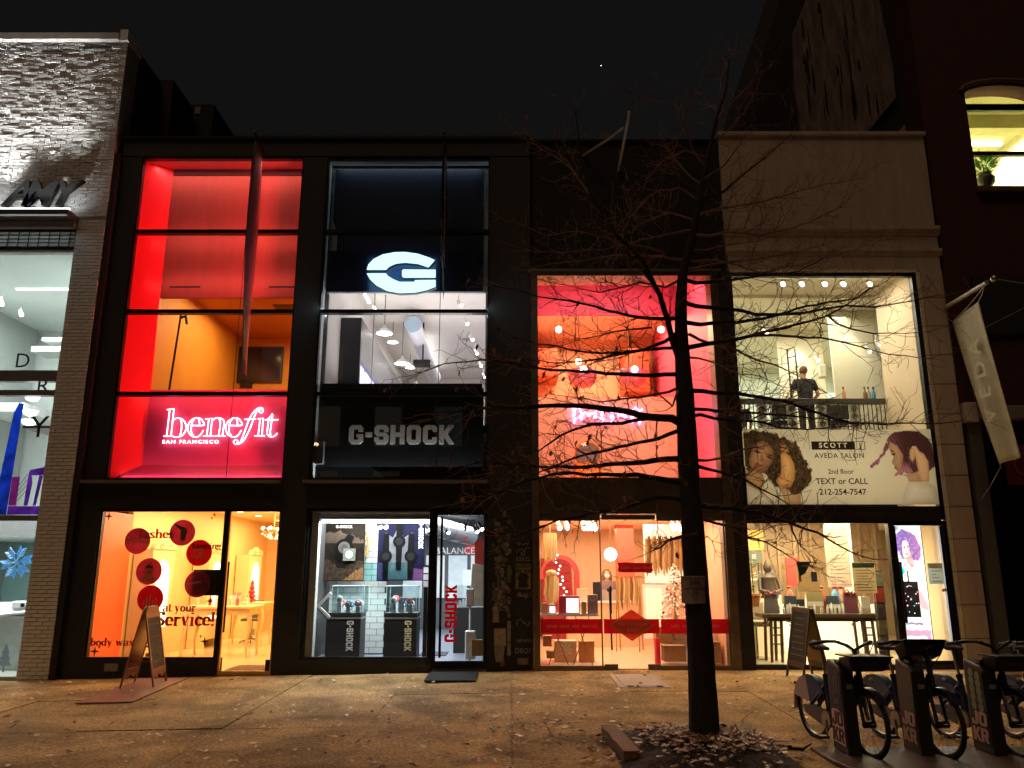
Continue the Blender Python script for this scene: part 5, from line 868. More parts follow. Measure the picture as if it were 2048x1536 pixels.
for k, (z0, z1) in enumerate(((2.0, 2.12), (1.88, 2.0), (1.1, 1.25), (.62, .86))): scrawl(.07, .31, z0, z1, 9+3*(k == 3), k+3)
text('ESKO', .19, -.008, 1.79, .1, graf, ps, ext=.002); text('NEWSA', .2, -.008, .46, .075, graf, ps, ext=.002, shear=.2); text('DEO?', .18, -.008, .3, .11, graf, ps, ext=.002); text('G', .18, -.008, 1.88, .1, graf, ps, ext=.002); text('SKALS', .2, -.008, 1.2, .09, graf, ps, ext=.002, shear=.2)
# ================================================================ people
def skin_mesh(name, mat, parent, V, E, Rr, root=0, sub=2):
    me = bpy.data.meshes.new(name); b = off(parent); me.from_pydata([Vector(v)-b for v in V], E, []); me.materials.append(mat)
    o = bpy.data.objects.new(name, me); COL.objects.link(o); o.parent = parent; OFF[o.name] = b
    o.modifiers.new('skin', 'SKIN'); d = me.skin_vertices[0].data
    for i, r in enumerate(Rr):
        d[i].radius = (r, r) if isinstance(r, (int, float)) else r
        d[i].use_root = (i == root)
    m = o.modifiers.new('sub', 'SUBSURF'); m.levels = sub; m.render_levels = sub
    for p in me.polygons: p.use_smooth = True
    return o
def person(label, base, h, face, pose, shirt, trousers, hair, skin, mask=None, longhair=False, seated=False):
    """base = floor point, face = heading angle (0 looks along -Y); pose gives elbow and wrist of left/right arm in local metres"""
    t = thing('person', label, 'person', base); bx, by, bz = base; k = h/1.75; c, s = math.cos(face), math.sin(face)
    def P(x, y, z): return (bx+(x*c-y*s)*k, by+(x*s+y*c)*k, bz+z*k)
    V = [P(0, 0, .95), P(0, .01, 1.15), P(0, .0, 1.38), P(0, -.01, 1.47), P(0, -.03, 1.56), P(0, -.04, 1.64), P(0, -.03, 1.71)]
    E_ = [(0, 1), (1, 2), (2, 3), (3, 4), (4, 5), (5, 6)]; Rr = [(.15, .11), (.14, .10), (.15, .10), .055, .065, (.078, .092), .055]
    for sg, key in ((-1, 'l'), (1, 'r')):
        e, w = pose[key]; i = len(V)
        V += [P(sg*.19, .0, 1.40), P(*e), P(*w), P(w[0]*.96, w[1]-.09, w[2]+.0)]; E_ += [(2, i), (i, i+1), (i+1, i+2), (i+2, i+3)]; Rr += [.058, .045, .032, (.04, .02)]
        j = len(V); V += [P(sg*.09, 0, .9), P(sg*.1, -.02, .5), P(sg*.1, .02, .08), P(sg*.1, -.14, .04)]; E_ += [(0, j), (j, j+1), (j+1, j+2), (j+2, j+3)]; Rr += [.085, .06, .045, .04]
    skin_mesh('body', skin, t, V, E_, [((r[0]*k, r[1]*k) if isinstance(r, tuple) else r*k) for r in Rr])
    V2 = [P(0, 0, .88), V[1], V[2], P(0, 0, 1.455)]+[V[7], tuple(Vector(V[7]).lerp(Vector(V[8]), .75)), V[15], tuple(Vector(V[15]).lerp(Vector(V[16]), .75))]
    skin_mesh('shirt', shirt, t, V2, [(0, 1), (1, 2), (2, 3), (2, 4), (4, 5), (2, 6), (6, 7)], [(.185*k, .145*k), (.168*k, .13*k), (.19*k, .14*k), .105*k, .078*k, .066*k, .078*k, .066*k])
    V3 = [P(0, 0, .98), P(-.09, 0, .88), P(-.1, -.02, .5), P(-.1, .02, .1), P(.09, 0, .88), P(.1, -.02, .5), P(.1, .02, .1)]
    skin_mesh('trousers', trousers, t, V3, [(0, 1), (1, 2), (2, 3), (0, 4), (4, 5), (5, 6)], [(.16*k, .125*k), .1*k, .075*k, .065*k, .1*k, .075*k, .065*k])
    hm = MB(); n = 14; hc = P(0, .0, 1.66)
    hm.ball((0, .012, 1.665), .1, 14, 10, .9, 1.05, 1.0)
    if longhair:
        for sx in (-1, 1): hm.tube([(sx*.07, .0, 1.68), (sx*.09, -.02, 1.55), (sx*.1, -.05, 1.36)], [.04, .045, .02], 8)
    if not longhair: hm.v = [(x, y if y > -.045 else -.045, z if z > 1.6 else 1.6) for x, y, z in hm.v]
    else: hm.v = [(x, max(y, -.06) if z > 1.55 else y, z) for x, y, z in hm.v]
    hm.v = [P(*v) for v in hm.v]; hm.build('hair', hair, t, smooth=True)
    fm = MB()
    for sg in (-1, 1): fm.ball(P(sg*.033, -.132, 1.645), .011*k, 8, 6)
    fm.build('eyes', M('eye_dark', (.02, .015, .012), .3), t, smooth=True)
    fm = MB(); fm.ball(P(0, -.14, 1.61), .018*k, 8, 6, .8, 1, 1.3)
    for sg in (-1, 1): fm.ball(P(sg*.085, -.03, 1.63), .026*k, 8, 6, .4, .8, 1.2)
    fm.build('nose_and_ears', skin, t, smooth=True); MB().ball(P(0, -.125, 1.573), .025*k, 8, 6, 1, .5, .3).build('mouth', M('lip', (.4, .12, .1), .5), t, smooth=True)
    if mask: MB().ball(P(0, -.1, 1.585), .068*k, 12, 8, .95, .75, .8).build('face_mask', mask, t, smooth=True)
    for sg, key in ((-1, 'l'), (1, 'r')):            # fingers
        w = pose[key][1]
        for f in range(4):
            a = (-.024+.016*f); MB().tube([P(w[0]*.96+a, w[1]-.1, w[2]), P(w[0]*.95+a, w[1]-.14, w[2]-.01), P(w[0]*.95+a, w[1]-.155+.004*abs(f-1.5), w[2]-.035)], [.009*k, .008*k, .007*k], 6).build('finger', skin, t, smooth=True)
        MB().tube([P(w[0]*.96-sg*.03, w[1]-.06, w[2]), P(w[0]*.95-sg*.05, w[1]-.1, w[2]-.01), P(w[0]*.95-sg*.04, w[1]-.125, w[2]-.02)], [.01*k, .009*k, .008*k], 6).build('thumb', skin, t, smooth=True)
    return t
skinm = M('skin_tone', (.55, .30, .20), .5, noise=.08)

GAIN[0] = 1.9
# ================================================================ pink hair shop
pk = thing('black_pink_shop_building', 'black building with the glowing pink and orange hair shop', 'building', (2.1, 0, 0))
B('upper_wall', M('soot_black', (.006, .006, .006), .9, noise=.3), pk, .345, 4.0, .06, .4, 6.98, 9.7); B('coping', blackm, pk, .37, 4.0, .02, 1.5, 9.7, 9.75); B('roof', blackm, pk, .36, 4.0, .4, 8.5, 9.3, 9.6)
bronze = M('bronze_panel', (.16, .12, .085), .36, metal=.75, noise=.3, ns=2, bump=.05, bs=3)
for x0, x1 in ((.345, .47), (3.65, 3.8)): B('frame_post', M('bronze_frame', (.22, .17, .12), .4, metal=.75, noise=.25), pk, x0, x1, -.06, .3, -.1, 6.9)
B('frame_head', M('bronze_frame'), pk, .345, 3.8, -.08, .3, 6.9, 6.98); B('head_trim', steel, pk, .3, 3.85, -.12, .05, 6.985, 7.02); B('spandrel', bronze, pk, .475, 3.645, -.03, .3, 2.56, 3.18)
B('base_rail', M('bronze_frame'), pk, .47, 1.55, -.04, .1, -.06, .07); B('base_rail', M('bronze_frame'), pk, 2.46, 3.65, -.04, .1, -.06, .07); B('threshold', steel, pk, 1.55, 2.46, -.1, .1, -.05, .0)
B('black_pilaster', black, pk, 3.8, 4.03, -.04, .35, -.1, 7.0)
for z in (.5, .95): B('pilaster_joint', blackm, pk, 3.79, 4.035, -.046, -.03, z, z+.012)
MB().box(.47, 3.65, .05, .06, 3.2, 6.9).build('upper_pane', pane, pk)
peach = M('peach_wall', (.86, .47, .30), .5, noise=.04); hot = M('hot_pink', (.52, .012, .085), .5, noise=.03); rose = M('rose_wall', (.80, .09, .17), .5, noise=.04); tang = M('tangerine', (.84, .44, .24), .5, noise=.05)
GAIN[0] = 2.2
B('box_floor', peach, pk, .47, 3.65, .1, 2.4, 3.12, 3.2); B('box_ceiling', peach, pk, .36, 3.75, .1, 2.4, 7.62, 7.68); B('side_wall', peach, pk, .38, .46, .1, 2.4, 3.2, 7.62); B('side_wall', rose, pk, 3.66, 3.74, .1, 2.4, 3.2, 7.62)
B('soffit', hot, pk, .46, 3.66, 2.4, 2.46, 6.95, 7.62); B('parapet', peach, pk, .46, 3.66, 2.4, 2.46, 3.2, 5.15)
B('back_wall', tang, pk, .38, 3.75, 6.2, 6.3, 4.6, 8.0); B('ceiling', M('orange_ceiling', (.85, .50, .33), .6), pk, .38, 3.75, 2.47, 6.2, 7.5, 7.56); B('side_wall', M('orange_wall', (.84, .46, .28), .5), pk, .37, .45, 2.47, 6.2, 4.6, 7.5); B('side_wall', rose, pk, 3.67, 3.75, 2.47, 6.2, 4.6, 7.5); B('floor', peach, pk, .38, 3.75, 2.47, 6.2, 4.5, 4.6)
B('alcove', M('rust_block', (.5, .09, .03), .5), pk, .5, 1.15, 5.2, 6.19, 6.3, 7.0); B('alcove', M('rust_block'), pk, 2.8, 3.4, 5.2, 6.19, 5.9, 7.0)
for i in range(14): B('ceiling_slat', M('orange_ceiling'), pk, 1.1+.17*i, 1.16+.17*i, 3.0, 5.9, 7.475, 7.495)
lamp('box_light', 'AREA', (2.0, .6, 7.55), 52, (1, .72, .54), (2.6, .8), (.2, 0, 0), pk); lamp('box_light', 'AREA', (2.0, .25, 3.25), 16, (1, .6, .5), (2.8, .12), (PI-.5, 0, 0), pk); lamp('ceiling_light', 'AREA', (2.0, 4.2, 7.3), 52, (1, .76, .48), (2.4, 2), (0, 0, 0), pk)
npk = thing('neon_sign', 'purple-white neon script sign glowing behind the tree branches', 'neon sign', (2, 2.3, 4.5)); mg = glow('neon_magenta', (1, .30, 1), 9)
def script_wave(x0, x1, z, a, n, seed):
    r = random.Random(seed); pts = []
    for i in range(n*8+1):
        s = i/(n*8); ph = s*n*2*PI; pts.append((x0+(x1-x0)*s+.05*math.sin(ph), 2.34, z+a*(.55+.45*math.sin(s*7+seed))*math.cos(ph)))
    return pts
MB().tube(script_wave(1.22, 1.95, 4.76, .19, 5, 1), .016, 6).build('word', mg, npk, smooth=True); MB().tube(script_wave(2.0, 2.72, 4.74, .18, 5, 2), .016, 6).build('word', mg, npk, smooth=True)
for i, (x, lab) in enumerate(((1.56, 'pink hanging bowl chair with globe lamp, left of the pair'), (2.67, 'pink hanging bowl chair with globe lamp, right of the pair'))):
    t = thing('hanging_chair', lab, 'hanging chair', (x, 3.2, 5.4), 'hanging bowl chairs upstairs'); mb = MB(); y = 3.2; z = 5.85; n = 20; m = 8; R = .30; vs = []
    for a in range(m+1):
        th = PI*(.42+.58*a/m)
        for j in range(n): ph = 2*PI*j/n; vs.append((x+R*math.sin(th)*math.cos(ph), y+R*math.sin(th)*math.sin(ph), z+R*math.cos(th)))
    mb.add(vs, [(a*n+j, a*n+(j+1) % n, (a+1)*n+(j+1) % n, (a+1)*n+j) for a in range(m) for j in range(n)]); o = mb.build('bowl', M('bowl_pink', (.75, .2, .28), .35), t, smooth=True); q = o.modifiers.new('t', 'SOLIDIFY'); q.thickness = .03
    MB().tube([(x-.06, y, 7.5), (x-.06, y, z+.1)], .01, 6).build('cord', M('gilt'), t); MB().ball((x, y-.32, z+.02), .075, 14, 10).build('globe', glow('globe_white', (1, .93, .85), 7), t, smooth=True); MB().tube([(x-.25, y, z+.03), (x+.25, y, z+.12)], .01, 6).build('spreader', M('gilt'), t)
for i, (x, y, z) in enumerate(((1.02, 2.7, 6.72), (3.25, 2.7, 6.72), (1.6, 4.6, 6.5), (1.62, 4.2, 6.2))): MB().ball((x, y, z), .075, 14, 10).build('globe_lamp', glow('globe_white'), None, smooth=True, label=['round white globe lamp at the upper left of the pink window', 'round white globe lamp at the upper right of the pink window', 'small globe lamp, upper of two stacked in the orange room', 'small globe lamp, lower of two stacked in the orange room'][i], cat='lamp', group='globe lamps upstairs')
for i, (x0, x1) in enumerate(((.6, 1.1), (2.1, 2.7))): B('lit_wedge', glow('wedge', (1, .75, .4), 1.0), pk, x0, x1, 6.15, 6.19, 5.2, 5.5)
dm = thing('drum_stool', 'orange ribbed drum stool with grey top in the upper pink window', 'stool', (1.5, 1.4, 3.2)); mb = MB(); n = 28; vs = []
for z in (0, .14, .3, .42):
    for j in range(n): a = 2*PI*j/n; r = (.24+.012*(j % 2))*(1+.12*math.sin(z*7)); vs.append((1.46+r*math.cos(a), 1.5+r*math.sin(a), 3.2+z))
mb.add(vs, [(i*n+j, i*n+(j+1) % n, (i+1)*n+(j+1) % n, (i+1)*n+j) for i in range(3) for j in range(n)]).build('body', M('drum_orange', (.75, .2, .02), .5), dm)
ln = MB().lathe([(.001, 0), (.235, 0), (.235, .05), (.001, .05)], (0, 0, 0), 28).xf(Matrix.Translation((1.46, 1.36, 3.79)) @ Matrix.Rotation(PI/2-.25, 4, 'X')); ln.build('dark_face', M('drum_grey', (.16, .10, .085), .6), dm, smooth=True)
MB().tube([(1.46+.245*math.cos(a*PI/14), 1.345-.06*math.sin(a*PI/14), 3.79+.238*math.sin(a*PI/14)) for a in range(29)], .018, 6).build('rim', M('drum_orange'), dm)
GAIN[0] = 1.8; peachl = M('peach_low', (.86, .60, .38), .5, noise=.04)
# ---- ground floor
B('shop_floor', M('peach_floor', (.75, .5, .34), .25, noise=.06), pk, .4, 3.7, .02, 7, -.06, .02); B('ceiling', peachl, pk, .4, 3.7, .36, 7, 2.62, 2.68); B('back_wall', peachl, pk, .4, 3.7, 7, 7.1, .02, 2.62); B('side_wall', peachl, pk, .38, .46, .3, 7, .02, 2.62); B('side_wall', M('coral_wall2', (.82, .40, .24), .5, noise=.04), pk, 3.66, 3.74, .3, 7, .02, 2.62)
B('red_column', M('coral_column', (.70, .12, .07), .5), pk, 2.4, 2.78, 4.6, 5.0, .02, 2.62)
for x, n_ in ((.47, 'shop_window'), (2.49, 'shop_window')):
    x1 = 1.52 if x < 1 else 3.65; f_ = MB().box(x, x1, .0, .05, 2.44, 2.56).box(x1-.02, x1, .0, .05, .07, 2.441).build(n_, M('bronze_frame'), pk); MB().box(x, x1-.02, .02, .03, .07, 2.44).build('pane', pane, f_)
dr = MB().box(1.54, 2.47, .0, .05, 2.46, 2.54).box(1.54, 1.76, .0, .05, .0, .09).box(2.26, 2.47, .0, .05, .0, .09).build('door', M('bronze_frame'), pk); MB().box(1.53, 2.48, .02, .03, .092, 2.46).build('pane', pane, dr); MB().tube([(1.66, -.05, .9), (1.66, -.05, 1.35)], .018, 8).build('handle', blackm, dr)
lamp('shop_light', 'AREA', (2.0, 1.0, 2.55), 36, (1, .74, .5), (2.6, 1), (0, 0, 0), pk); lamp('unseen_front_lamp', 'AREA', (2.0, .12, 2.42), 8, (1, .8, .6), (2.6, .05), (.55, 0, 0), pk); lamp('shop_light', 'AREA', (2.0, 4.3, 2.55), 52, (1, .72, .48), (2.4, 3), (0, 0, 0), pk)  # the lamp by the glass is unseen, added to brighten product fronts
vp = thing('window_band', 'red band with pale words and a coral diamond across the pink shop glass', 'window sticker', (2, .01, .5)); bandr = M('band_red', (.75, .03, .085), .5, trans=.55); pale = M('band_pale', (.95, .62, .52), .5, trans=.55)
for x0, x1 in ((.48, 1.5), (1.54, 2.47), (2.5, 3.63)): B('band', bandr, vp, x0, x1, .012, .0185, .575, .81)
text('CLIP-INS   HALOS   WIGS   PONYTAILS', 1.0, .009, .69, .065, pale, vp, ext=.001, sx=.78); text('WEFTS   TAPES   I-TIPS   K-TIPS   WEFTS', 3.07, .009, .69, .065, pale, vp, ext=.001, sx=.72)
MB().prism([(1.62, .71), (2.01, .455), (2.4, .71), (2.01, .97)], -.002, .008).build('diamond', M('diamond_coral', (.85, .20, .11), .5, trans=.6), vp)
for k in (.9,): MB().tube([(2.01-.39*k, -.004, .712), (2.01, -.004, .712-.257*k), (2.01+.39*k, -.004, .712), (2.01, -.004, .712+.257*k), (2.01-.39*k, -.004, .712)], .004, 4).build('diamond_line', pale, vp)
text('Hair Extension', 2.01, -.005, .735, .085, pale, vp, ext=.001, shear=.35); text('BAR', 2.01, -.005, .625, .09, pale, vp, ext=.001)
br_ = thing('brush_stroke_sign', 'dark red brush-stroke sign on the pink shop door', 'window sticker', (2.1, .01, 1.5)); random.seed(8)
MB().prism([(1.8, 1.60), (1.84, 1.575), (2.0, 1.57), (2.2, 1.575), (2.36, 1.56), (2.4, 1.6), (2.385, 1.66), (2.4, 1.72), (2.3, 1.735), (2.1, 1.73), (1.95, 1.745), (1.8, 1.735), (1.82, 1.68)], .012, .018).build('stroke', M('brush_red', (.55, .03, .07), .5, trans=.5), br_); text('Glam Seamless', 2.1, .01, 1.655, .085, pale, br_, ext=.001, shear=.35)
text('BEAUTIFUL HAIR', 2.12, .014, 1.49, .05, M('pale_letters', (.75, .45, .3), .6), br_, ext=.001); text('.COM', 2.3, .014, 1.41, .05, M('pale_letters'), br_, ext=.001)
cu = thing('reception_counter', 'cream reception counter with glass boxes in the pink shop', 'counter', (2, 4, .02)); B('body', M('counter_cream', (.8, .55, .35), .4), cu, 1.2, 2.7, 3.9, 4.5, .02, .92); B('top', white, cu, 1.16, 2.74, 3.85, 4.55, .92, .96)
B('laptop_screen', M('laptop_grey', (.35, .28, .25), .5), None, 1.95, 2.3, 4.0, 4.02, .965, 1.2, label='open grey laptop in front of the seated woman', cat='laptop'); B('card_terminal', M('tablet_black', (.02, .02, .02), .3), None, 1.76, 1.93, 3.95, 3.98, .965, 1.36, label='upright black tablet on the reception counter', cat='tablet'); B('counter_box', M('counter_box', (.6, .4, .3), .6), None, 1.42, 1.68, 4.0, 4.2, .965, 1.22, label='square tan box on the reception counter, left of the tablet', cat='box')
cm = thing('desk_camera', 'black round camera on a slim stand in front of the counter', 'camera', (2.05, 3.2, .02)); MB().ball((2.03, 3.2, 1.22), .06, 12, 8).build('head', blackm, cm, smooth=True); MB().tube([(2.03, 3.2, 1.2), (2.05, 3.2, .02)], .02, 8).build('stand', blackm, cm)
person('woman with long brown hair and white face mask behind the pink shop counter', (2.16, 4.75, .02), 1.62, 0, dict(l=((-.24, -.08, 1.14), (-.14, -.3, 1.02)), r=((.24, -.08, 1.14), (.14, -.3, 1.02))), M('blouse_grey', (.2, .13, .13), .8), M('jeans_dark', (.03, .03, .05), .8), M('hair_brown', (.16, .06, .02), .5), skinm, mask=M('mask_white', (.75, .72, .7), .7), longhair=True)
gl = thing('globe_pendant', 'large round glowing globe lamp in the middle of the pink shop', 'lamp', (2.05, 3, 1.8)); MB().ball((2.05, 3.0, 1.93), .135, 20, 14).build('globe', glow('globe_big', (1, .93, .85), 5), gl, smooth=True); MB().tube([(2.05, 3, 2.06), (2.05, 3, 2.62)], .006, 5).build('cord', M('gilt'), gl)
rk = thing('hair_rack', 'gold A-frame rack hung with blonde and brown hair pieces', 'rack', (2.4, 3, .02))
for x in (2.16, 2.62): MB().tube([(x-.06, 2.85, .02), (x, 3, 1.5), (x+.06, 3.15, .02)], .012, 6).build('frame', M('gilt'), rk)
MB().tube([(2.1, 3, 1.48), (2.68, 3, 1.48)], .012, 6).build('rail', M('gilt'), rk); hcs = [M('hair_%d' % i, c, .45, noise=.35, ns=60, streak=(1, 1, .05)) for i, c in enumerate([(.45, .26, .09), (.55, .36, .15), (.2, .09, .03), (.65, .48, .24)])]
def lock(mb, x, y, z0, z1, r, n=8): mb.tube([(x, y, z1), (x+.01, y, z1*.7+z0*.3), (x-.008, y, z1*.3+z0*.7), (x+.004, y, z0)], [r*.6, r, r, r*.3], n)
for i in range(10): mb = MB(); lock(mb, 2.16+.05*i, 3, .86+random.uniform(-.05, .08), 1.47, .028); mb.build('hair_piece', hcs[i % 4], rk, smooth=True)
tbl = thing('product_table', 'slim white table with crossed gold legs in the left of the pink shop window', 'table', (1, .6, .02)); B('top', white, tbl, .5, 1.5, .45, .8, .83, .87)
for x in (.8, 1.22):
    for s in (-1, 1): MB().tube([(x-.17*s, .5, .02), (x-.02*s, .5, .40), (x+.12*s, .5, .83)], .01, 6).build('leg', M('gilt'), tbl)
for i, (x0, x1, h_, c, lab) in enumerate(((.52, .62, .18, (.45, .25, .2), 'small dusky box at the left end of the white table'), (.63, .77, .16, (.8, .6, .5), 'pale lit box on the white table'), (.82, 1.18, .3, (.6, .05, .1), 'crimson and white lit display box on the white table'), (1.22, 1.3, .2, (.5, .3, .2), 'tan narrow box on the white table'), (1.33, 1.5, .32, (.35, .2, .2), 'grey-brown printed board at the right end of the white table'))):
    t = thing('product_box', lab, 'box', ((x0+x1)/2, .6, .871), 'boxes on the white table'); B('carton', M('carton_%d' % i, c, .5), t, x0, x1, .5, .64, .871, .871+h_, bevel=.004)
    if i in (1, 2): B('lit_front', glow('carton_glow', (1, .85, .8), 2.2), t, x0+.03+(.1 if i == 2 else 0), x1-.02, .494, .499, .89, .871+h_-.04)
    if i == 4: text('hair', (x0+x1)/2, .495, 1.1, .07, pale, t, ext=.001, shear=.3)
wg = thing('long_wig', 'long straight blonde wig on a stand in the left of the pink window', 'wig', (.7, .9, .87)); mb = MB()
for i in range(9): lock(mb, .61+.026*i, .9+.03*math.sin(i), 1.0+.02*abs(i-4), 1.58-.006*(i-4)**2, .03)
mb.build('hair', hcs[3], wg, smooth=True); MB().ball((.71, .9, 1.56), .1, 12, 8, 1, 1, .6).build('cap', hcs[3], wg, smooth=True); MB().tube([(.71, .9, 1.5), (.71, .9, .87)], .02, 6).build('stand', M('gilt'), wg)
wg2 = thing('hanging_wig', 'wavy golden hair piece hanging from the ceiling at the left of the pink shop', 'wig', (.7, 1, 1.75)); mb = MB()
for i in range(8): mb.tube([(.6+.028*i, 1.0, 2.28), (.59+.03*i, 1.0, 2.1), (.615+.026*i, 1.0, 1.95), (.6+.026*i, 1.0, 1.76+.02*(i % 3))], [.02, .03, .03, .008], 8)
mb.build('hair', hcs[1], wg2, smooth=True); MB().tube([(.7, 1, 2.28), (.7, 1, 2.6)], .004, 4).build('string', white, wg2)
sr = thing('red_staircase', 'dark red staircase under an arch at the back left of the pink shop', 'staircase', (1.2, 6.3, .02))
for i in range(10): B('step', M('stair_red', (.42, .03, .04), .5), sr, .75, 1.5, 5.9+.1*i, 7-.001*i, .02+.19*i, .2+.19*i)
MB().prism([(1.5, .02), (1.62, .02), (1.62, 1.5)]+[(1.15+.47*math.cos(a*PI/20), 1.5+.47*math.sin(a*PI/20)) for a in range(1, 20)]+[(.68, 1.5), (.68, 1.4), (.75, 1.4)]+[(1.12+.38*math.cos(PI-a*PI/20), 1.5+.38*math.sin(PI-a*PI/20)) for a in range(1, 20)], 5.7, 5.85).build('arch', M('arch_red', (.5, .05, .05), .5), sr)
wt = thing('white_christmas_tree', 'flocked white christmas tree half hidden behind the street tree', 'christmas tree', (3.05, 1.3, .55)); random.seed(3)
mb = MB()
for i in range(520):
    s = random.random()**.7; a = random.random()*2*PI; r = .42*s*random.uniform(.55, 1); p = Vector((3.02+r*math.cos(a), 1.35+r*math.sin(a), 1.72-1.12*s)); d = Vector((math.cos(a), math.sin(a), -.35))*.07; q = Vector((-math.sin(a), math.cos(a), random.uniform(-.4, .4)))*.022
    mb.add([p-q, p+d, p+q, p+Vector((0, 0, .02))], [(0, 1, 2), (0, 2, 3)])
mb.build('foliage', M('flock', (.78, .70, .62), .8), wt); MB().tube([(3.02, 1.35, .55), (3.02, 1.35, 1.7)], [.04, .01], 6).build('trunk', M('oak'), wt); MB().lathe([(.16, 0), (.18, .15), (.001, .15)], (3.02, 1.35, .45), 14).build('pot', white, wt)
for i in range(16): a = i*2.4; s = .2+.75*i/16; MB().ball((3.02+.4*s*math.cos(a), 1.35+.4*s*math.sin(a)-.03, 1.7-1.1*s), .028, 8, 6).build('bauble', M('bauble_%d' % (i % 2), [(.35, .08, .1), (.5, .5, .55)][i % 2], .2, metal=.6), wt, smooth=True)
B('low_plinth', white, None, 2.72, 3.4, 1.0, 1.7, .02, .45, label='low white plinth under the white christmas tree', cat='plinth')
fm_ = thing('white_frame_box', 'white lightbox frame glowing gold in the middle of the pink shop', 'frame', (2.8, 2.5, .3)); B('frame', white, fm_, 2.62, 3.1, 2.5, 2.6, .3, 1.33); B('panel', glow('gold_panel', (1, .72, .25), .7), fm_, 2.67, 2.98, 2.49, 2.499, .38, 1.26)
gf = thing('garment_display', 'tall lit alcove hung with hair swatches at the right of the pink shop', 'display', (3.1, 2.6, 1.2)); B('back_panel', glow('alcove_glow', (1, .82, .55), .7), gf, 2.75, 3.6, 3.0, 3.05, 1.35, 2.55)
for i in range(14): mb = MB(); lock(mb, 2.78+.058*i, 2.9, 1.5+.05*(i % 3), 2.25+.05*(i % 2), .042); mb.build('hair_piece', hcs[(i+1) % 4], gf, smooth=True)
for i, (x0, x1, y0, y1, z0, z1, c, lab) in enumerate(((.76, 1.15, .95, 1.3, .02, .38, (.72, .45, .3), 'large peach gift box with white bow under the white table'), (1.2, 1.46, .9, 1.2, .02, .38, (.55, .22, .08), 'orange-brown carton under the white table'), (.55, .7, .8, 1.0, .3, .48, (.45, .25, .12), 'small brown box stacked at the far left under the table'), (.6, .74, .6, .75, .12, .24, (.5, .28, .12), 'tiny brown box at the far left'), (2.62, 3.0, .5, .8, .08, .34, (.35, .19, .09), 'brown cube box at the foot of the right window'), (2.56, 2.86, .9, 1.2, .34, .62, (.4, .22, .1), 'brown box stacked behind the right window'), (2.9, 3.15, .95, 1.2, .4, .62, (.45, .26, .13), 'tan box stacked right of the trunk'), (3.25, 3.6, .5, .8, .06, .4, (.3, .18, .1), 'dark brown box in the right corner of the pink window'), (3.3, 3.55, .85, 1.1, .4, .66, (.42, .24, .12), 'tilted tan box above the dark brown corner box'))):
    t = thing('gift_box', lab, 'box', ((x0+x1)/2, (y0+y1)/2, z0), 'boxes on the pink shop floor'); B('carton', M('gift_%d' % i, c, .55), t, x0, x1, y0, y1, z0, z1-.02, bevel=.004); B('lid', M('gift_%d' % i), t, x0-.006, x1+.006, y0-.006, y1+.006, z1-.019, z1, bevel=.003)
    if i == 0:
        for k in range(8): a = k*PI/4; MB().prism([(.96, .24), (.96+.1*math.cos(a-.18), .24+.1*math.sin(a-.18)), (.96+.12*math.cos(a), .24+.12*math.sin(a)), (.96+.1*math.cos(a+.18), .24+.1*math.sin(a+.18))], .925+.001*k, .94).build('bow_loop', white, t)
B('red_book', bandr, None, 2.5, 2.57, .55, .75, .02, .45, label='narrow crimson upright board beside the brown boxes', cat='board')
for i, (x, y, r) in enumerate(((.83, .7, .055), (.98, .8, .04), (1.28, .7, .06), (1.36, .85, .05), (1.5, 1.0, .05), (1.42, .95, .045), (2.95, 1.0, .055), (3.1, 1.2, .05))):
    t = thing('track_spotlight', ['first bright spotlight from the left in the pink shop', 'second bright spotlight from the left in the pink shop', 'third bright spotlight from the left in the pink shop', 'fourth bright spotlight from the left in the pink shop', 'fifth bright spotlight from the left in the pink shop', 'sixth bright spotlight from the left in the pink shop', 'bright spotlight left of the trunk in the pink shop', 'bright spotlight right behind the trunk in the pink shop'][i], 'spotlight', (x, y, 2.3), 'spotlights in the pink shop'); MB().tube([(x, y, 2.62), (x, y, 2.44)], .012, 6).build('stem', white, t); MB().tube([(x, y, 2.46), (x+.03, y-.05, 2.36)], [.04, .05], 12).build('can', white, t, smooth=True); MB().ball((x+.03, y-.055, 2.35), r*.8, 10, 8).build('lens', glow('spot_lens'), t, smooth=True)
lt_ = thing('string_lights', 'string of small white bulbs climbing the red staircase', 'string lights', (1.2, 5.6, .8))
for i in range(14): MB().ball((1.02+.05*math.sin(i*1.9)+.035*i*.6, 5.62, 2.05-.085*i), .022, 8, 6).build('bulb', glow('tiny_bulb', (1, .95, .85), 6), lt_, smooth=True)
# flag bracket on the black wall above
fb = thing('flag_bracket', 'pale double flagpole bracket sticking out of the black wall', 'flagpole', (2, .05, 8.9)); pal = M('pale_pole', (.42, .38, .3), .5, metal=.3)
MB().tube([(1.38, .06, 9.42), (1.8, -.55, 9.42), (2.02, -.95, 9.42)], .022, 8).build('pole', pal, fb); MB().tube([(2.05, .06, 9.1), (2.14, -.9, 9.74)], .03, 8).build('pole', pal, fb); MB().ball((2.14, -.9, 9.74), .04, 8, 6).build('finial', pal, fb)
GAIN[0] = 1.5
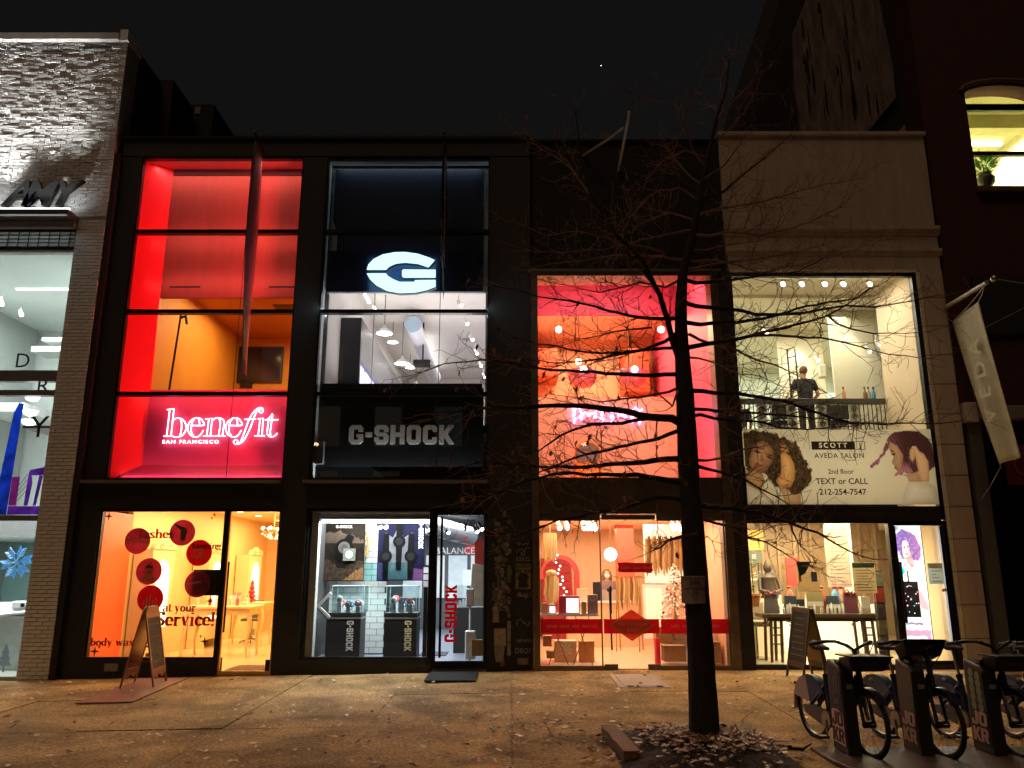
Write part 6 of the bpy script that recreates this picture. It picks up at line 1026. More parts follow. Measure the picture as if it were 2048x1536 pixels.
# ================================================================ cream salon building
sb = thing('cream_salon_building', 'cream painted building with the two-storey hair salon', 'building', (5.9, 0, 0))
crm = M('cream_render', (.46, .38, .30), .75, noise=.17, ns=2.2, bump=.12, bs=120, streak=(2.2, 2.2, .35)); crml = M('cream_trim', (.72, .66, .50), .6, noise=.08)
B('upper_wall', crm, sb, 4.0, 7.97, .0, .4, 7.9, 9.8); B('coping', crm, sb, 3.98, 8.0, -.05, .45, 9.8, 9.88, bevel=.01)
def moulding(z, h_, d): MB().prismx([(.0, z), (-d*.4, z+.02), (-d*.55, z+h_*.4), (-d, z+h_*.62), (-d, z+h_), (0, z+h_)], 3.98, 8.02).build('cornice', crm, sb)
moulding(7.72, .18, .08); B('frieze', crm, sb, 4.0, 7.98, -.005, .4, 7.46, 7.72); moulding(7.32, .14, .05); B('architrave', crm, sb, 4.03, 7.97, .0, .4, 7.04, 7.32); B('roof', blackm, sb, 4.0, 7.97, .45, 9, 9.4, 9.7)
for i in range(13):
    z = -.05+.545*i; B('pier_block', crm, sb, 7.57, 7.97, -.03, .35, z+.006, min(z+.539, 7.04), bevel=.012)
    B('jamb_block', crml, sb, 7.50, 7.565, -.015, .3, z+.006, min(z+.539, 7.0), bevel=.006)
B('pier_core', M('cream_joint', (.3, .25, .2), .9), sb, 7.505, 7.96, .0, .33, -.1, 7.03); B('head_trim', crml, sb, 4.03, 7.5, -.03, .1, 7.0, 7.04)
fr = MB().box(4.03, 7.5, .02, .12, 6.93, 7.0).box(7.42, 7.5, .02, .12, 2.46, 6.93).box(4.03, 4.08, .02, .12, 2.7, 6.93).build('upper_window', blackm, sb); MB().box(4.08, 7.42, .06, .07, 2.7, 6.93).build('pane', pane, fr)
B('spandrel', M('spandrel_black', (.02, .018, .016), .5), sb, 4.03, 7.42, .0, .14, 2.44, 2.69); text('the art and science of pure flower and plant essences', 5.8, -.004, 2.57, .1, M('faint_letter', (.07, .06, .05), .5), sb, ext=.001, sx=.95)
wallb = M('salon_wall', (.66, .52, .36), .6, noise=.05); ivory = M('ivory', (.78, .72, .55), .55, noise=.04); sceil = M('salon_ceiling', (.72, .66, .52), .6, noise=.05)
B('side_wall', wallb, sb, 7.5, 7.6, .12, 1.7, 2.7, 7.2); B('box_ceiling', sceil, sb, 4.0, 7.6, .12, 1.72, 7.16, 7.22); B('side_wall', ivory, sb, 4.0, 4.06, .12, 1.7, 2.7, 7.2); B('box_floor', wallb, sb, 4.0, 7.6, .12, 1.7, 2.62, 2.7); B('mezzanine_front', ivory, sb, 4.06, 7.5, 1.7, 1.8, 3.6, 4.3)
B('ceiling_lip', ivory, sb, 4.06, 10, 1.72, 1.8, 7.1, 7.5); B('ceiling', ivory, sb, 4.0, 10.2, 1.8, 9, 7.45, 7.5); B('mezzanine_floor', M('salon_floor', (.35, .3, .22), .3), sb, 4.0, 10.2, 1.8, 9, 4.15, 4.25); B('back_wall', M('sage_white', (.66, .68, .54), .6), sb, 4.0, 10.2, 9, 9.1, 4.25, 7.45); B('side_wall', ivory, sb, 10.2, 10.3, 1.8, 9, 4.25, 7.45); B('side_wall', ivory, sb, 4.0, 4.06, 1.8, 9, 4.25, 7.45)
B('cabinet_wall', M('sage_cabinet', (.50, .52, .40), .6), sb, 4.1, 6.2, 8.0, 8.3, 4.25, 6.3); B('mirror', M('dark_mirror', (.12, .16, .14), .1), sb, 5.2, 6.1, 7.96, 7.99, 5.2, 6.25); B('column', ivory, sb, 8.0, 8.5, 4.4, 4.9, 4.25, 7.4)
B('glow_cove', glow('green_cove', (.75, 1, .72), .8), sb, 4.2, 6.6, 8.6, 8.7, 6.5, 6.62); B('glow_cove', glow('green_cove'), sb, 8.6, 10.1, 8.6, 8.7, 6.5, 6.62)
B('lit_screen', ivory, sb, 7.3, 8.6, 3.6, 3.68, 4.25, 7.44); B('lit_screen', ivory, sb, 6.6, 7.7, 5.1, 5.16, 4.25, 7.44)
lamp('curtain_spot', 'SPOT', (7.7, 3.2, 7.3), 22, (1, .9, .62), rot=(.35, 0, 0), spot=.9, parent=sb, r=.06); lamp('curtain_spot', 'SPOT', (7.05, 4.7, 7.3), 24, (1, .92, .66), rot=(.35, 0, 0), spot=1.0, parent=sb, r=.06)
lamp('salon_light', 'AREA', (5.8, .9, 7.1), 40, (1, .86, .60), (2.6, .6), (0, 0, 0), sb); lamp('salon_light', 'AREA', (6.2, 3.4, 7.3), 60, (1, .92, .72), (3, 2), (0, 0, 0), sb); lamp('salon_light', 'AREA', (7, 6.8, 7.3), 90, (.97, 1, .86), (4, 2), (0, 0, 0), sb)
lamp('added_banner_light', 'AREA', (5.8, 1.2, 3.3), 11, (1, .88, .66), (3, .7), (-PI/2, 0, 0), sb)  # unseen lamp added behind the banner to make it brighter
sl = ['first track spotlight from the left under the salon window head', 'second track spotlight from the left under the salon window head', 'third track spotlight from the left under the salon window head', 'fourth track spotlight from the left under the salon window head', 'rightmost track spotlight under the salon window head']
for i, x in enumerate((5.3, 5.67, 6.12, 6.48, 7.0)): spotbar([(x, .85, 7.12)], sl[i], m=white, group='salon ceiling spotlights', aim=(0, -.12, -.12))
for i, (x, y, z) in enumerate(((4.75, 3.4, 6.9), (5.75, 3.5, 6.95), (5.25, 5.2, 6.6), (8.15, 3.2, 6.6), (8.0, 3.4, 6.5), (7.3, 4.6, 6.6))): spotbar([(x, y, z)], ['white spotlight deep in the salon, far left', 'white spotlight deep in the salon, above the ladder', 'low white spotlight at the left of the deep salon', 'white spotlight of a pair at the right of the salon, upper', 'white spotlight of a pair at the right of the salon, lower', 'white spotlight above the standing man'][i], m=white, group='salon ceiling spotlights')
rl = thing('balcony_railing', 'dark balcony railing with scrolled panels in the upper salon', 'railing', (5.8, 1.75, 4.3)); irn = M('wrought_iron', (.05, .05, .045), .5, metal=.4); cast = M('cast_panel', (.42, .42, .38), .5, noise=.4, ns=30)
B('handrail', M('rail_dark', (.06, .06, .05), .4), rl, 4.1, 7.5, 1.7, 1.8, 4.86, 4.97, bevel=.01); B('bottom_rail', irn, rl, 4.1, 7.5, 1.73, 1.77, 4.32, 4.35)
for i in range(40): B('baluster', irn, rl, 4.16+.085*i, 4.175+.085*i, 1.742, 1.757, 4.35, 4.86)
for i, x in enumerate((4.35, 5.0, 5.6, 6.2, 6.85)):
    B('scroll_panel', cast, rl, x-.1, x+.1, 1.72, 1.735, 4.36, 4.85)
    for z in (4.45, 4.6, 4.75): MB().tube([(x+(.07-.0045*a)*math.cos(a*.8), 1.712, z+(.07-.0045*a)*math.sin(a*.8)) for a in range(14)], .007, 5).build('scroll', irn, rl)
person('man in a dark t-shirt seen from behind at the salon railing', (6.42, 3.1, 4.25), 1.74, PI, dict(l=((-.3, -.02, 1.12), (-.2, -.22, 1.0)), r=((.3, -.02, 1.12), (.2, -.22, 1.0))), M('tshirt_dark', (.022, .022, .026), .85), M('jeans_black', (.015, .015, .018), .85), M('hair_short', (.14, .07, .035), .8), skinm)
person('seated client with dark hair low behind the salon railing at left', (5.05, 3.4, 3.75), 1.6, PI*.8, dict(l=((-.24, -.05, 1.1), (-.16, -.2, 1.0)), r=((.24, -.05, 1.1), (.16, -.2, 1.0))), M('cape_black', (.02, .02, .02), .7), M('jeans_black'), M('hair_black', (.015, .012, .01), .6), skinm)
ld = thing('black_stand', 'tall black ladder-like equipment stand in the upper salon', 'stand', (6.05, 2.6, 4.25))
for x in (5.95, 6.12): MB().tube([(x, 2.6, 4.25), (x-.03, 2.6, 6.25)], .016, 6).build('upright', irn, ld)
for z in (4.9, 5.3, 5.7, 6.05, 6.24): MB().tube([(5.93, 2.6, z), (6.1, 2.6, z+.05)], .012, 6).build('rung', irn, ld)
ss = thing('salon_lamp_arm', 'pale hood dryer arm behind the standing man', 'hair dryer', (6.7, 3.6, 4.25)); MB().tube([(6.75, 3.7, 4.25), (6.75, 3.7, 5.8), (7.0, 3.6, 6.05)], .03, 8).build('arm', ivory, ss); B('hood', ivory, ss, 6.95, 7.1, 3.5, 3.7, 5.85, 6.15, bevel=.02)
for i, (x, c, lab) in enumerate(((7.18, (.25, .12, .06), 'brown spray bottle on the salon railing ledge'), (7.26, (.3, .3, .25), 'grey spray bottle on the salon railing ledge'), (7.36, (.05, .25, .45), 'blue jar of combs on the salon railing ledge'), (6.75, (.6, .25, .12), 'orange bottle on the salon railing ledge'))):
    t = thing('salon_bottle', lab, 'bottle', (x, 1.9, 4.97), 'bottles on the salon railing'); MB().lathe([(.035, 0), (.04, .02), (.04, .16), (.015, .2), (.015, .24)], (x, 1.9, 4.97), 12).build('bottle', M('sb_%d' % i, c, .3), t, smooth=True); MB().lathe([(.018, 0), (.018, .04), (.001, .045)], (x, 1.9, 5.21), 10).build('cap', blackm, t)
B('ledge_shelf', ivory, None, 6.5, 7.5, 1.81, 2.05, 4.9, 4.965, label='cream shelf behind the salon railing holding bottles', cat='shelf')
for i in range(3):
    t = thing('salon_chair', ['black salon chair behind the railing, leftmost', 'black salon chair behind the railing, middle', 'black salon chair behind the railing, rightmost'][i], 'chair', (4.6+1.0*i, 2.9, 4.25), 'salon chairs upstairs'); x = 4.6+1.15*i; lea = M('black_leather', (.02, .02, .02), .4)
    B('seat', lea, t, x-.25, x+.25, 2.7, 3.2, 4.6, 4.72, bevel=.03); B('backrest', lea, t, x-.24, x+.24, 2.62, 2.7, 4.72, 5.15 if i else 5.0, bevel=.03); MB().tube([(x, 2.95, 4.6), (x, 2.95, 4.27)], .04, 8).build('post', steel, t); MB().lathe([(.25, 0), (.25, .02), (.001, .03)], (x, 2.95, 4.25), 16).build('base', steel, t)
# banner print across the lower half of the upper window
pb = thing('window_banner', 'wide beige salon banner with two women and a phone number', 'banner', (5.8, -.03, 2.71))
INK = M('print_ink', (.022, .014, .012), .6);
def salon_print(X, Z):
    K = PRINT; one = np.ones(X.shape+(3,)); n1 = fbm(X, Z, 3, 1); n2 = fbm(X, Z, 30, 5); n3 = vnoise(X, Z, 42, 9)
    wx = X+.035*(fbm(X, Z, 16, 21)-.5)*2; wz = Z+.035*(fbm(X, Z, 16, 33)-.5)*2
    C = one*np.array([.72, .66, .50])*(.94+.12*n1)[..., None]
    def lay(C, m, col): return C*(1-m)+m*(col if isinstance(col, np.ndarray) and col.ndim == 3 else one*np.array(col))
    def skin(key, base, lo, roll=.09):
        d = sdist(K[key], X, Z); sh = np.clip(d/roll, 0, 1)[..., None]*.55+.45*np.clip(.5+(X-np.mean([p[0] for p in K[key]]))*-.9+(Z-np.mean([p[1] for p in K[key]]))*.9, 0, 1)[..., None]
        return sm(d, .012), np.array(lo)*(1-sh)+np.array(base)*sh*(.96+.08*n2[..., None])
    # left woman: torso, blouse, curls, face, arm
    for key, base, lo in (('torso1', (.62, .40, .22), (.35, .2, .1)), ('neck1', (.60, .34, .18), (.26, .12, .05)), ('blouse1', (.82, .76, .62), (.55, .47, .33))): m, c = skin(key, base, lo); C = lay(C, m, c)
    d = sdist(K['hair1'], wx, wz)+.10*(fbm(X, Z, 11, 3)-.5); rings = np.sin(fbm(X, Z, 9, 7)*60)*.5+.5; hc = np.array([.022, .014, .008])+np.array([.22, .13, .06])*(rings*np.clip(n2*1.6-.35, 0, 1))[..., None]
    C = lay(C, sm(d+.02*(n3-.5), .03), hc)
    m, c = skin('face1', (.60, .33, .18), (.14, .055, .02), .16); C = lay(C, m, c)
    m, c = skin('arm1', (.84, .46, .19), (.34, .15, .05), .10); C = lay(C, m, c); C = lay(C, (sm(sdist(K['hand1'], X, Z), .02)*(n3 > .45)[..., None])*.7, (.62, .32, .12))
    df = sdist(K['hair1'], wx+.02, wz); edge = np.clip(1-np.abs(sdist(K['face1'], X, Z)+.015)/.05, 0, 1)*(n3 > .42); C = lay(C, (edge*.75)[..., None]*(Z > 3.35)[..., None], (.05, .03, .015))
    for key, col, w in (('eye1', (.02, .012, .01), .03), ('eye1b', (.02, .012, .01), .03), ('brow1', (.05, .025, .012), .024), ('brow1b', (.05, .025, .012), .024), ('nose1', (.26, .11, .05), .05), ('mouth1', (.36, .07, .05), .026)): C = lay(C, sm(sdist(K[key], X, Z)+.004, w), col)
    # right woman: sweater, neck, profile, bob with pink tips, ear, hand
    for key, base, lo in (('sweater2', (.84, .79, .68), (.52, .45, .33)), ('neck2', (.68, .45, .29), (.4, .22, .12))): m, c = skin(key, base, lo, .14); C = lay(C, m, c)
    m, c = skin('face2', (.70, .44, .27), (.26, .13, .06), .15); C = lay(C, m, c)
    st = (np.sin((X*1.0+Z*.35)*105+14*n1)*.5+.5)*.6+.4*n2
    t = np.clip((6.93-X)/.55, 0, 1)[..., None]; hp = np.array([.075, .03, .03])*(1-t)+np.array([.34, .10, .17])*t
    d2 = np.maximum(sdist(K['hair2'], X, Z), np.maximum(sdist(K['sweep2'], wx, wz), sdist(K['tips2'], wx, wz))); C = lay(C, sm(d2+.012*(n3-.5), .018), hp*(.45+.9*st[..., None]))
    tp_ = sm(sdist(K['tips2'], wx, wz), .03)*np.clip((3.5-Z)/.2, 0, 1)[..., None]; C = lay(C, tp_*.8, np.array([.55, .22, .32])*(.6+.7*st[..., None]))
    gap = [K['hair2'][i] for i in (11, 10, 9, 8)]+[K['hand2'][5], K['neck2'][2], K['hair2'][15], K['hair2'][14], K['hair2'][13]]; C = lay(C, sm(sdist(gap, X, Z), .02), np.array([.10, .035, .04])*(.5+.9*st[..., None]))
    for key in ('ear2', 'hand2'): m, c = skin(key, (.80, .52, .33), (.5, .27, .13), .05); C = lay(C, m, c)
    for k in range(3):
        ln = np.abs((X-6.99-.045*k)-(3.72-.05*k-Z)*.12); C = lay(C, (np.clip(1-ln/.008, 0, 1)*((Z < 3.72-.05*k) & (Z > 3.42)))[..., None]*.6, (.42, .22, .12))
    for key, col, w in (('eye2', (.02, .012, .01), .02), ('brow2', (.05, .025, .015), .018), ('mouth2', (.40, .09, .07), .02)): C = lay(C, sm(sdist(K[key], X, Z)+.003, w), col)
    bar = (X > 5.28) & (X < 6.045) & (Z > 3.675) & (Z < 3.825) & ~text_mask('SCOTT', 5.66, 3.75, .125, X, Z, .003, 1.4); C[bar] = (.02, .014, .012)
    return C
print_sheet('sheet', 4.09, 7.41, 2.72, 4.04, -.006, 560, 224, salon_print, pb, trans=.55)
mb = MB().box(6.05, 6.22, -.018, -.013, 3.815, 3.825).box(6.05, 6.22, -.018, -.013, 3.675, 3.685).box(6.21, 6.22, -.018, -.013, 3.685, 3.815); mb.build('logo_bar', INK, pb)
text('J', 6.13, -.02, 3.75, .125, INK, pb, bold=.002, ext=.001); text('AVEDA SALON', 5.75, -.018, 3.565, .12, INK, pb, bold=.001, ext=.001, spacing=1.12)
text('2nd floor', 5.75, -.018, 3.285, .12, INK, pb, bold=.001, ext=.001); text('TEXT or CALL', 5.75, -.018, 3.115, .145, INK, pb, bold=.002, ext=.001); text('212-254-7547', 5.75, -.018, 2.93, .145, INK, pb, bold=.002, ext=.001)
GAIN[0] = 2.8
# ---- ground floor
B('plinth', M('spandrel_black'), sb, 4.03, 7.5, .02, .14, -.1, .08); fr = MB().box(4.03, 4.06, .02, .12, .08, 2.44).box(6.48, 6.58, .0, .13, .08, 2.44).box(7.42, 7.49, .0, .13, .08, 2.44).box(6.58, 7.42, .02, .12, 2.36, 2.44).box(4.06, 6.48, .02, .12, 2.40, 2.44).build('shop_window', blackm, sb); MB().box(4.06, 6.48, .06, .07, .08, 2.40).build('pane', pane, fr)
dr = MB().box(6.585, 6.62, .04, .1, .08, 2.355).box(7.38, 7.415, .04, .1, .08, 2.355).box(6.62, 7.38, .04, .1, .08, .14).build('door', blackm, sb); MB().box(6.62, 7.38, .06, .07, .14, 2.355).build('pane', pane, dr); MB().tube([(6.6, -.05, .75), (6.6, -.05, 1.75)], .022, 8).build('handle', blackm, dr)
B('shop_floor', M('salon_tile', (.5, .42, .28), .3), sb, 4.0, 7.6, .14, 6.5, -.06, .06); B('ceiling', sceil, sb, 4.0, 9.5, .14, 6.5, 2.6, 2.62); B('back_wall', M('taupe_wall', (.42, .33, .22), .6, noise=.1), sb, 4.0, 9.5, 6.5, 6.6, .06, 2.6); B('side_wall', M('taupe_wall'), sb, 4.0, 4.05, .36, 6.5, .06, 2.6); B('side_wall', wallb, sb, 7.56, 7.62, .14, 2.0, .06, 2.6); B('floor_far', M('salon_tile'), sb, 7.6, 9.5, 2.0, 6.5, -.06, .06); B('side_wall', wallb, sb, 9.5, 9.6, 2.0, 6.5, .06, 2.6)
B('wood_screen', M('brown_screen', (.24, .16, .09), .6, noise=.2, streak=(8, 1, .4)), sb, 5.0, 7.5, 2.6, 2.7, .95, 2.6)
for i in range(8): B('screen_post', M('brown_post', (.30, .21, .12), .5), sb, 5.05+.33*i, 5.1+.33*i, 2.56, 2.6, .95, 2.6)
B('low_wall', glow('self_lit_low_wall', (1, .9, .58), .85), sb, 4.7, 7.2, 2.5, 2.55, .06, .95)  # the wall's brightness is put in as its own emission, it holds no lamp
lamp('salon_light', 'AREA', (5.4, 1.3, 2.55), 40, (1, .80, .46), (2.4, 1.2), (0, 0, 0), sb); lamp('salon_light', 'AREA', (5.6, 4.4, 2.55), 40, (1, .80, .5), (2.6, 2), (0, 0, 0), sb); lamp('unseen_front_lamp', 'AREA', (5.3, .2, 2.36), 16, (1, .86, .6), (2.2, .05), (.55, 0, 0), sb); lamp('counter_light', 'AREA', (5.8, 1.6, 1.0), 12, (1, .86, .55), (1.8, .3), (-1.1, 0, 0), sb)  # the lamp by the glass is unseen, added to lift the dark table fronts
ct = thing('altar_table', 'long dark wooden altar table behind the salon window', 'table', (5.4, .7, .06)); wood = M('dark_wood', (.11, .065, .035), .45, noise=.3, streak=(1, 8, 8)); B('table_top', wood, ct, 4.36, 6.5, .5, .95, .80, .87, bevel=.012); B('apron', wood, ct, 4.45, 6.4, .53, .56, .74, .8)
for x in (4.52, 4.7, 6.1, 6.28):
    for y in (.55, .88): MB().tube([(x, y, .8), (x+(.03 if x > 5.4 else -.03), y, .06)], .028, 8).build('leg', wood, ct)
for x in (4.45, 6.03):
    for z in (.35, .5, .62): B('leg_rail', wood, ct, x+.06, x+.26, .54, .56, z, z+.025)
for x, s in ((4.45, -1), (4.78, 1), (6.02, -1), (6.36, 1)): MB().tube([(x, .52, .74), (x+.06*s, .52, .73), (x+.11*s, .52, .69), (x+.08*s, .52, .66), (x+.04*s, .52, .69)], .012, 6).build('scroll', wood, ct)
def goods(name, lab, x, w_, h_, col, kind, y=.62, grp='products on the altar table'):
    t = thing(name, lab, name.split('_')[-1], (x, y, .872), grp); m = M('goods_%s' % (str(col)), col, .4)
    if kind == 'box':
        B('carton', m, t, x-w_/2, x+w_/2, y, y+.09, .872, .872+h_, bevel=.004); B('label_band', M('goods_label', (.6, .55, .45), .6), t, x-w_/2+.01, x+w_/2-.01, y-.003, y-.001, .872+h_*.3, .872+h_*.5)
    elif kind == 'bag':
        MB().hexa([(x-w_/2, y, .872), (x+w_/2, y, .872), (x+w_/2, y+.1, .872), (x-w_/2, y+.1, .872)], [(x-w_*.44, y+.02, .872+h_), (x+w_*.44, y+.02, .872+h_), (x+w_*.44, y+.08, .872+h_), (x-w_*.44, y+.08, .872+h_)]).build('bag', m, t)
        for s in (-1, 1): MB().tube([(x+s*.02, y+.01, .872+h_), (x+s*.07, y, .872+h_+.05), (x+s*.09, y, .872+h_-.01), (x+s*.03, y, .872+h_-.03)], .012, 6).build('bow', M('ribbon_red', (.45, .03, .03), .5), t)
    else:
        MB().lathe([(w_/2, 0), (w_/2, h_*.7), (w_*.3, h_*.78), (w_*.3, h_), (.001, h_)], (x, y, .872), 10).build('tube_body', m, t, smooth=True); MB().lathe([(w_*.34, 0), (w_*.34, h_*.2), (.001, h_*.2)], (x, y, .873), 10).build('cap', M('goods_capdark', (.05, .04, .04), .4), t)
goods('gift_bag', 'grey gift bag with red bow at the left end of the altar table', 4.58, .24, .34, (.13, .11, .1), 'bag'); goods('gift_bag', 'maroon gift bag with red bow at the right of the altar table', 5.98, .25, .36, (.16, .05, .06), 'bag')
for i, (x, w_, h_, c, lab) in enumerate(((4.93, .2, .3, (.05, .06, .07), 'black product display stand, left on the altar table'), (5.1, .14, .24, (.03, .03, .035), 'small black box left of the olive display'), (5.36, .3, .4, (.32, .26, .10), 'tall olive and gold product display in the middle of the table'), (5.68, .2, .3, (.06, .07, .08), 'black product display right of the olive one'), (6.25, .16, .28, (.5, .42, .28), 'tan card standing at the right end of the altar table'))): goods('product_box', lab, x, w_, h_, c, 'box', y=.66)
for i, x in enumerate((4.76, 4.82, 4.87, 4.95, 5.02, 5.3, 5.42, 5.53, 5.6, 5.66, 5.74, 5.8, 6.12)): goods('cosmetic_tube', 'small white tube in the front row on the altar table', x, .045, .12+.03*(i % 3), (.62, .58, .48), 'tube', y=.56, grp='white tubes on the altar table')
for i, (x, c, lab) in enumerate(((5.55, (.5, .08, .06), 'red hexagon gift tin behind the table goods'), (5.8, (.1, .3, .45), 'blue gift pouch behind the table goods'), (4.98, (.45, .12, .06), 'orange-red cone box behind the left display'), (5.9, (.6, .25, .15), 'orange gift bow box behind the maroon bag'))):
    t = thing('gift_tin', lab, 'gift', (x, .85, .872), 'gifts at the back of the altar table'); MB().lathe([(.08, 0), (.1, .2), (.06, .34), (.02, .42)], (x, .85, .872), 8).build('body', M('tin_%d' % i, c, .3), t); MB().lathe([(.03, 0), (.05, .03), (.001, .05)], (x, .85, 1.29), 8).build('knob', M('ribbon_red'), t)
for i in range(34):
    x = 4.5+.056*i+random.uniform(-.01, .01); y = .74+.07*(i % 3); h_ = random.uniform(.1, .24); c_ = [(.5, .1, .07), (.55, .5, .42), (.12, .25, .4), (.35, .4, .12), (.62, .42, .16), (.12, .1, .1)][random.randrange(6)]
    t = thing('small_product', 'small %s bottle in the crowded back row of the altar table' % (dict(zip([(.5, .1, .07), (.55, .5, .42), (.12, .25, .4), (.35, .4, .12), (.62, .42, .16), (.12, .1, .1)], ('red', 'cream', 'blue', 'green', 'amber', 'black')))[c_]), 'product', (x, y, .872), 'small products at the back of the altar table'); MB().lathe([(.02, 0), (.022, h_*.7), (.01, h_*.8), (.01, h_)], (x, y, .872), 8).build('bottle', M('small_%s' % str(c_), c_, .35), t, smooth=True); MB().lathe([(.0225, h_*.2), (.0228, h_*.55)], (x, y, .872), 8).build('label', M('goods_label'), t)
bd = thing('buddha_statue', 'small bronze seated statue on the shelf behind the salon window', 'statue', (4.85, 1.7, 1.15)); brz = M('bronze_statue', (.05, .036, .024), .5, metal=.2)
MB().lathe([(.001, 0), (.2, 0), (.22, .07), (.16, .12), (.13, .3), (.15, .38), (.06, .44), (.05, .47), (.075, .52), (.08, .58), (.05, .65), (.02, .7)], (4.85, 1.6, 1.1), 16).build('body', brz, bd, smooth=True); MB().tube([(4.68, 1.58, 1.45), (4.65, 1.5, 1.25), (4.8, 1.44, 1.2)], .04, 8).build('arm', brz, bd, smooth=True); MB().tube([(5.02, 1.58, 1.45), (5.05, 1.5, 1.25), (4.9, 1.44, 1.2)], .04, 8).build('arm', brz, bd, smooth=True)
sv = thing('product_shelf', 'shelf of small bottles at the back left of the salon', 'shelf', (4.6, 2.2, .06)); 
for z in (1.08, 1.42): B('board', ivory, sv, 4.15, 5.2, 2.0, 2.3, z, z+.03)
B('cabinet', ivory, sv, 4.15, 5.2, 2.0, 2.3, .06, 1.08)
for i in range(15): MB().lathe([(.025, 0), (.025, .12), (.01, .15), (.01, .19)], (4.2+.065*i, 2.1, 1.11 if i % 2 else 1.45), 8).build('bottle', M('shelf_b%d' % (i % 4), [(.3, .08, .06), (.5, .45, .4), (.1, .12, .2), (.15, .1, .08)][i % 4], .35), sv)
hs = thing('header_sign', 'dark green-grey header sign with pale letters behind the plant', 'sign', (4.6, 2.4, 1.9)); B('board', M('sign_slate', (.09, .10, .08), .6), hs, 4.2, 5.0, 2.35, 2.4, 1.75, 1.98); text('EDGE  IE', 4.65, 2.34, 1.87, .12, M('print_white'), hs, ext=.002); B('woven_panel', M('rattan', (.45, .28, .08), .7, noise=.4, ns=30), hs, 4.35, 5.05, 2.36, 2.4, 2.0, 2.4)
pt = thing('potted_plant', 'leafy green plant in a terracotta pot at the left of the salon window', 'plant', (4.34, .8, .9)); MB().lathe([(.09, 0), (.12, .18), (.135, .18), (.135, .22), (.11, .22)], (4.34, .85, .98), 16).build('pot', M('terracotta', (.42, .17, .05), .7), pt, smooth=True); random.seed(2)
lf = MB()
for i in range(46):
    a = random.random()*2*PI; p = Vector((4.34, .85, 1.2+.62*random.random())); d = Vector((math.cos(a), math.sin(a), random.uniform(-.2, .6)))*random.uniform(.08, .17); q = Vector((-math.sin(a), math.cos(a), 0))*.035; lf.add([p, p+d*.5+q, p+d, p+d*.5-q], [(0, 1, 2, 3)])
lf.build('leaves', M('leaf_bright', (.16, .28, .03), .5), pt); MB().tube([(4.34, .85, 1.1), (4.33, .85, 1.8)], .012, 6).build('stem', M('stem_green', (.1, .12, .03), .6), pt)
st = thing('salon_stool', 'chrome-based salon stool at the left of the salon window', 'stool', (4.45, 1.2, .06)); MB().lathe([(.2, 0), (.2, .02), (.03, .05), (.03, .55), (.04, .56)], (4.42, 1.15, .06), 18).build('base', M('chrome', (.6, .58, .52), .15, metal=1), st, smooth=True); B('seat', M('seat_tan', (.25, .2, .14), .5), st, 4.22, 4.66, .95, 1.35, .62, .72, bevel=.04); B('backrest', M('seat_tan'), st, 4.22, 4.66, 1.35, 1.42, .72, 1.05, bevel=.03)
def card(lab, x0, x1, z0, z1, y, base, top, lines, n_='window_notice'):
    t = thing(n_, lab, 'notice', ((x0+x1)/2, y, z0)); B('paper', base, t, x0, x1, y, y+.004, z0, z1)
    if top: B('heading', top, t, x0+.01, x1-.01, y-.003, y-.001, z1-.09, z1-.01)
    for i in range(lines): z = z0+.04+(z1-z0-.18)*i/max(1, lines-1); B('text_line', M('notice_text', (.2, .18, .14), .7), t, x0+.05, x1-.03-.05*(i % 3), y-.003, y-.001, z, z+.012)
    return t
card('pale notice sheet with teal heading in the salon window', 5.81, 6.2, 1.23, 1.74, .04, M('paper_cream', (.78, .70, .52), .7, trans=.6), M('heading_teal', (.2, .42, .42), .7, trans=.5), 8)
ac = card('salon poster card with dark green leaf and product picture', 4.86, 5.24, 1.25, 1.76, .05, M('paper_pale', (.80, .68, .5), .7, trans=.6), None, 0); MB().prism([(4.87, 1.75), (5.12, 1.75), (5.0, 1.55), (4.9, 1.5)], .044, .049).build('leaf_print', M('leaf_print', (.04, .08, .05), .6), ac); text('AVEDA', 5.04, .043, 1.68, .06, M('print_white'), ac, ext=.001); B('bottle_print', M('blue_print', (.15, .25, .4), .6), ac, 5.1, 5.2, .045, .049, 1.42, 1.58); B('bottle_print', M('red_print', (.4, .06, .04), .6), ac, 4.89, 4.93, .045, .049, 1.42, 1.52)
card('tall translucent price list poster hanging behind the salon window', 5.9, 6.35, 1.3, 2.5, 1.4, M('poster_mauve', (.45, .34, .25), .6, noise=.1), None, 16, 'price_poster')
B('light_column', glow('orange_column', (1, .62, .25), 1.2), None, 6.45, 6.62, 1.9, 2.0, 1.2, 2.55, label='tall glowing orange lamp column behind the price poster', cat='lamp'); B('wall_board', M('red_panel', (.4, .04, .03), .6), None, 5.35, 5.6, 2.0, 2.05, 1.3, 1.85, label='red wall panel behind the salon poster card', cat='panel')
ib = thing('magazine_rack', 'narrow rack of hair magazines beside the salon door', 'rack', (6.35, .35, .06)); B('back', M('rack_dark', (.06, .05, .05), .5), ib, 6.3, 6.47, .4, .43, .06, 1.6)
for i, c in enumerate(((.3, .3, .18), (.5, .06, .04), (.12, .08, .07), (.3, .22, .1), (.2, .15, .12))): B('magazine', M('mag_%d' % i, c, .4, noise=.6, ns=9), ib, 6.31, 6.46, .37, .39, 1.34-.27*i, 1.58-.27*i)
lb = thing('lightbox_poster', 'bright backlit poster of a woman with curly purple hair inside the salon door', 'lightbox', (7.0, .6, .3)); B('case', M('lightbox_case', (.2, .16, .12), .5), lb, 6.78, 7.36, .62, .72, .28, 2.4)
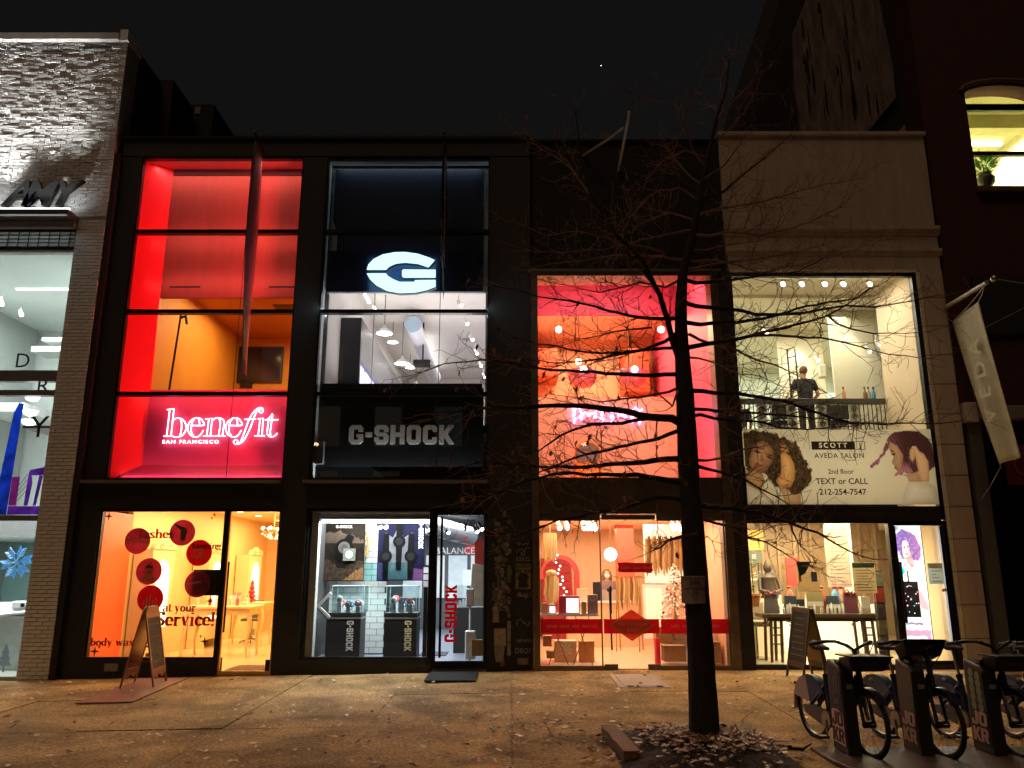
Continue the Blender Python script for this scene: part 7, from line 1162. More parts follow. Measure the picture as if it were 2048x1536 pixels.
def box_print(X, Z):
    one = np.ones(X.shape+(3,)); n1 = fbm(X, Z, 9, 41); n2 = fbm(X, Z, 34, 47); lay = lambda C, m, col: C*(1-m)+m*np.array(col); C = one*np.array([.86, .92, 1.0]); wx = X+.05*(fbm(X, Z, 14, 51)-.5); wz = Z+.05*(fbm(X, Z, 14, 57)-.5)
    C = lay(C, (np.clip((n1-.56)*9, 0, 1)*((Z > 1.6) | (X < 6.9)))[..., None]*.75, (.16, .17, .2))
    P1 = lambda pts, w: sm(sdist(pts, wx, wz), w)
    hair = [(6.88, 1.98), (6.84, 2.12), (6.9, 2.26), (7.0, 2.33), (7.14, 2.3), (7.24, 2.2), (7.29, 2.05), (7.3, 1.86), (7.22, 1.74), (7.12, 1.82), (7.05, 1.86), (6.94, 1.82)]
    C = lay(C, P1(hair, .03)*np.clip(.55+.9*n2, 0, 1)[..., None], (.20, .10, .40)); C = lay(C, P1(hair, .03)*np.clip((X-7.05)*3, 0, .8)[..., None]*n2[..., None], (.75, .25, .5))
    C = lay(C, P1([(6.9, 1.6), (6.88, 1.75), (7.0, 1.82), (7.06, 1.7), (7.12, 1.62), (7.2, 1.8), (7.31, 1.7), (7.33, 1.0), (7.2, .8), (6.98, 1.1)], .02), (1, 1, 1)); C = lay(C, P1([(7.04, 1.88), (7.11, 1.92), (7.16, 1.72), (7.11, 1.60), (7.04, 1.74)], .02), (.85, .42, .45))
    C = lay(C, P1([(6.97, 1.98), (7.0, 2.12), (7.07, 2.13), (7.11, 2.0), (7.09, 1.9), (7.03, 1.83), (6.98, 1.88)], .015), (1, .78, .72)); C = lay(C, P1([(7.06, 2.1), (7.11, 2.0), (7.09, 1.9), (7.05, 1.9)], .03)*.6, (.75, .35, .4))
    for pts, col in (([(7.01, 1.895), (7.05, 1.915), (7.07, 1.9), (7.04, 1.88)], (.65, .05, .15)), ([(6.99, 2.015), (7.02, 2.03), (7.04, 2.015), (7.02, 2.0)], (.05, .03, .06)), ([(7.06, 2.02), (7.085, 2.03), (7.1, 2.015), (7.08, 2.005)], (.05, .03, .06)), ([(6.85, 1.6), (6.94, 1.68), (6.99, 1.56), (6.9, 1.5)], (0, .75, .8)), ([(7.2, 1.3), (7.3, 1.1), (7.33, .9), (7.22, .95), (7.14, 1.1)], (.85, .45, .5)), ([(6.82, .34), (7.32, .34), (7.32, .58), (6.82, .60)], (.62, .35, .52)), ([(6.9, .44), (7.24, .43), (7.24, .48), (6.9, .49)], (1, 1, 1)), ([(6.86, .68), (7.2, .67), (7.2, .71), (6.86, .72)], (.35, .25, .4))): C = lay(C, P1(pts, .01), col)
    return C
print_sheet('print', 6.8, 7.34, .3, 2.38, .612, 120, 420, box_print, lb, emit=1.25)
lamp('lightbox_light', 'AREA', (7.07, .55, 1.35), 5, (.95, .95, 1), (.5, 2), (-PI/2, 0, 0), lb)
kb = thing('guitar_pedal_sign', 'dark perforated panel with tiny coloured lights hanging inside the salon door', 'panel', (6.95, .35, .8)); B('panel', M('perf_dark', (.05, .04, .04), .5), kb, 6.8, 7.06, .36, .38, .82, 1.42)
for i in range(18): MB().ball((6.82+.22*random.random(), .355, .86+.52*random.random()), .011, 6, 4).build('dot', glow('dot_%d' % (i % 3), [(.9, .95, 1), (1, .2, .3), (.2, .6, 1)][i % 3], 1.5), kb)
B('hook', blackm, kb, 6.9, 6.92, .37, .38, 1.42, 1.6)
card('grey notice sheet taped to the salon door glass', 7.1, 7.36, 1.38, 1.73, .04, M('paper_grey', (.55, .57, .5), .7, trans=.6), M('paper_pale'), 4); MB().ball((7.36, .12, 1.28), .03, 10, 8).build('door_knob', M('gilt'), dr)
# ================================================================ red brick building at the right
rbd = thing('red_brick_building', 'dark red brick building at the right edge with an arched lit window', 'building', (9.5, 0, 0)); rbk = M('night_brick', (.055, .013, .008), .85, noise=.3, ns=7, bump=.3, bs=30)
B('wall', rbk, rbd, 8.03, 8.9, .02, .4, 4.5, 16); B('wall', rbk, rbd, 8.9, 13, .02, .4, 4.5, 8.72); B('wall', rbk, rbd, 10.4, 13, .02, .4, 8.72, 16); B('wall', rbk, rbd, 8.9, 10.4, .02, .4, 11.1, 16); B('side_wall', rbk, rbd, 8.03, 8.13, .41, .7, 9.0, 16)
arcp = [(8.9, 11.1), (8.9, 10.72)]+[(9.65-.75*math.cos(i*PI/12), 10.72+.2*math.sin(i*PI/12)) for i in range(1, 12)]+[(10.4, 10.72), (10.4, 11.1)]; MB().prism(arcp, .02, .4).build('arch_infill', rbk, rbd)
MB().tube([(9.65-.82*math.cos(i*PI/12), .0, 10.78+.24*math.sin(i*PI/12)) for i in range(13)], .05, 6).build('arch_moulding', M('brown_stone', (.12, .06, .04), .8), rbd); B('sill', M('brown_stone'), rbd, 8.85, 10.45, -.08, .2, 8.62, 8.71)
wn = MB().box(8.92, 10.38, .22, .3, 9.52, 9.6).box(8.9, 8.95, .22, .3, 8.72, 10.9).box(10.35, 10.4, .22, .3, 8.72, 10.9).box(8.95, 10.35, .22, .3, 10.5, 10.64).box(8.95, 10.35, .22, .3, 8.72, 8.76).build('window', blackm, rbd); MB().box(8.95, 10.35, .26, .27, 8.76, 9.52).box(8.95, 10.35, .24, .25, 9.6, 10.5).build('pane', pane, wn)
iv = M('office_ivory', (.72, .68, .42), .6); B('room_ceiling', iv, rbd, 8.6, 11.2, .42, 5, 11.0, 11.08); B('room_wall', iv, rbd, 8.6, 11.2, 5, 5.1, 8.4, 11.0); B('room_wall', iv, rbd, 8.5, 8.6, .42, 5, 8.4, 11.0); B('room_wall', iv, rbd, 11.2, 11.3, .42, 5, 8.4, 11.0); B('room_floor', iv, rbd, 8.6, 11.2, .42, 5, 8.3, 8.4); B('ceiling_beam', iv, rbd, 8.6, 11.2, 1.2, 1.5, 10.7, 11.0); B('ceiling_tube', glow('tube_warm', (1, 1, .85), 3), rbd, 9.2, 11.0, 2.2, 2.3, 10.9, 10.95)
lamp('office_light', 'AREA', (9.9, 2.0, 10.85), 85, (1, .96, .62), (2, 1.6), (0, 0, 0), rbd)
pl = thing('window_plant', 'potted leafy plant on the sill of the arched lit window', 'plant', (9.35, .5, 8.9)); MB().lathe([(.08, 0), (.17, .1), (.18, .2), (.12, .28), (.14, .31)], (9.4, .55, 8.98), 18).build('pot', M('pot_grey', (.2, .19, .15), .4), pl, smooth=True); random.seed(6); lf = MB()
for i in range(95):
    a = random.random()*2*PI; p = Vector((9.4+.1*math.cos(a), .55+.1*math.sin(a), 9.3+.25*random.random())); d = Vector((math.cos(a), math.sin(a), random.uniform(-.3, .9)))*random.uniform(.12, .3); q = Vector((-math.sin(a), math.cos(a), 0))*.03; lf.add([p, p+d*.45+q, p+d, p+d*.45-q], [(0, 1, 2, 3)])
lf.build('leaves', M('leaf_mid', (.09, .2, .03), .5, trans=.4), pl); MB().tube([(9.4, .55, 9.2), (9.4, .55, 9.5)], .014, 6).build('stem', M('stem_green'), pl)
B('window_shelf', iv, None, 8.7, 10.6, .45, .85, 8.9, 8.98, label='cream shelf inside the arched lit window', cat='shelf')
for i, (x, lab) in enumerate(((9.0, 'dark round chair back low at the left of the arched window'), (10.1, 'dark round chair back low at the right of the arched window'))): MB().ball((x, .62, 8.7), .22, 16, 10, 1, .4, .9).build('chair_back', M('chair_dark', (.03, .03, .025), .6), None, smooth=True, label=lab, cat='chair', group='chair backs in the arched window')
B('sill_tree', M('sill_tree', (.05, .06, .03), .7), None, 8.92, 9.02, .5, .6, 8.985, 9.5, label='small dark cone tree at the left of the arched window', cat='ornament')
sf = thing('dark_storefront', 'dark unlit shopfront with a grey cornice at the far right', 'shopfront', (9.5, 0, 0)); dk = M('storefront_dark', (.012, .012, .013), .6); B('wall', dk, sf, 8.03, 13, .05, .4, -.2, 4.5); B('cornice', M('cornice_grey', (.22, .2, .16), .7), sf, 8.05, 13, -.14, .05, 4.2, 4.45, bevel=.02); B('corner_block', M('corner_pale', (.45, .42, .34), .7), sf, 8.0, 8.2, -.16, .04, 4.15, 4.5); B('pilaster', M('pilaster_grey', (.10, .10, .09), .6), sf, 8.05, 8.28, -.06, .05, -.1, 4.14); B('fascia', M('fascia_dark', (.02, .02, .022), .6), sf, 8.5, 13, -.05, .02, 5.8, 6.9); B('glass', glass('dark_glass', (.3, .3, .3), .1), sf, 8.35, 12.8, -.0, .02, .2, 3.9)
rs = thing('red_round_sign', 'dark red square sign with a round emblem on the unlit shopfront', 'sign', (8.8, -.1, 3.2)); B('board', M('sign_maroon', (.10, .008, .01), .6), rs, 8.6, 9.3, -.1, -.06, 3.05, 3.75); MB().tube([(8.95+.2*math.cos(i*PI/12), -.11, 3.4+.2*math.sin(i*PI/12)) for i in range(25)], .014, 6).build('ring', M('sign_ring', (.22, .06, .05), .6), rs)
# tall dark building with peeling wall behind
tl = thing('tall_dark_building', 'tall dark building with a peeling plaster wall rising behind the salon', 'building', (9, 5, 9)); dkb = M('tower_black', (.006, .006, .006), .9)
MB().prism([(5.45, 8.5), (14, 8.5), (14, 24), (9.9, 24), (7.05, 16.2), (6.2, 13.9), (5.5, 12.2)], 4.2, 9).build('wall', dkb, tl); MB().prism([(7.25, 12.3), (8.9, 12.3), (9.75, 13.3), (9.78, 14.2), (9.6, 16.6), (7.9, 16.6), (7.3, 15.2), (7.2, 13.5)], 4.1, 4.2).build('peeling_plaster', M('plaster_peel', (.16, .125, .12), .9, noise=.75, ns=2.2, streak=(3, 1, .5), bump=.5, bs=6), tl)
random.seed(9)
for i in range(26):
    x = random.uniform(7.5, 9.5); z = random.uniform(12.8, 15.9); w_ = random.uniform(.012, .05); h_ = random.uniform(.15, .7); MB().prism([(x-w_*.3, z+h_), (x+w_*.4, z+h_*.9), (x+w_, z), (x+w_*.3, z-h_*.6), (x-w_, z-h_*.2)], 4.085, 4.1).build('bare_patch', dkb, tl)
py = thing('roof_skylight', 'dark hipped rooftop skylight above the pink shop', 'skylight', (2.6, 6, 12.6)); MB().add([(1.3, 6, 12.5), (3.9, 6, 12.5), (3.9, 8, 12.5), (1.3, 8, 12.5), (2.65, 6.6, 13.85), (2.75, 6.9, 13.85)], [(0, 1, 4), (1, 2, 5, 4), (2, 3, 5), (3, 0, 4, 5)]).build('hip_roof', M('skylight_dark', (.05, .047, .043), .8), py); B('base', dkb, py, 1.3, 3.9, 6, 8, 9.6, 12.5)
MB().ball((10.1, 65.5, 57.3), .035, 8, 6).build('star', glow('star_glow', (1, 1, .95), 10), None, label='single tiny bright star in the black sky', cat='star')
# long pale flag
fg = thing('hanging_flag', 'long pale beige flag with faded letters hanging from a pole at the right', 'flag', (8, -.5, 3.3)); beige = M('flag_cloth', (.62, .57, .44), .85, noise=.12, ns=4, bump=.2, bs=25)
n, k = 26, 10; vs = []
for i in range(n+1):
    s = i/n
    for j in range(k+1):
        u = j/k; vs.append((8.0+.28*s**1.2+(.05*math.sin(u*9+s*2)+.03*math.sin(u*4-3*s))*(.25+s*.75), -.12-.84*u*(1-.22*s)-.30*s, 6.0+.1*u-2.72*s+.05*math.sin(u*3)*s))
o = MB().add(vs, [(i*(k+1)+j, i*(k+1)+j+1, (i+1)*(k+1)+j+1, (i+1)*(k+1)+j) for i in range(n) for j in range(k)]).build('cloth', beige, fg, smooth=True); m_ = o.modifiers.new('t', 'SOLIDIFY'); m_.thickness = .008
MB().tube([(7.95, .1, 6.3), (7.95, -1.34, 6.3)], .04, 10).build('pole', M('pale_pole'), fg, smooth=True); MB().ball((7.97, -1.5, 6.3), .06, 10, 8).build('finial', steel, fg, smooth=True)
for a, b_ in (((7.95, .05, 6.2), (8.0, -.12, 6.0)), ((7.95, -1.25, 6.26), (8.0, -.12, 6.0)), ((7.95, -1.25, 6.26), (8.0, -.96, 6.1)), ((8.28, -.45, 3.3), (8.1, .0, 2.75)), ((7.97, -1.5, 6.3), (9.2, -1.3, 6.25)), ((8.6, .0, 5.9), (9.2, -1.3, 6.25))): MB().tube([a, tuple((Vector(a)+Vector(b_))/2-Vector((0, 0, .03))), b_], .008, 5).build('rope', M('rope', (.4, .36, .3), .8), fg)
for c_, z, u in (('A', 5.35, .62), ('D', 4.95, .62), ('E', 4.55, .62), ('V', 4.15, .62)): text(c_, 7.955+.09*(6-z)/2.7*1.9, -.12-.84*u-.05*(6-z), z, .42, M('flag_letter', (.68, .63, .50), .85), fg, bold=.006, ext=.001, rot=(PI/2, -PI/2, -PI/2+.06))
# ================================================================ things of the brick shop
am = thing('metal_letter_sign', 'italic dark metal letters standing on the lit brick ledge', 'sign', (-9, -.3, 8.05)); mt = M('letter_steel', (.035, .035, .034), .35, metal=.7)
for c_, x in (('A', -9.22), ('M', -8.86), ('Y', -8.42)):
    text(c_, x, -.27, 8.42, .72, mt, am, bold=.012, ext=.05, shear=.35, name='letter')
for x in (-9.35, -9.0, -8.6): MB().tube([(x, -.27, 8.03), (x, -.27, 8.2)], .012, 6).build('pin', mt, am)
wl_ = thing('window_letters', 'thin dark capital letters spaced down the brick shop glass', 'window sticker', (-8.5, -.03, 4)); dkl = M('letter_charcoal', (.04, .045, .05), .5)
text('D', -8.83, -.03, 5.28, .38, dkl, wl_, ext=.001); text('R', -8.4, -.03, 4.81, .40, dkl, wl_, ext=.001); text('Y', -8.37, -.03, 4.06, .55, dkl, wl_, ext=.001)
mu = thing('skyline_mural', 'blue and purple painted skyline and bridge on the brick shop glass', 'window mural', (-8.7, .0, 2.5)); wb = M('wash_blue', (.08, .2, .7), .6, trans=.6, noise=.55, ns=4); wp = M('wash_purple', (.4, .16, .7), .6, trans=.6, noise=.5, ns=4); wm = M('wash_magenta', (.55, .14, .5), .6, trans=.6, noise=.4, ns=4)
MB().prism([(-9.0, 2.54), (-8.75, 2.54), (-8.72, 4.5), (-8.8, 4.52), (-8.87, 4.35), (-8.95, 3.2)], .0, .004).build('tower', wb, mu); MB().prism([(-9.6, 2.54), (-9.0, 2.54), (-9.03, 3.2), (-9.1, 3.9), (-9.16, 4.15), (-9.22, 3.7), (-9.4, 3.4)], .0, .004).build('tower', wb, mu)
B('block', wm, mu, -8.735, -8.6, .0, .004, 2.7, 3.2); B('bridge_deck', wp, mu, -8.735, -8.16, .0, .004, 2.545, 2.69)
for p in ([(-8.47, 2.7), (-8.4, 2.7), (-8.37, 3.1), (-8.4, 3.22), (-8.46, 3.22)], [(-8.31, 2.7), (-8.26, 2.7), (-8.2, 3.22), (-8.27, 3.22)], [(-8.46, 3.225), (-8.16, 3.225), (-8.16, 3.38), (-8.44, 3.32)]): MB().prism(p, .0, .004).build('bridge_pier', wp, mu)
for k in range(4): MB().tube([(-8.595, .002, 2.78+.09*k), (-8.47, .002, 2.95+.1*k)], .007, 4).build('bridge_cable', M('wash_grey', (.3, .32, .34), .6), mu)
sn = thing('snowflake_ornament', 'sparkling blue paper snowflake hanging in the brick shop window', 'ornament', (-8.8, .5, 1.6)); ice = M('ice_blue', (.1, .38, .75), .3, emit=(.08, .35, .8), es=.35)
for k in range(6):
    a = k*PI/3+.2; c_, s_ = math.cos(a), math.sin(a); mb = MB().tube([(-8.82, .6, 1.75), (-8.82+.23*c_, .6, 1.75+.23*s_)], .012, 5)
    for q in (.4, .6, .8, .95):
        for sg in (-1, 1): mb.tube([(-8.82+.23*q*c_, .6, 1.75+.23*q*s_), (-8.82+.23*q*c_+.09*math.cos(a+sg*.9), .6+.02*sg, 1.75+.23*q*s_+.09*math.sin(a+sg*.9))], .012, 5)
    mb.build('arm', ice, sn)
MB().tube([(-8.82, .6, 1.98), (-8.82, .6, 2.5)], .002, 3).build('thread', white, sn)
dc_ = thing('display_plinth', 'white display plinth with a slanted top in the brick shop window', 'plinth', (-9.1, 1.2, -.12)); MB().prism([(-9.6, -.12), (-8.68, -.12), (-8.68, .8), (-9.6, .8)], 1.0, 1.7).build('body', M('plinth_grey', (.5, .52, .48), .6), dc_); MB().hexa([(-9.7, .9, .74), (-8.6, .9, .86), (-8.6, 1.75, .98), (-9.7, 1.75, .98)], [(-9.7, .9, .78), (-8.6, .9, .9), (-8.6, 1.75, 1.02), (-9.7, 1.75, 1.02)]).build('slanted_top', white, dc_)
hc = thing('toy_camera', 'small white camera-like gadget on the slanted plinth top', 'gadget', (-8.95, 1.2, .93)); B('body', white, hc, -9.12, -8.8, 1.1, 1.25, .92, 1.06, bevel=.03); MB().tube([(-8.9, 1.08, .99), (-8.9, 1.12, .99)], .035, 12).build('lens', blackm, hc); B('base', M('gadget_grey', (.35, .35, .36), .5), hc, -9.08, -8.84, 1.08, 1.28, .895, .92)
bt = thing('back_table', 'white work table with bottles at the back of the brick shop', 'table', (-9.6, 3.4, -.12)); B('top', white, bt, -10.8, -8.6, 3.0, 3.8, .86, .92); B('drawers', white, bt, -9.2, -8.65, 3.05, 3.75, -.12, .86)
for i in range(6): MB().lathe([(.03, 0), (.03, .12), (.01, .16), (.01, .22)], (-9.9+.16*i, 3.2, .92), 8).build('bottle', M('clear_bottle', (.5, .55, .55), .2), bt)
for i in range(3): x = -9.35+.28*i; t = thing('paper_tree', ['grey paper tree at the left of the plinth foot', 'larger grey paper tree at the plinth foot', 'grey paper tree at the right of the plinth foot'][i], 'ornament', (x, .6, -.1), 'paper trees in the window'); MB().prism([(x-.13, .0), (x+.13, .0), (x+.06, .1), (x+.1, .1), (x+.04, .2), (x+.07, .2), (x, .38-.1*(i == 0)), (x-.07, .2), (x-.04, .2), (x-.1, .1), (x-.06, .1)], .6, .61).build('cutout', M('tree_grey', (.22, .27, .3), .7), t); B('trunk', M('tree_grey'), t, x-.015, x+.015, .6, .61, -.1, .0)
B('cardboard_box', M('cardboard', (.32, .2, .1), .8), None, -8.42, -8.2, .4, .6, -.115, .2, label='small brown cardboard box by the brick pier window', cat='box')
for i, (z, lab) in enumerate(((4.78, 'white globe pendant just under the upper transom'), (4.5, 'white half-dome pendant, upper of the stacked pair'), (4.32, 'white half-dome pendant, lower of the stacked pair'))):
    t = thing('pendant_lamp', lab, 'lamp', (-8.95, .6, z), 'pendant lamps in the brick shop'); MB().lathe([(.02, -.11), (.1, -.08), (.135, -.01), (.135, .0), (.02, .02)], (-8.95, .6, z), 16).build('dome', glow('dome_glow', (.95, 1, 1), 2.2), t, smooth=True); MB().tube([(-8.95, .6, z+.02), (-8.95, .6, 5.2)], .006, 4).build('cord', white, t)
for i, (y, lab) in enumerate(((2.2, 'bright ceiling spotlight by the grey wall, nearer'), (2.9, 'bright ceiling spotlight by the grey wall, farther'))): spotbar([(-10.9, y, 7.2)], lab, group='brick shop spotlights')
lamp('wall_spot', 'SPOT', (-11.2, 1.2, 7.3), 60, (.9, 1, .92), rot=(0, .5, 0), spot=1.0, parent=bb)

# ================================================================ sandwich boards, mats, hatch
def aframe(name, label, loc, rz, w_, h_, sp, frame, boardc, crest=False, backc=None):
    t = thing(name, label, 'sandwich board', loc, None, rz or 1e-5); OFF[t.name] = Vector((0, 0, 0))
    for sg in (-1, 1):
        top = Vector((0, sg*.02, h_)); bot = Vector((0, sg*sp, 0)); pn = MB()
        def pt(x, s, d=0): p = bot.lerp(top, s); n_ = Vector((0, sg*h_, sp)).normalized(); return Vector((x, p.y, p.z))+n_*d
        for x in (-w_/2, w_/2-.04): pn.hexa([pt(x, 0, -.012), pt(x+.04, 0, -.012), pt(x+.04, 0, .012), pt(x, 0, .012)], [pt(x, 1, -.012), pt(x+.04, 1, -.012), pt(x+.04, 1, .012), pt(x, 1, .012)])
        for s0, s1 in ((.16, .24), (.93, 1.0)): pn.hexa([pt(-w_/2+.04, s0, -.011), pt(w_/2-.04, s0, -.011), pt(w_/2-.04, s0, .011), pt(-w_/2+.04, s0, .011)], [pt(-w_/2+.04, s1, -.011), pt(w_/2-.04, s1, -.011), pt(w_/2-.04, s1, .011), pt(-w_/2+.04, s1, .011)])
        f_ = pn.build('leaf_frame', frame, t)
        MB().hexa([pt(-w_/2+.04, .24, -.005), pt(w_/2-.04, .24, -.005), pt(w_/2-.04, .24, .004), pt(-w_/2+.04, .24, .004)], [pt(-w_/2+.04, .93, -.005), pt(w_/2-.04, .93, -.005), pt(w_/2-.04, .93, .004), pt(-w_/2+.04, .93, .004)]).build('chalkboard', boardc if sg < 0 or not backc else backc, f_)
        if crest:
            cr = [(-w_/2+.02, h_)]+[(-w_/2+.02+(w_-.04)*i/16, h_+.02+.09*math.sin(PI*i/16)**.8+.02*math.sin(PI*i/16*3)) for i in range(17)]+[(w_/2-.02, h_)]; MB().prism(cr, sg*.02-.012+.003*sg, sg*.02+.012+.003*sg).build('crest', frame, f_)
            sk = [(-w_/2+.04, .16*h_), (w_/2-.04, .16*h_)]+[(w_/2-.04-(w_-.08)*i/12, (.10+.05*abs(math.cos(PI*i/6)))*h_) for i in range(13)]; mb = MB().prism(sk, -.01, .01); mb.v = [tuple(pt(x, z/h_, y)) for x, y, z in mb.v]; mb.build('skirt', frame, f_)
        if sg < 0:
            tl_ = math.atan2(sp, h_)
            for i in range(7):
                s = .84-.085*i; p = pt(0, s, .006); wv = MB(); L_ = (w_-.14)*random.uniform(.55, 1); pts = [(p.x-L_/2+L_*q/14, p.y-.001, p.z+.012*math.sin(q*2.1+i)*random.uniform(.5, 1)) for q in range(15)]; wv.tube(pts, .0035, 4).build('chalk_writing', M('chalk', (.35, .34, .26), .9), f_)
    MB().tube([(-w_/2+.02, -sp*.55, h_*.35), (-w_/2+.02, sp*.55, h_*.35)], .004, 4).build('chain', darkm, t)
    return t
pinkw = M('rose_gold_paint', (.42, .21, .15), .4, metal=.35, noise=.15)
aframe('sandwich_board', 'rose-gold sandwich board with curly crest outside the beauty shop', (-5.68, -.9, ground(-5.68, -.9)+.014), math.radians(97), .68, 1.08, .24, pinkw, M('board_grey', (.07, .055, .045), .7, noise=.3), True, pinkw)
aframe('sandwich_board', 'dark wood chalkboard A-frame outside the salon window', (4.56, -.95, ground(4.56, -.95)+.004), math.radians(-86), .64, 1.05, .21, M('board_wood', (.09, .05, .03), .5), M('board_black', (.025, .025, .022), .7, noise=.3), False, M('board_yellow', (.40, .26, .07), .6))
B('floor_mat', M('rose_mat', (.36, .14, .10), .6, noise=.15), None, -5.98, -5.22, -2.4, -.2, -.13, -.118, label='pinkish floor mat under the rose-gold sandwich board', cat='mat').rotation_euler = (math.radians(1.0), math.radians(-1.0), math.radians(3))
dmat = B('rubber_mat', M('black_rubber', (.008, .008, .008), .9, bump=.4, bs=120), None, -1.34, -.55, -1.12, -.12, -.03, -.012, bevel=.006, label='black rubber mat outside the watch shop door', cat='mat'); dmat.rotation_euler = (math.radians(1.0), 0, 0)
ha = thing('cellar_hatch', 'pale metal cellar hatch plate in the sidewalk outside the pink shop', 'hatch', (1.9, -1.2, 0)); hm_ = M('hatch_metal', (.40, .30, .24), .5, noise=.12)
z_ = lambda x, y, d: ground(x, y)+d
def plate(name, m, x0, x1, y0, y1, d0, d1, par): MB().hexa([(x0, y0, z_(x0, y0, d0)), (x1, y0, z_(x1, y0, d0)), (x1, y1, z_(x1, y1, d0)), (x0, y1, z_(x0, y1, d0))], [(x0, y0, z_(x0, y0, d1)), (x1, y0, z_(x1, y0, d1)), (x1, y1, z_(x1, y1, d1)), (x0, y1, z_(x0, y1, d1))]).build(name, m, par)
plate('frame', hm_, 1.54, 2.28, -1.86, -.56, -.01, .012, ha); plate('lid', M('hatch_lid', (.46, .35, .28), .5, noise=.1), 1.62, 2.2, -1.76, -.66, .012, .02, ha)
for x in (1.7, 2.12): plate('hinge', darkm, x-.04, x+.04, -1.8, -1.77, .012, .026, ha)

# ================================================================ street tree in its pit
tr = thing('street_tree', 'bare street tree with spreading branches and a few dead leaves', 'tree', (1.88, -5.5, -.1)); bark = M('bark', (.026, .018, .014), .9, noise=.5, ns=9, bump=.9, bs=26, streak=(3, 3, .7)); twigm = M('twig_bark', (.25, .135, .10), .85, noise=.3, ns=20)
def noisy(pts, seed):      # subdivide a limb and let it wander a little
    r = random.Random(seed); out = []
    for a, b_ in zip(pts, pts[1:]):
        out.append(a); d = math.dist(a[:3], b_[:3]); n_ = max(1, int(d/.12))
        for i in range(1, n_):
            t_ = i/n_; j = min(.012, d*.06); out.append(tuple(a[k]+(b_[k]-a[k])*t_+(r.uniform(-j, j) if k < 3 else 0) for k in range(4)))
    out.append(pts[-1]); return out
tk = MB(); P = TRUNK; base = [(P[0][0], P[0][1], -.22, .24), (P[0][0], P[0][1], -.10, .205)]+[p for p in P[1:]]
fine = []
for a, b_ in zip(base, base[1:]):
    n_ = max(1, int(math.dist(a[:3], b_[:3])/.035)); fine += [tuple(a[k]+(b_[k]-a[k])*i/n_ for k in range(4)) for i in range(n_)]
fine.append(base[-1]); NS = 44; A_ = np.array(fine); th = np.arange(NS)*2*PI/NS; CO, SI = np.cos(th)[None], np.sin(th)[None]     # furrowed bark: ridges that run and break along the trunk
R_ = A_[:, 3:4]*.93*(1+.20*(fbm(CO*1.1+5+0*A_[:, 2:3], SI*1.1+A_[:, 2:3]*.35, 5.5, 83, 3)-.5)); vs = np.stack([A_[:, 0:1]+R_*CO, A_[:, 1:2]+R_*SI, A_[:, 2:3]+0*R_], -1).reshape(-1, 3).tolist()
tk.add(vs, [(i*NS+j, i*NS+(j+1) % NS, (i+1)*NS+(j+1) % NS, (i+1)*NS+j) for i in range(len(fine)-1) for j in range(NS)]); tk.build('trunk', bark, tr, smooth=True)
random.seed(31); leafpos = []
def leaf_shape(mb, p, d, s, curl=.3, flat=False):
    d = d.normalized(); u = d.cross(Vector((random.gauss(0, .25), random.gauss(0, .25), 1)) if flat else Vector((random.uniform(-1, 1), random.uniform(-1, 1), random.uniform(-1, 1)))).normalized(); n_ = d.cross(u)
    out = [(0, 0), (.16, .1), (.34, .3), (.42, .12), (.6, .36), (.7, .12), (.86, .2), (1, 0), (.86, -.2), (.7, -.12), (.6, -.36), (.42, -.12), (.34, -.3), (.16, -.1)]
    vs = [p+d*(a*s)+u*(b_*s)+n_*(curl*s*(b_*b_*2-a*.3)) for a, b_ in out]; vs.append(p+d*.5*s-n_*curl*s*.1)
    mb.add(vs, [(14, i, (i+1) % 14) for i in range(14)])
def twig(mb, p, d, L_, r, depth):
    n_ = max(3, int(L_/.07)); pts = [p]; dirs = d.normalized(); q = p
    for i in range(n_):
        dirs = (dirs+Vector((random.gauss(0, .22), random.gauss(0, .22), random.gauss(.04, .2)))).normalized(); q = q+dirs*(L_/n_); pts.append(q)
        if depth > 0 and i > 0 and random.random() < .62:
            sd = (dirs+Vector((random.gauss(0, .8), random.gauss(0, .8), random.gauss(.1, .8)))).normalized(); twig(mb, q, sd, L_*random.uniform(.3, .6), max(.0022, r*.65), depth-1)
    mb.tube(pts, [max(.0019, r*(1-.65*i/n_)) for i in range(n_+1)], 4, cap=False)
    if random.random() < .05: leafpos.append((q, dirs))
for li, limb in enumerate(LIMBS):
    pts = noisy(limb, li); mb = MB(); mb.tube([p[:3] for p in pts], [p[3] for p in pts], 7); o = mb.build('branch', bark if pts[0][3] > .02 else twigm, tr, smooth=True)
    tw = MB(); n_ = len(pts); Ltot = sum(math.dist(a[:3], b_[:3]) for a, b_ in zip(pts, pts[1:]))
    for i in range(2, n_):
        s = i/n_
        if s < .12: continue
        for _ in range(3 if random.random() < .45 else 2):
            if random.random() < .08: continue
            a = Vector(pts[i-1][:3]); b_ = Vector(pts[i][:3]); d = (b_-a).normalized(); sd = (d*random.uniform(.5, 1.1)+Vector((random.gauss(0, .5), random.gauss(0, .7), random.gauss(.1, .65)))).normalized()
            twig(tw, b_, sd, random.uniform(.14, .58)*(1.15-.5*s), max(.0032, min(.0062, pts[i][3]*.55)), 1 if random.random() < .6 else 2)
    twig(tw, Vector(pts[-1][:3]), Vector(pts[-1][:3])-Vector(pts[-2][:3]), .35, .004, 1)
    tw.build('twigs', twigm, o, kind='stuff')
lv = MB()
for p, d in leafpos[:85]: leaf_shape(lv, p, Vector((d.x*.4, d.y*.4, -.6)), random.uniform(.045, .085), .5)
lv.build('dead_leaves', M('dead_leaf', (.26, .12, .06), .7, noise=.4, ns=12), tr, kind='stuff')
sg_ = thing('tree_notice', 'paper no-parking tow zone notice stapled round the tree trunk', 'notice', (1.85, -5.7, 1.3)); mb = MB(); vs = []
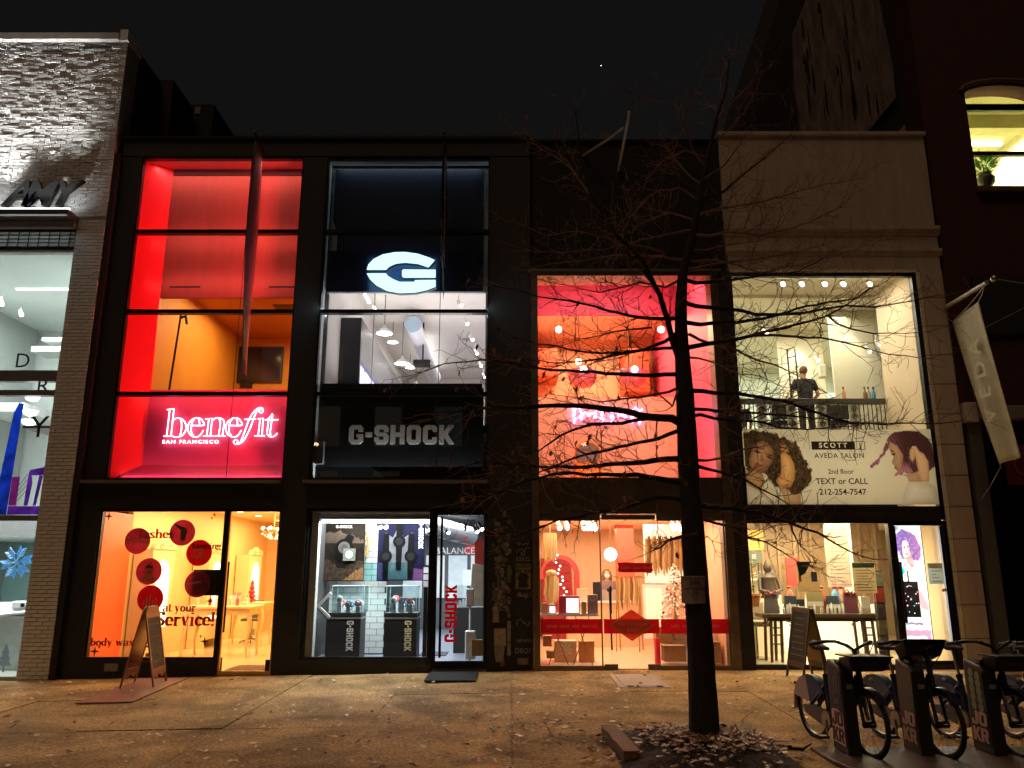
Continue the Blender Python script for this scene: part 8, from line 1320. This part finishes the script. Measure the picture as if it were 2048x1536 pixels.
for i in range(9):
    a = -PI/2+(-.95+1.9*i/8); rr = .155
    for z in (1.28, 1.55): vs.append((1.838+rr*math.cos(a)*1.0, -5.5+rr*math.sin(a), z))
mb.add(vs, [(2*i, 2*i+2, 2*i+3, 2*i+1) for i in range(8)]); o = mb.build('paper', M('notice_paper', (.42, .33, .26), .8, noise=.1), sg_, smooth=True)
text('TOW AWAY\nZONE', 1.838, -5.664, 1.50, .042, M('notice_ink', (.03, .02, .02), .8), sg_, bold=.001, ext=.001); text('NO PARKING', 1.838, -5.664, 1.42, .034, M('notice_ink'), sg_, bold=.001, ext=.001); MB().tube([(1.838+.03*math.cos(i*PI/8), -5.664, 1.36+.03*math.sin(i*PI/8)) for i in range(17)], .003, 4).build('roundel', M('notice_ink'), sg_)
pit = MB(); n_ = 26; random.seed(12); vs = []
for i in range(n_+1):
    for j in range(n_+1):
        x = .98+1.62*i/n_; y = -6.5+1.75*j/n_; e = min(i, n_-i, j, n_-j)/n_; vs.append((x, y, ground(x, y)+.008+.10*min(1, e*6)*(.4+.6*math.exp(-((x-1.88)**2+(y+5.5)**2)*1.5))+random.uniform(0, .012)*(e > 0)))
pit.add(vs, [(i*(n_+1)+j, (i+1)*(n_+1)+j, (i+1)*(n_+1)+j+1, i*(n_+1)+j+1) for i in range(n_) for j in range(n_)]).build('tree_pit_soil', M('soil', (.035, .022, .014), .95, noise=.5, ns=20, bump=.8, bs=30), None, label='dark soil mound in the tree pit', cat='soil', kind='structure')
leafm = [M('litter_%d' % i, c, .45, noise=.3, ns=15) for i, c in enumerate([(.84, .66, .42), (.46, .27, .13), (.22, .10, .055), (.88, .80, .62)])]
def vn(x, y): return float(fbm(np.array([x]), np.array([y]), .9, 61, 3)[0])**1.5*1.8
def litter(name, label, n_, fn, mi, seed):
    random.seed(seed); mb = MB()
    for _ in range(n_):
        x, y, dz = fn(); a = random.random()*2*PI; leaf_shape(mb, Vector((x, y, ground(x, y)+dz)), Vector((math.cos(a), math.sin(a), random.uniform(-.05, .2))), random.uniform(.045, .105), random.uniform(-.9, .9), True)
        k = len(mb.v)-15; lo = min(v[2] for v in mb.v[k:]); sh_ = ground(x, y)+dz-lo+.004; mb.v[k:] = [(v[0], v[1], v[2]+sh_) for v in mb.v[k:]]
    mb.build(name, leafm[mi], None, label=label, cat='leaves', kind='stuff')
def pitp():
    x = random.gauss(1.85, .36); y = random.gauss(-5.6, .36); e_ = min((x-.98)/1.62, (2.6-x)/1.62, (y+6.5)/1.75, (-4.75-y)/1.75); return x, y, .012 if e_ <= 0 else .024+.10*min(1, e_*6)*(.4+.6*math.exp(-((x-1.88)**2+(y+5.5)**2)*1.5))+random.uniform(0, .03)
def walk():
    while True:
        x, y = random.uniform(-8.5, 6.2), -.15-6.4*random.random()**.8
        if vn(x, y) > random.random()*.9: return x, y, .009
def drift(): x = random.gauss(.4, .9); return x, random.gauss(-4.9, .7), .009
litter('leaf_litter', 'pale dry leaves heaped in the tree pit', 100, pitp, 0, 1); litter('leaf_litter', 'dark brown dead leaves heaped in the tree pit', 520, pitp, 2, 2); litter('leaf_litter', 'reddish brown dead leaves in the tree pit', 300, pitp, 1, 3)
litter('fallen_leaves', 'pale dry leaves scattered over the sidewalk', 640, walk, 0, 4); litter('fallen_leaves', 'brown dry leaves scattered over the sidewalk', 230, walk, 1, 5); litter('fallen_leaves', 'bleached curled leaves scattered over the sidewalk', 90, walk, 3, 6); litter('fallen_leaves', 'drift of brown leaves blown beside the tree pit', 200, drift, 2, 7)
tmb = M('old_timber', (.22, .10, .055), .8, noise=.4, ns=5, bump=.5, bs=12, streak=(6, .5, 6))
def timber(label, p, q, w_, h_):
    p, q = Vector(p), Vector(q); d = (q-p); d.z = 0; d.normalize(); n_ = Vector((-d.y, d.x, 0))*w_/2; mb = MB(); k = 7; vs = []
    for i in range(k+1):
        c = p.lerp(q, i/k); j = lambda: Vector((random.uniform(-.008, .008), random.uniform(-.008, .008), random.uniform(-.006, .006)))
        vs += [c-n_, c+n_, c+n_+Vector((0, 0, h_))+j(), c-n_+Vector((0, 0, h_))+j()]
    mb.add(vs, [(i*4+a, i*4+(a+1) % 4, i*4+4+(a+1) % 4, i*4+4+a) for i in range(k) for a in range(4)]+[(3, 2, 1, 0), (k*4, k*4+1, k*4+2, k*4+3)]); mb.build('pit_timber', tmb, None, label=label, cat='timber', group='timbers edging the tree pit')
timber('reddish timber edging the left side of the tree pit', (1.02, -4.9, -.085), (1.1, -6.05, -.105), .16, .1); timber('short timber stump at the right of the tree pit', (2.36, -5.35, -.09), (2.28, -5.98, -.1), .2, .09); timber('thin timber strip along the back of the tree pit', (1.3, -4.86, -.085), (1.75, -4.86, -.085), .05, .06)
bd_ = MB().hexa([(2.3, -5.2, .0), (2.42, -5.28, .0), (2.5, -5.02, .03), (2.4, -4.98, .03)], [(2.3, -5.2, .02), (2.42, -5.28, .02), (2.5, -5.02, .05), (2.4, -4.98, .05)]).build('broken_board', M('pale_board', (.3, .2, .11), .8, noise=.2), None, label='broken pale board lying at the right of the tree pit', cat='board')
fl = thing('rubber_strip', 'curved torn black rubber strip lying right of the tree pit', 'strip', (2.6, -5.4, -.09)); MB().tube([(2.45, -5.1, -.06), (2.55, -5.32, -.08), (2.68, -5.5, -.085), (2.82, -5.6, -.08), (2.92, -5.55, -.04)], [.012, .028, .03, .028, .012], 8, flat=.5).build('strip', M('black_rubber'), fl, smooth=True); MB().tube([(2.5, -5.12, -.06), (2.62, -5.3, -.06), (2.8, -5.42, -.05)], [.03, .04, .015], 8, flat=.2).build('torn_flap', M('flap_tan', (.26, .18, .09), .8), fl, smooth=True)

# ================================================================ bike share docks and bikes
bp = thing('dock_base_plate', 'low dark steel base plate under the bike docks', 'base plate', (5, -6, -.1)); plm = M('plate_steel', (.11, .075, .06), .5, metal=.3, noise=.25, bump=.2, bs=60)
MB().prismz([(2.9, -5.55), (9, -5.55), (9, -6.7), (3.0, -6.7), (2.9, -6.15)], -.16, -.065).build('plate', plm, bp, bevel=.01)
def dock(x, y, label, mode):
    t = thing('bike_dock', label, 'bike dock', (x, y, -.065), 'bike docks in a row'); dm_ = M('dock_dark', (.018, .015, .013), .45, noise=.2); z0 = -.065
    pr = [(y, z0), (y-.36, z0), (y-.32, z0+.74), (y-.27, z0+.78), (y, z0+.82), (y+.02, z0+.66)]; MB().prismx(pr, x, x+.125).build('post', dm_, t, bevel=.012)
    xs = x-.004; ql = [(y-.03, z0+.06), (y-.33, z0+.06), (y-.30, z0+.72), (y-.03, z0+.78)]
    def at_(u, v): a = Vector((0, *ql[0])).lerp(Vector((0, *ql[1])), u); b_ = Vector((0, *ql[3])).lerp(Vector((0, *ql[2])), u); p = a.lerp(b_, v); return (p.y, p.z)
    ad = MB().prismx(ql, xs, x-.001).build('ad_panel', M('ad_black', (.018, .017, .018), .7) if mode != 1 else M('ad_green', (.03, .034, .014), .45, noise=.6, ns=8), t)
    pink = M('ad_pink', (.85, .45, .42), .5); palep = M('ad_pale', (.6, .42, .38), .5)
    if mode == 0:
        P = [at_(.04, .02), at_(.96, .02), at_(.96, .43)]+[at_(.96-.92*i/10, .43+.03*math.sin(PI*i/10)) for i in range(1, 10)]+[at_(.04, .43)]; MB().prismx(P, xs-.003, xs-.0005).build('ad_patch', pink, ad)
        text('Groceries\nin the moment', xs-.002, y-.18, z0+.55, .062, M('ad_faint', (.3, .27, .25), .5), ad, ext=.001, rot=(0, -PI/2, 0), line=.9)
    if mode == 2:
        for i in range(5):
            for j in range(2): c_ = at_(.3+.4*j, .50+.105*i); MB().prismx([(c_[0]+.042*math.cos(k*PI/8), c_[1]+.042*math.sin(k*PI/8)) for k in range(16)], xs-.003, xs-.0005).build('ad_dot', M('ad_dotgreen', (.22, .30, .14), .5), ad)
    ink = M('ad_ink', (.012, .008, .008), .5) if mode == 0 else palep
    for row, word in enumerate(('JO', 'KR')):
        w_ = block_width(word, .125, .06); block_text(word, .125, .002, ink, ad, (lambda zz: (lambda a, u, o: (xs-.003-o, y-.05-a*.25/w_, zz+u)))(z0+.235-.145*row), name='ad_letter', gap=.06)
    MB().box(x+.02, x+.115, y-.25, y-.14, z0+.80, z0+.83).build('reader', M('reader_black', (.015, .015, .015), .3), t); B('light_strip', M('reader_lens', (.25, .25, .25), .2), t, x+.04, x+.1, y-.338, y-.330, z0+.58, z0+.62)
dock(3.11, -5.62, 'bike dock with pink panel, leftmost of the row', 0); dock(3.785, -5.62, 'bike dock with dark green panel, second of the row', 1); dock(4.46, -5.62, 'bike dock with green dots panel, third of the row', 2)
def make_bike():
    t = thing('share_bike', 'x', 'bicycle', (0, 0, 0), 'share bikes locked at the docks', rz=1e-4); OFF[t.name] = Vector((0, 0, 0))
    navy_ = M('bike_navy', (.012, .02, .05), .35, coat=.3, noise=.2); tyre = M('tyre', (.012, .012, .012), .85); rim = M('rim_silver', (.42, .38, .32), .3, metal=.8); gd = M('guard_pale', (.70, .48, .42), .5, noise=.15); gdn = M('guard_navy', (.02, .045, .11), .45); bl = blackm
    for cx in (-.53, .53):
        wh = MB().tube([(cx+.315*math.cos(a*PI/18), 0, .335+.315*math.sin(a*PI/18)) for a in range(37)], .024, 8, cap=False).build('wheel', tyre, t, smooth=True); MB().tube([(cx+.283*math.cos(a*PI/18), 0, .335+.283*math.sin(a*PI/18)) for a in range(37)], .012, 6, cap=False).build('rim', rim, wh, smooth=True)
        sp_ = MB()
        for k in range(20): a = k*PI/10; sp_.tube([(cx, .025*(1 if k % 2 else -1), .335), (cx+.28*math.cos(a+.2), 0, .335+.28*math.sin(a+.2))], .0015, 3, cap=False)
        sp_.build('spokes', rim, wh); MB().tube([(cx, -.06, .335), (cx, .06, .335)], .035, 10).build('hub', bl, wh, smooth=True)
    def sect(cx, a0, a1, r0, r1, hw, m, name, n_=16):
        mb = MB(); vs = []
        for i in range(n_+1):
            a = math.radians(a0+(a1-a0)*i/n_)
            for r, y in ((r1, -hw), (r1, hw), (r0, hw), (r0, -hw)): vs.append((cx+r*math.cos(a), y, .335+r*math.sin(a)))
        mb.add(vs, [(i*4+a, i*4+(a+1) % 4, i*4+4+(a+1) % 4, i*4+4+a) for i in range(n_) for a in range(4)]+[(3, 2, 1, 0), (n_*4, n_*4+1, n_*4+2, n_*4+3)]); mb.build(name, m, t, smooth=True)
    sect(-.53, 30, 118, .345, .36, .045, gdn, 'rear_fender'); sect(-.53, 119, 190, .345, .365, .05, gd, 'rear_fender'); sect(.53, 40, 160, .345, .36, .04, navy_, 'front_fender')
    for s in (-1, 1):
        P_ = [(-.53+.02, .335)]+[(-.53+.35*math.cos(math.radians(a)), .335+.35*math.sin(math.radians(a))) for a in range(35, 100, 8)]; MB().prism(P_, s*.047-.004, s*.047+.004).build('skirt_guard', gdn, t)
        P_ = [(-.53, .40)]+[(-.53+.35*math.cos(math.radians(a)), .335+.35*math.sin(math.radians(a))) for a in range(100, 172, 8)]; MB().prism(P_, s*.047-.004, s*.047+.004).build('skirt_guard', gd, t)
    MB().tube([(-.14, 0, .27), (.0, 0, .27), (.14, 0, .34), (.28, 0, .52), (.38, 0, .74), (.40, 0, .80)], [.055, .06, .058, .052, .045, .04], 12, flat=.75).build('down_tube', navy_, t, smooth=True)
    MB().tube([(-.13, 0, .28), (-.19, 0, .5), (-.24, 0, .72)], [.035, .032, .028], 10).build('seat_tube', navy_, t, smooth=True); MB().tube([(-.23, 0, .70), (-.30, 0, .98)], .016, 10).build('seat_post', rim, t, smooth=True); MB().tube([(-.225, 0, .69), (-.235, 0, .73)], .036, 10).build('seat_clamp', bl, t)
    for s in (-1, 1): MB().tube([(-.13, s*.04, .27), (-.53, s*.07, .335)], .016, 8).build('chain_stay', navy_, t); MB().tube([(-.22, s*.03, .62), (-.53, s*.065, .335)], .013, 8).build('seat_stay', navy_, t); MB().tube([(.43, s*.05, .70), (.53, s*.055, .335)], .018, 8).build('fork', navy_, t)
    MB().tube([(.44, 0, .66), (.38, 0, .98)], .03, 10).build('head_tube', navy_, t, smooth=True)
    sd = MB(); prof = [(-.45, .015, .055), (-.42, .085, .05), (-.34, .09, .045), (-.26, .055, .03), (-.18, .03, .025), (-.14, .016, .02)]; vs = []; nn = 12
    for x, hw, th in prof:
        for j in range(nn): a = 2*PI*j/nn; vs.append((x, hw*math.cos(a), 1.01+th*math.sin(a)*(1 if math.sin(a) > 0 else .8)+(.02 if x < -.4 else 0)))
    sd.add(vs, [(i*nn+j, i*nn+(j+1) % nn, (i+1)*nn+(j+1) % nn, (i+1)*nn+j) for i in range(len(prof)-1) for j in range(nn)]+[tuple(range(nn-1, -1, -1)), tuple(range((len(prof)-1)*nn, len(prof)*nn))]); sd.build('saddle', M('saddle_black', (.02, .017, .016), .6), t, smooth=True)
    MB().tube([(.38, 0, .96), (.36, 0, 1.04)], .025, 8).build('stem', bl, t)
    for s in (-1, 1):
        h_ = MB().tube([(.36, 0, 1.04), (.38, s*.08, 1.09), (.34, s*.2, 1.13), (.24, s*.28, 1.12), (.18, s*.30, 1.1)], .016, 8).build('handlebar', bl, t, smooth=True); MB().tube([(.19, s*.30, 1.102), (.05, s*.315, 1.08)], .02, 8).build('grip', M('grip_black', (.012, .012, .012), .7), h_, smooth=True); MB().tube([(.22, s*.27, 1.10), (.1, s*.285, 1.055)], .007, 6).build('brake_lever', rim, h_)
    MB().prism([(-.60, .36), (-.56, .28), (-.2, .20), (-.06, .2), (-.0, .27), (-.04, .35), (-.16, .37), (-.4, .38)], -.095, -.06).build('chain_guard', M('guard_grey', (.11, .10, .11), .4, metal=.3), t)
    MB().lathe([(.001, 0), (.09, 0), (.09, .01), (.001, .01)], (0, 0, 0), 20).xf(Matrix.Translation((-.1, -.1, .275)) @ Matrix.Rotation(PI/2, 4, 'X')).build('chain_ring', rim, t)
    for s, a in ((-1, -1.35), (1, 1.79)):
        e = (-.1+.17*math.cos(a), s*.12, .275+.17*math.sin(a)); c_ = MB().tube([(-.1, s*.11, .275), e], [.014, .011], 6).build('crank', rim, t); B('pedal', bl, c_, e[0]-.05, e[0]+.05, min(s*.125, s*.22), max(s*.125, s*.22), e[2]-.012, e[2]+.012)
    MB().tube([(-.06, .08, .25), (-.12, .2, .01)], .011, 6).build('kickstand', rim, t)
    bk_ = MB().hexa([(.40, -.17, .83), (.60, -.19, .86), (.60, .19, .86), (.40, .17, .83)], [(.40, -.22, .98), (.66, -.24, 1.0), (.66, .24, 1.0), (.40, .22, .98)]).build('basket', M('basket_navy', (.010, .014, .030), .4), t, bevel=.02)
    B('basket_rim', bl, bk_, .38, .675, -.235, .235, .995, 1.012, bevel=.006); text('citi bike', .645, 0, .935, .06, M('bike_letter', (.10, .12, .16), .5), bk_, ext=.001, rot=(PI/2+.3, 0, PI/2)); MB().box(.612, .616, -.05, .05, .80, .83).build('number_plate', M('plate_white', (.4, .38, .32), .5), bk_); MB().ball((.62, 0, .78), .025, 8, 6).build('front_light', M('lens_white', (.5, .5, .5), .2), t, smooth=True)
    text('citi bike', .27, -.062, .55, .075, M('bike_letter'), t, ext=.001, rot=(PI/2, -1.05, 0))
    for s in (-1, 1): MB().tube([(.22, s*.27, 1.10), (.42, s*.2, 1.14), (.5, s*.08, 1.02), (.42, s*.02, .88)], .005, 5).build('cable', bl, t, smooth=True)
    MB().ball((-.93, 0, .55), .02, 8, 6).build('rear_reflector', M('reflector_red', (.4, .02, .02), .2), t, smooth=True)
    return t
bike = make_bike(); blabs = ['navy share bike with pale rear fender, leftmost, behind the pink-panel dock', 'navy share bike with dark rear fender behind the green-panel dock', 'navy share bike with pale rear fender behind the green-dots dock', 'navy share bike cut off by the right edge of the picture', 'navy share bike farthest right, mostly out of the picture']
for i, x in enumerate((3.33, 4.02, 4.70, 5.38, 6.05)):
    b_ = bike if i == 0 else copy_tree(bike); b_.location = (x-.09, -5.49, -.098); b_.scale = (.93, .93, .91); b_.rotation_euler = (math.radians(-1.2), 0, -PI/2+math.radians([9, 8, 9, 7, 8][i])); b_['label'] = blabs[i]
    if i == 1:
        for ch in b_.children:
            if ch.name.startswith(('rear_fender', 'skirt_guard')): ch.data = ch.data.copy(); ch.data.materials[0] = M('guard_navy')
            if ch.name.startswith('basket'): ch.rotation_euler = (0, -.28, 0); ch.location = (.02, 0, .0)
tp = thing('topiary_planter', 'dark planter shrub at the far right edge behind the bikes', 'planter', (8.6, -1.6, -.05)); B('box', M('planter_dark', (.03, .028, .025), .6), tp, 8.3, 8.9, -1.9, -1.3, -.05, .5); random.seed(14); lf = MB()
for i in range(260):
    a = random.random()*2*PI; b_ = math.acos(random.uniform(-1, 1)); p = Vector((8.6+.32*math.sin(b_)*math.cos(a), -1.6+.32*math.sin(b_)*math.sin(a), .85+.32*math.cos(b_))); d = Vector((random.gauss(0, 1), random.gauss(0, 1), random.gauss(0, 1))).normalized()*.05; q = d.orthogonal().normalized()*.025; lf.add([p-q, p+d, p+q, p-d], [(0, 1, 2, 3)])
lf.build('foliage', M('leaf_dark', (.04, .05, .02), .6), tp)
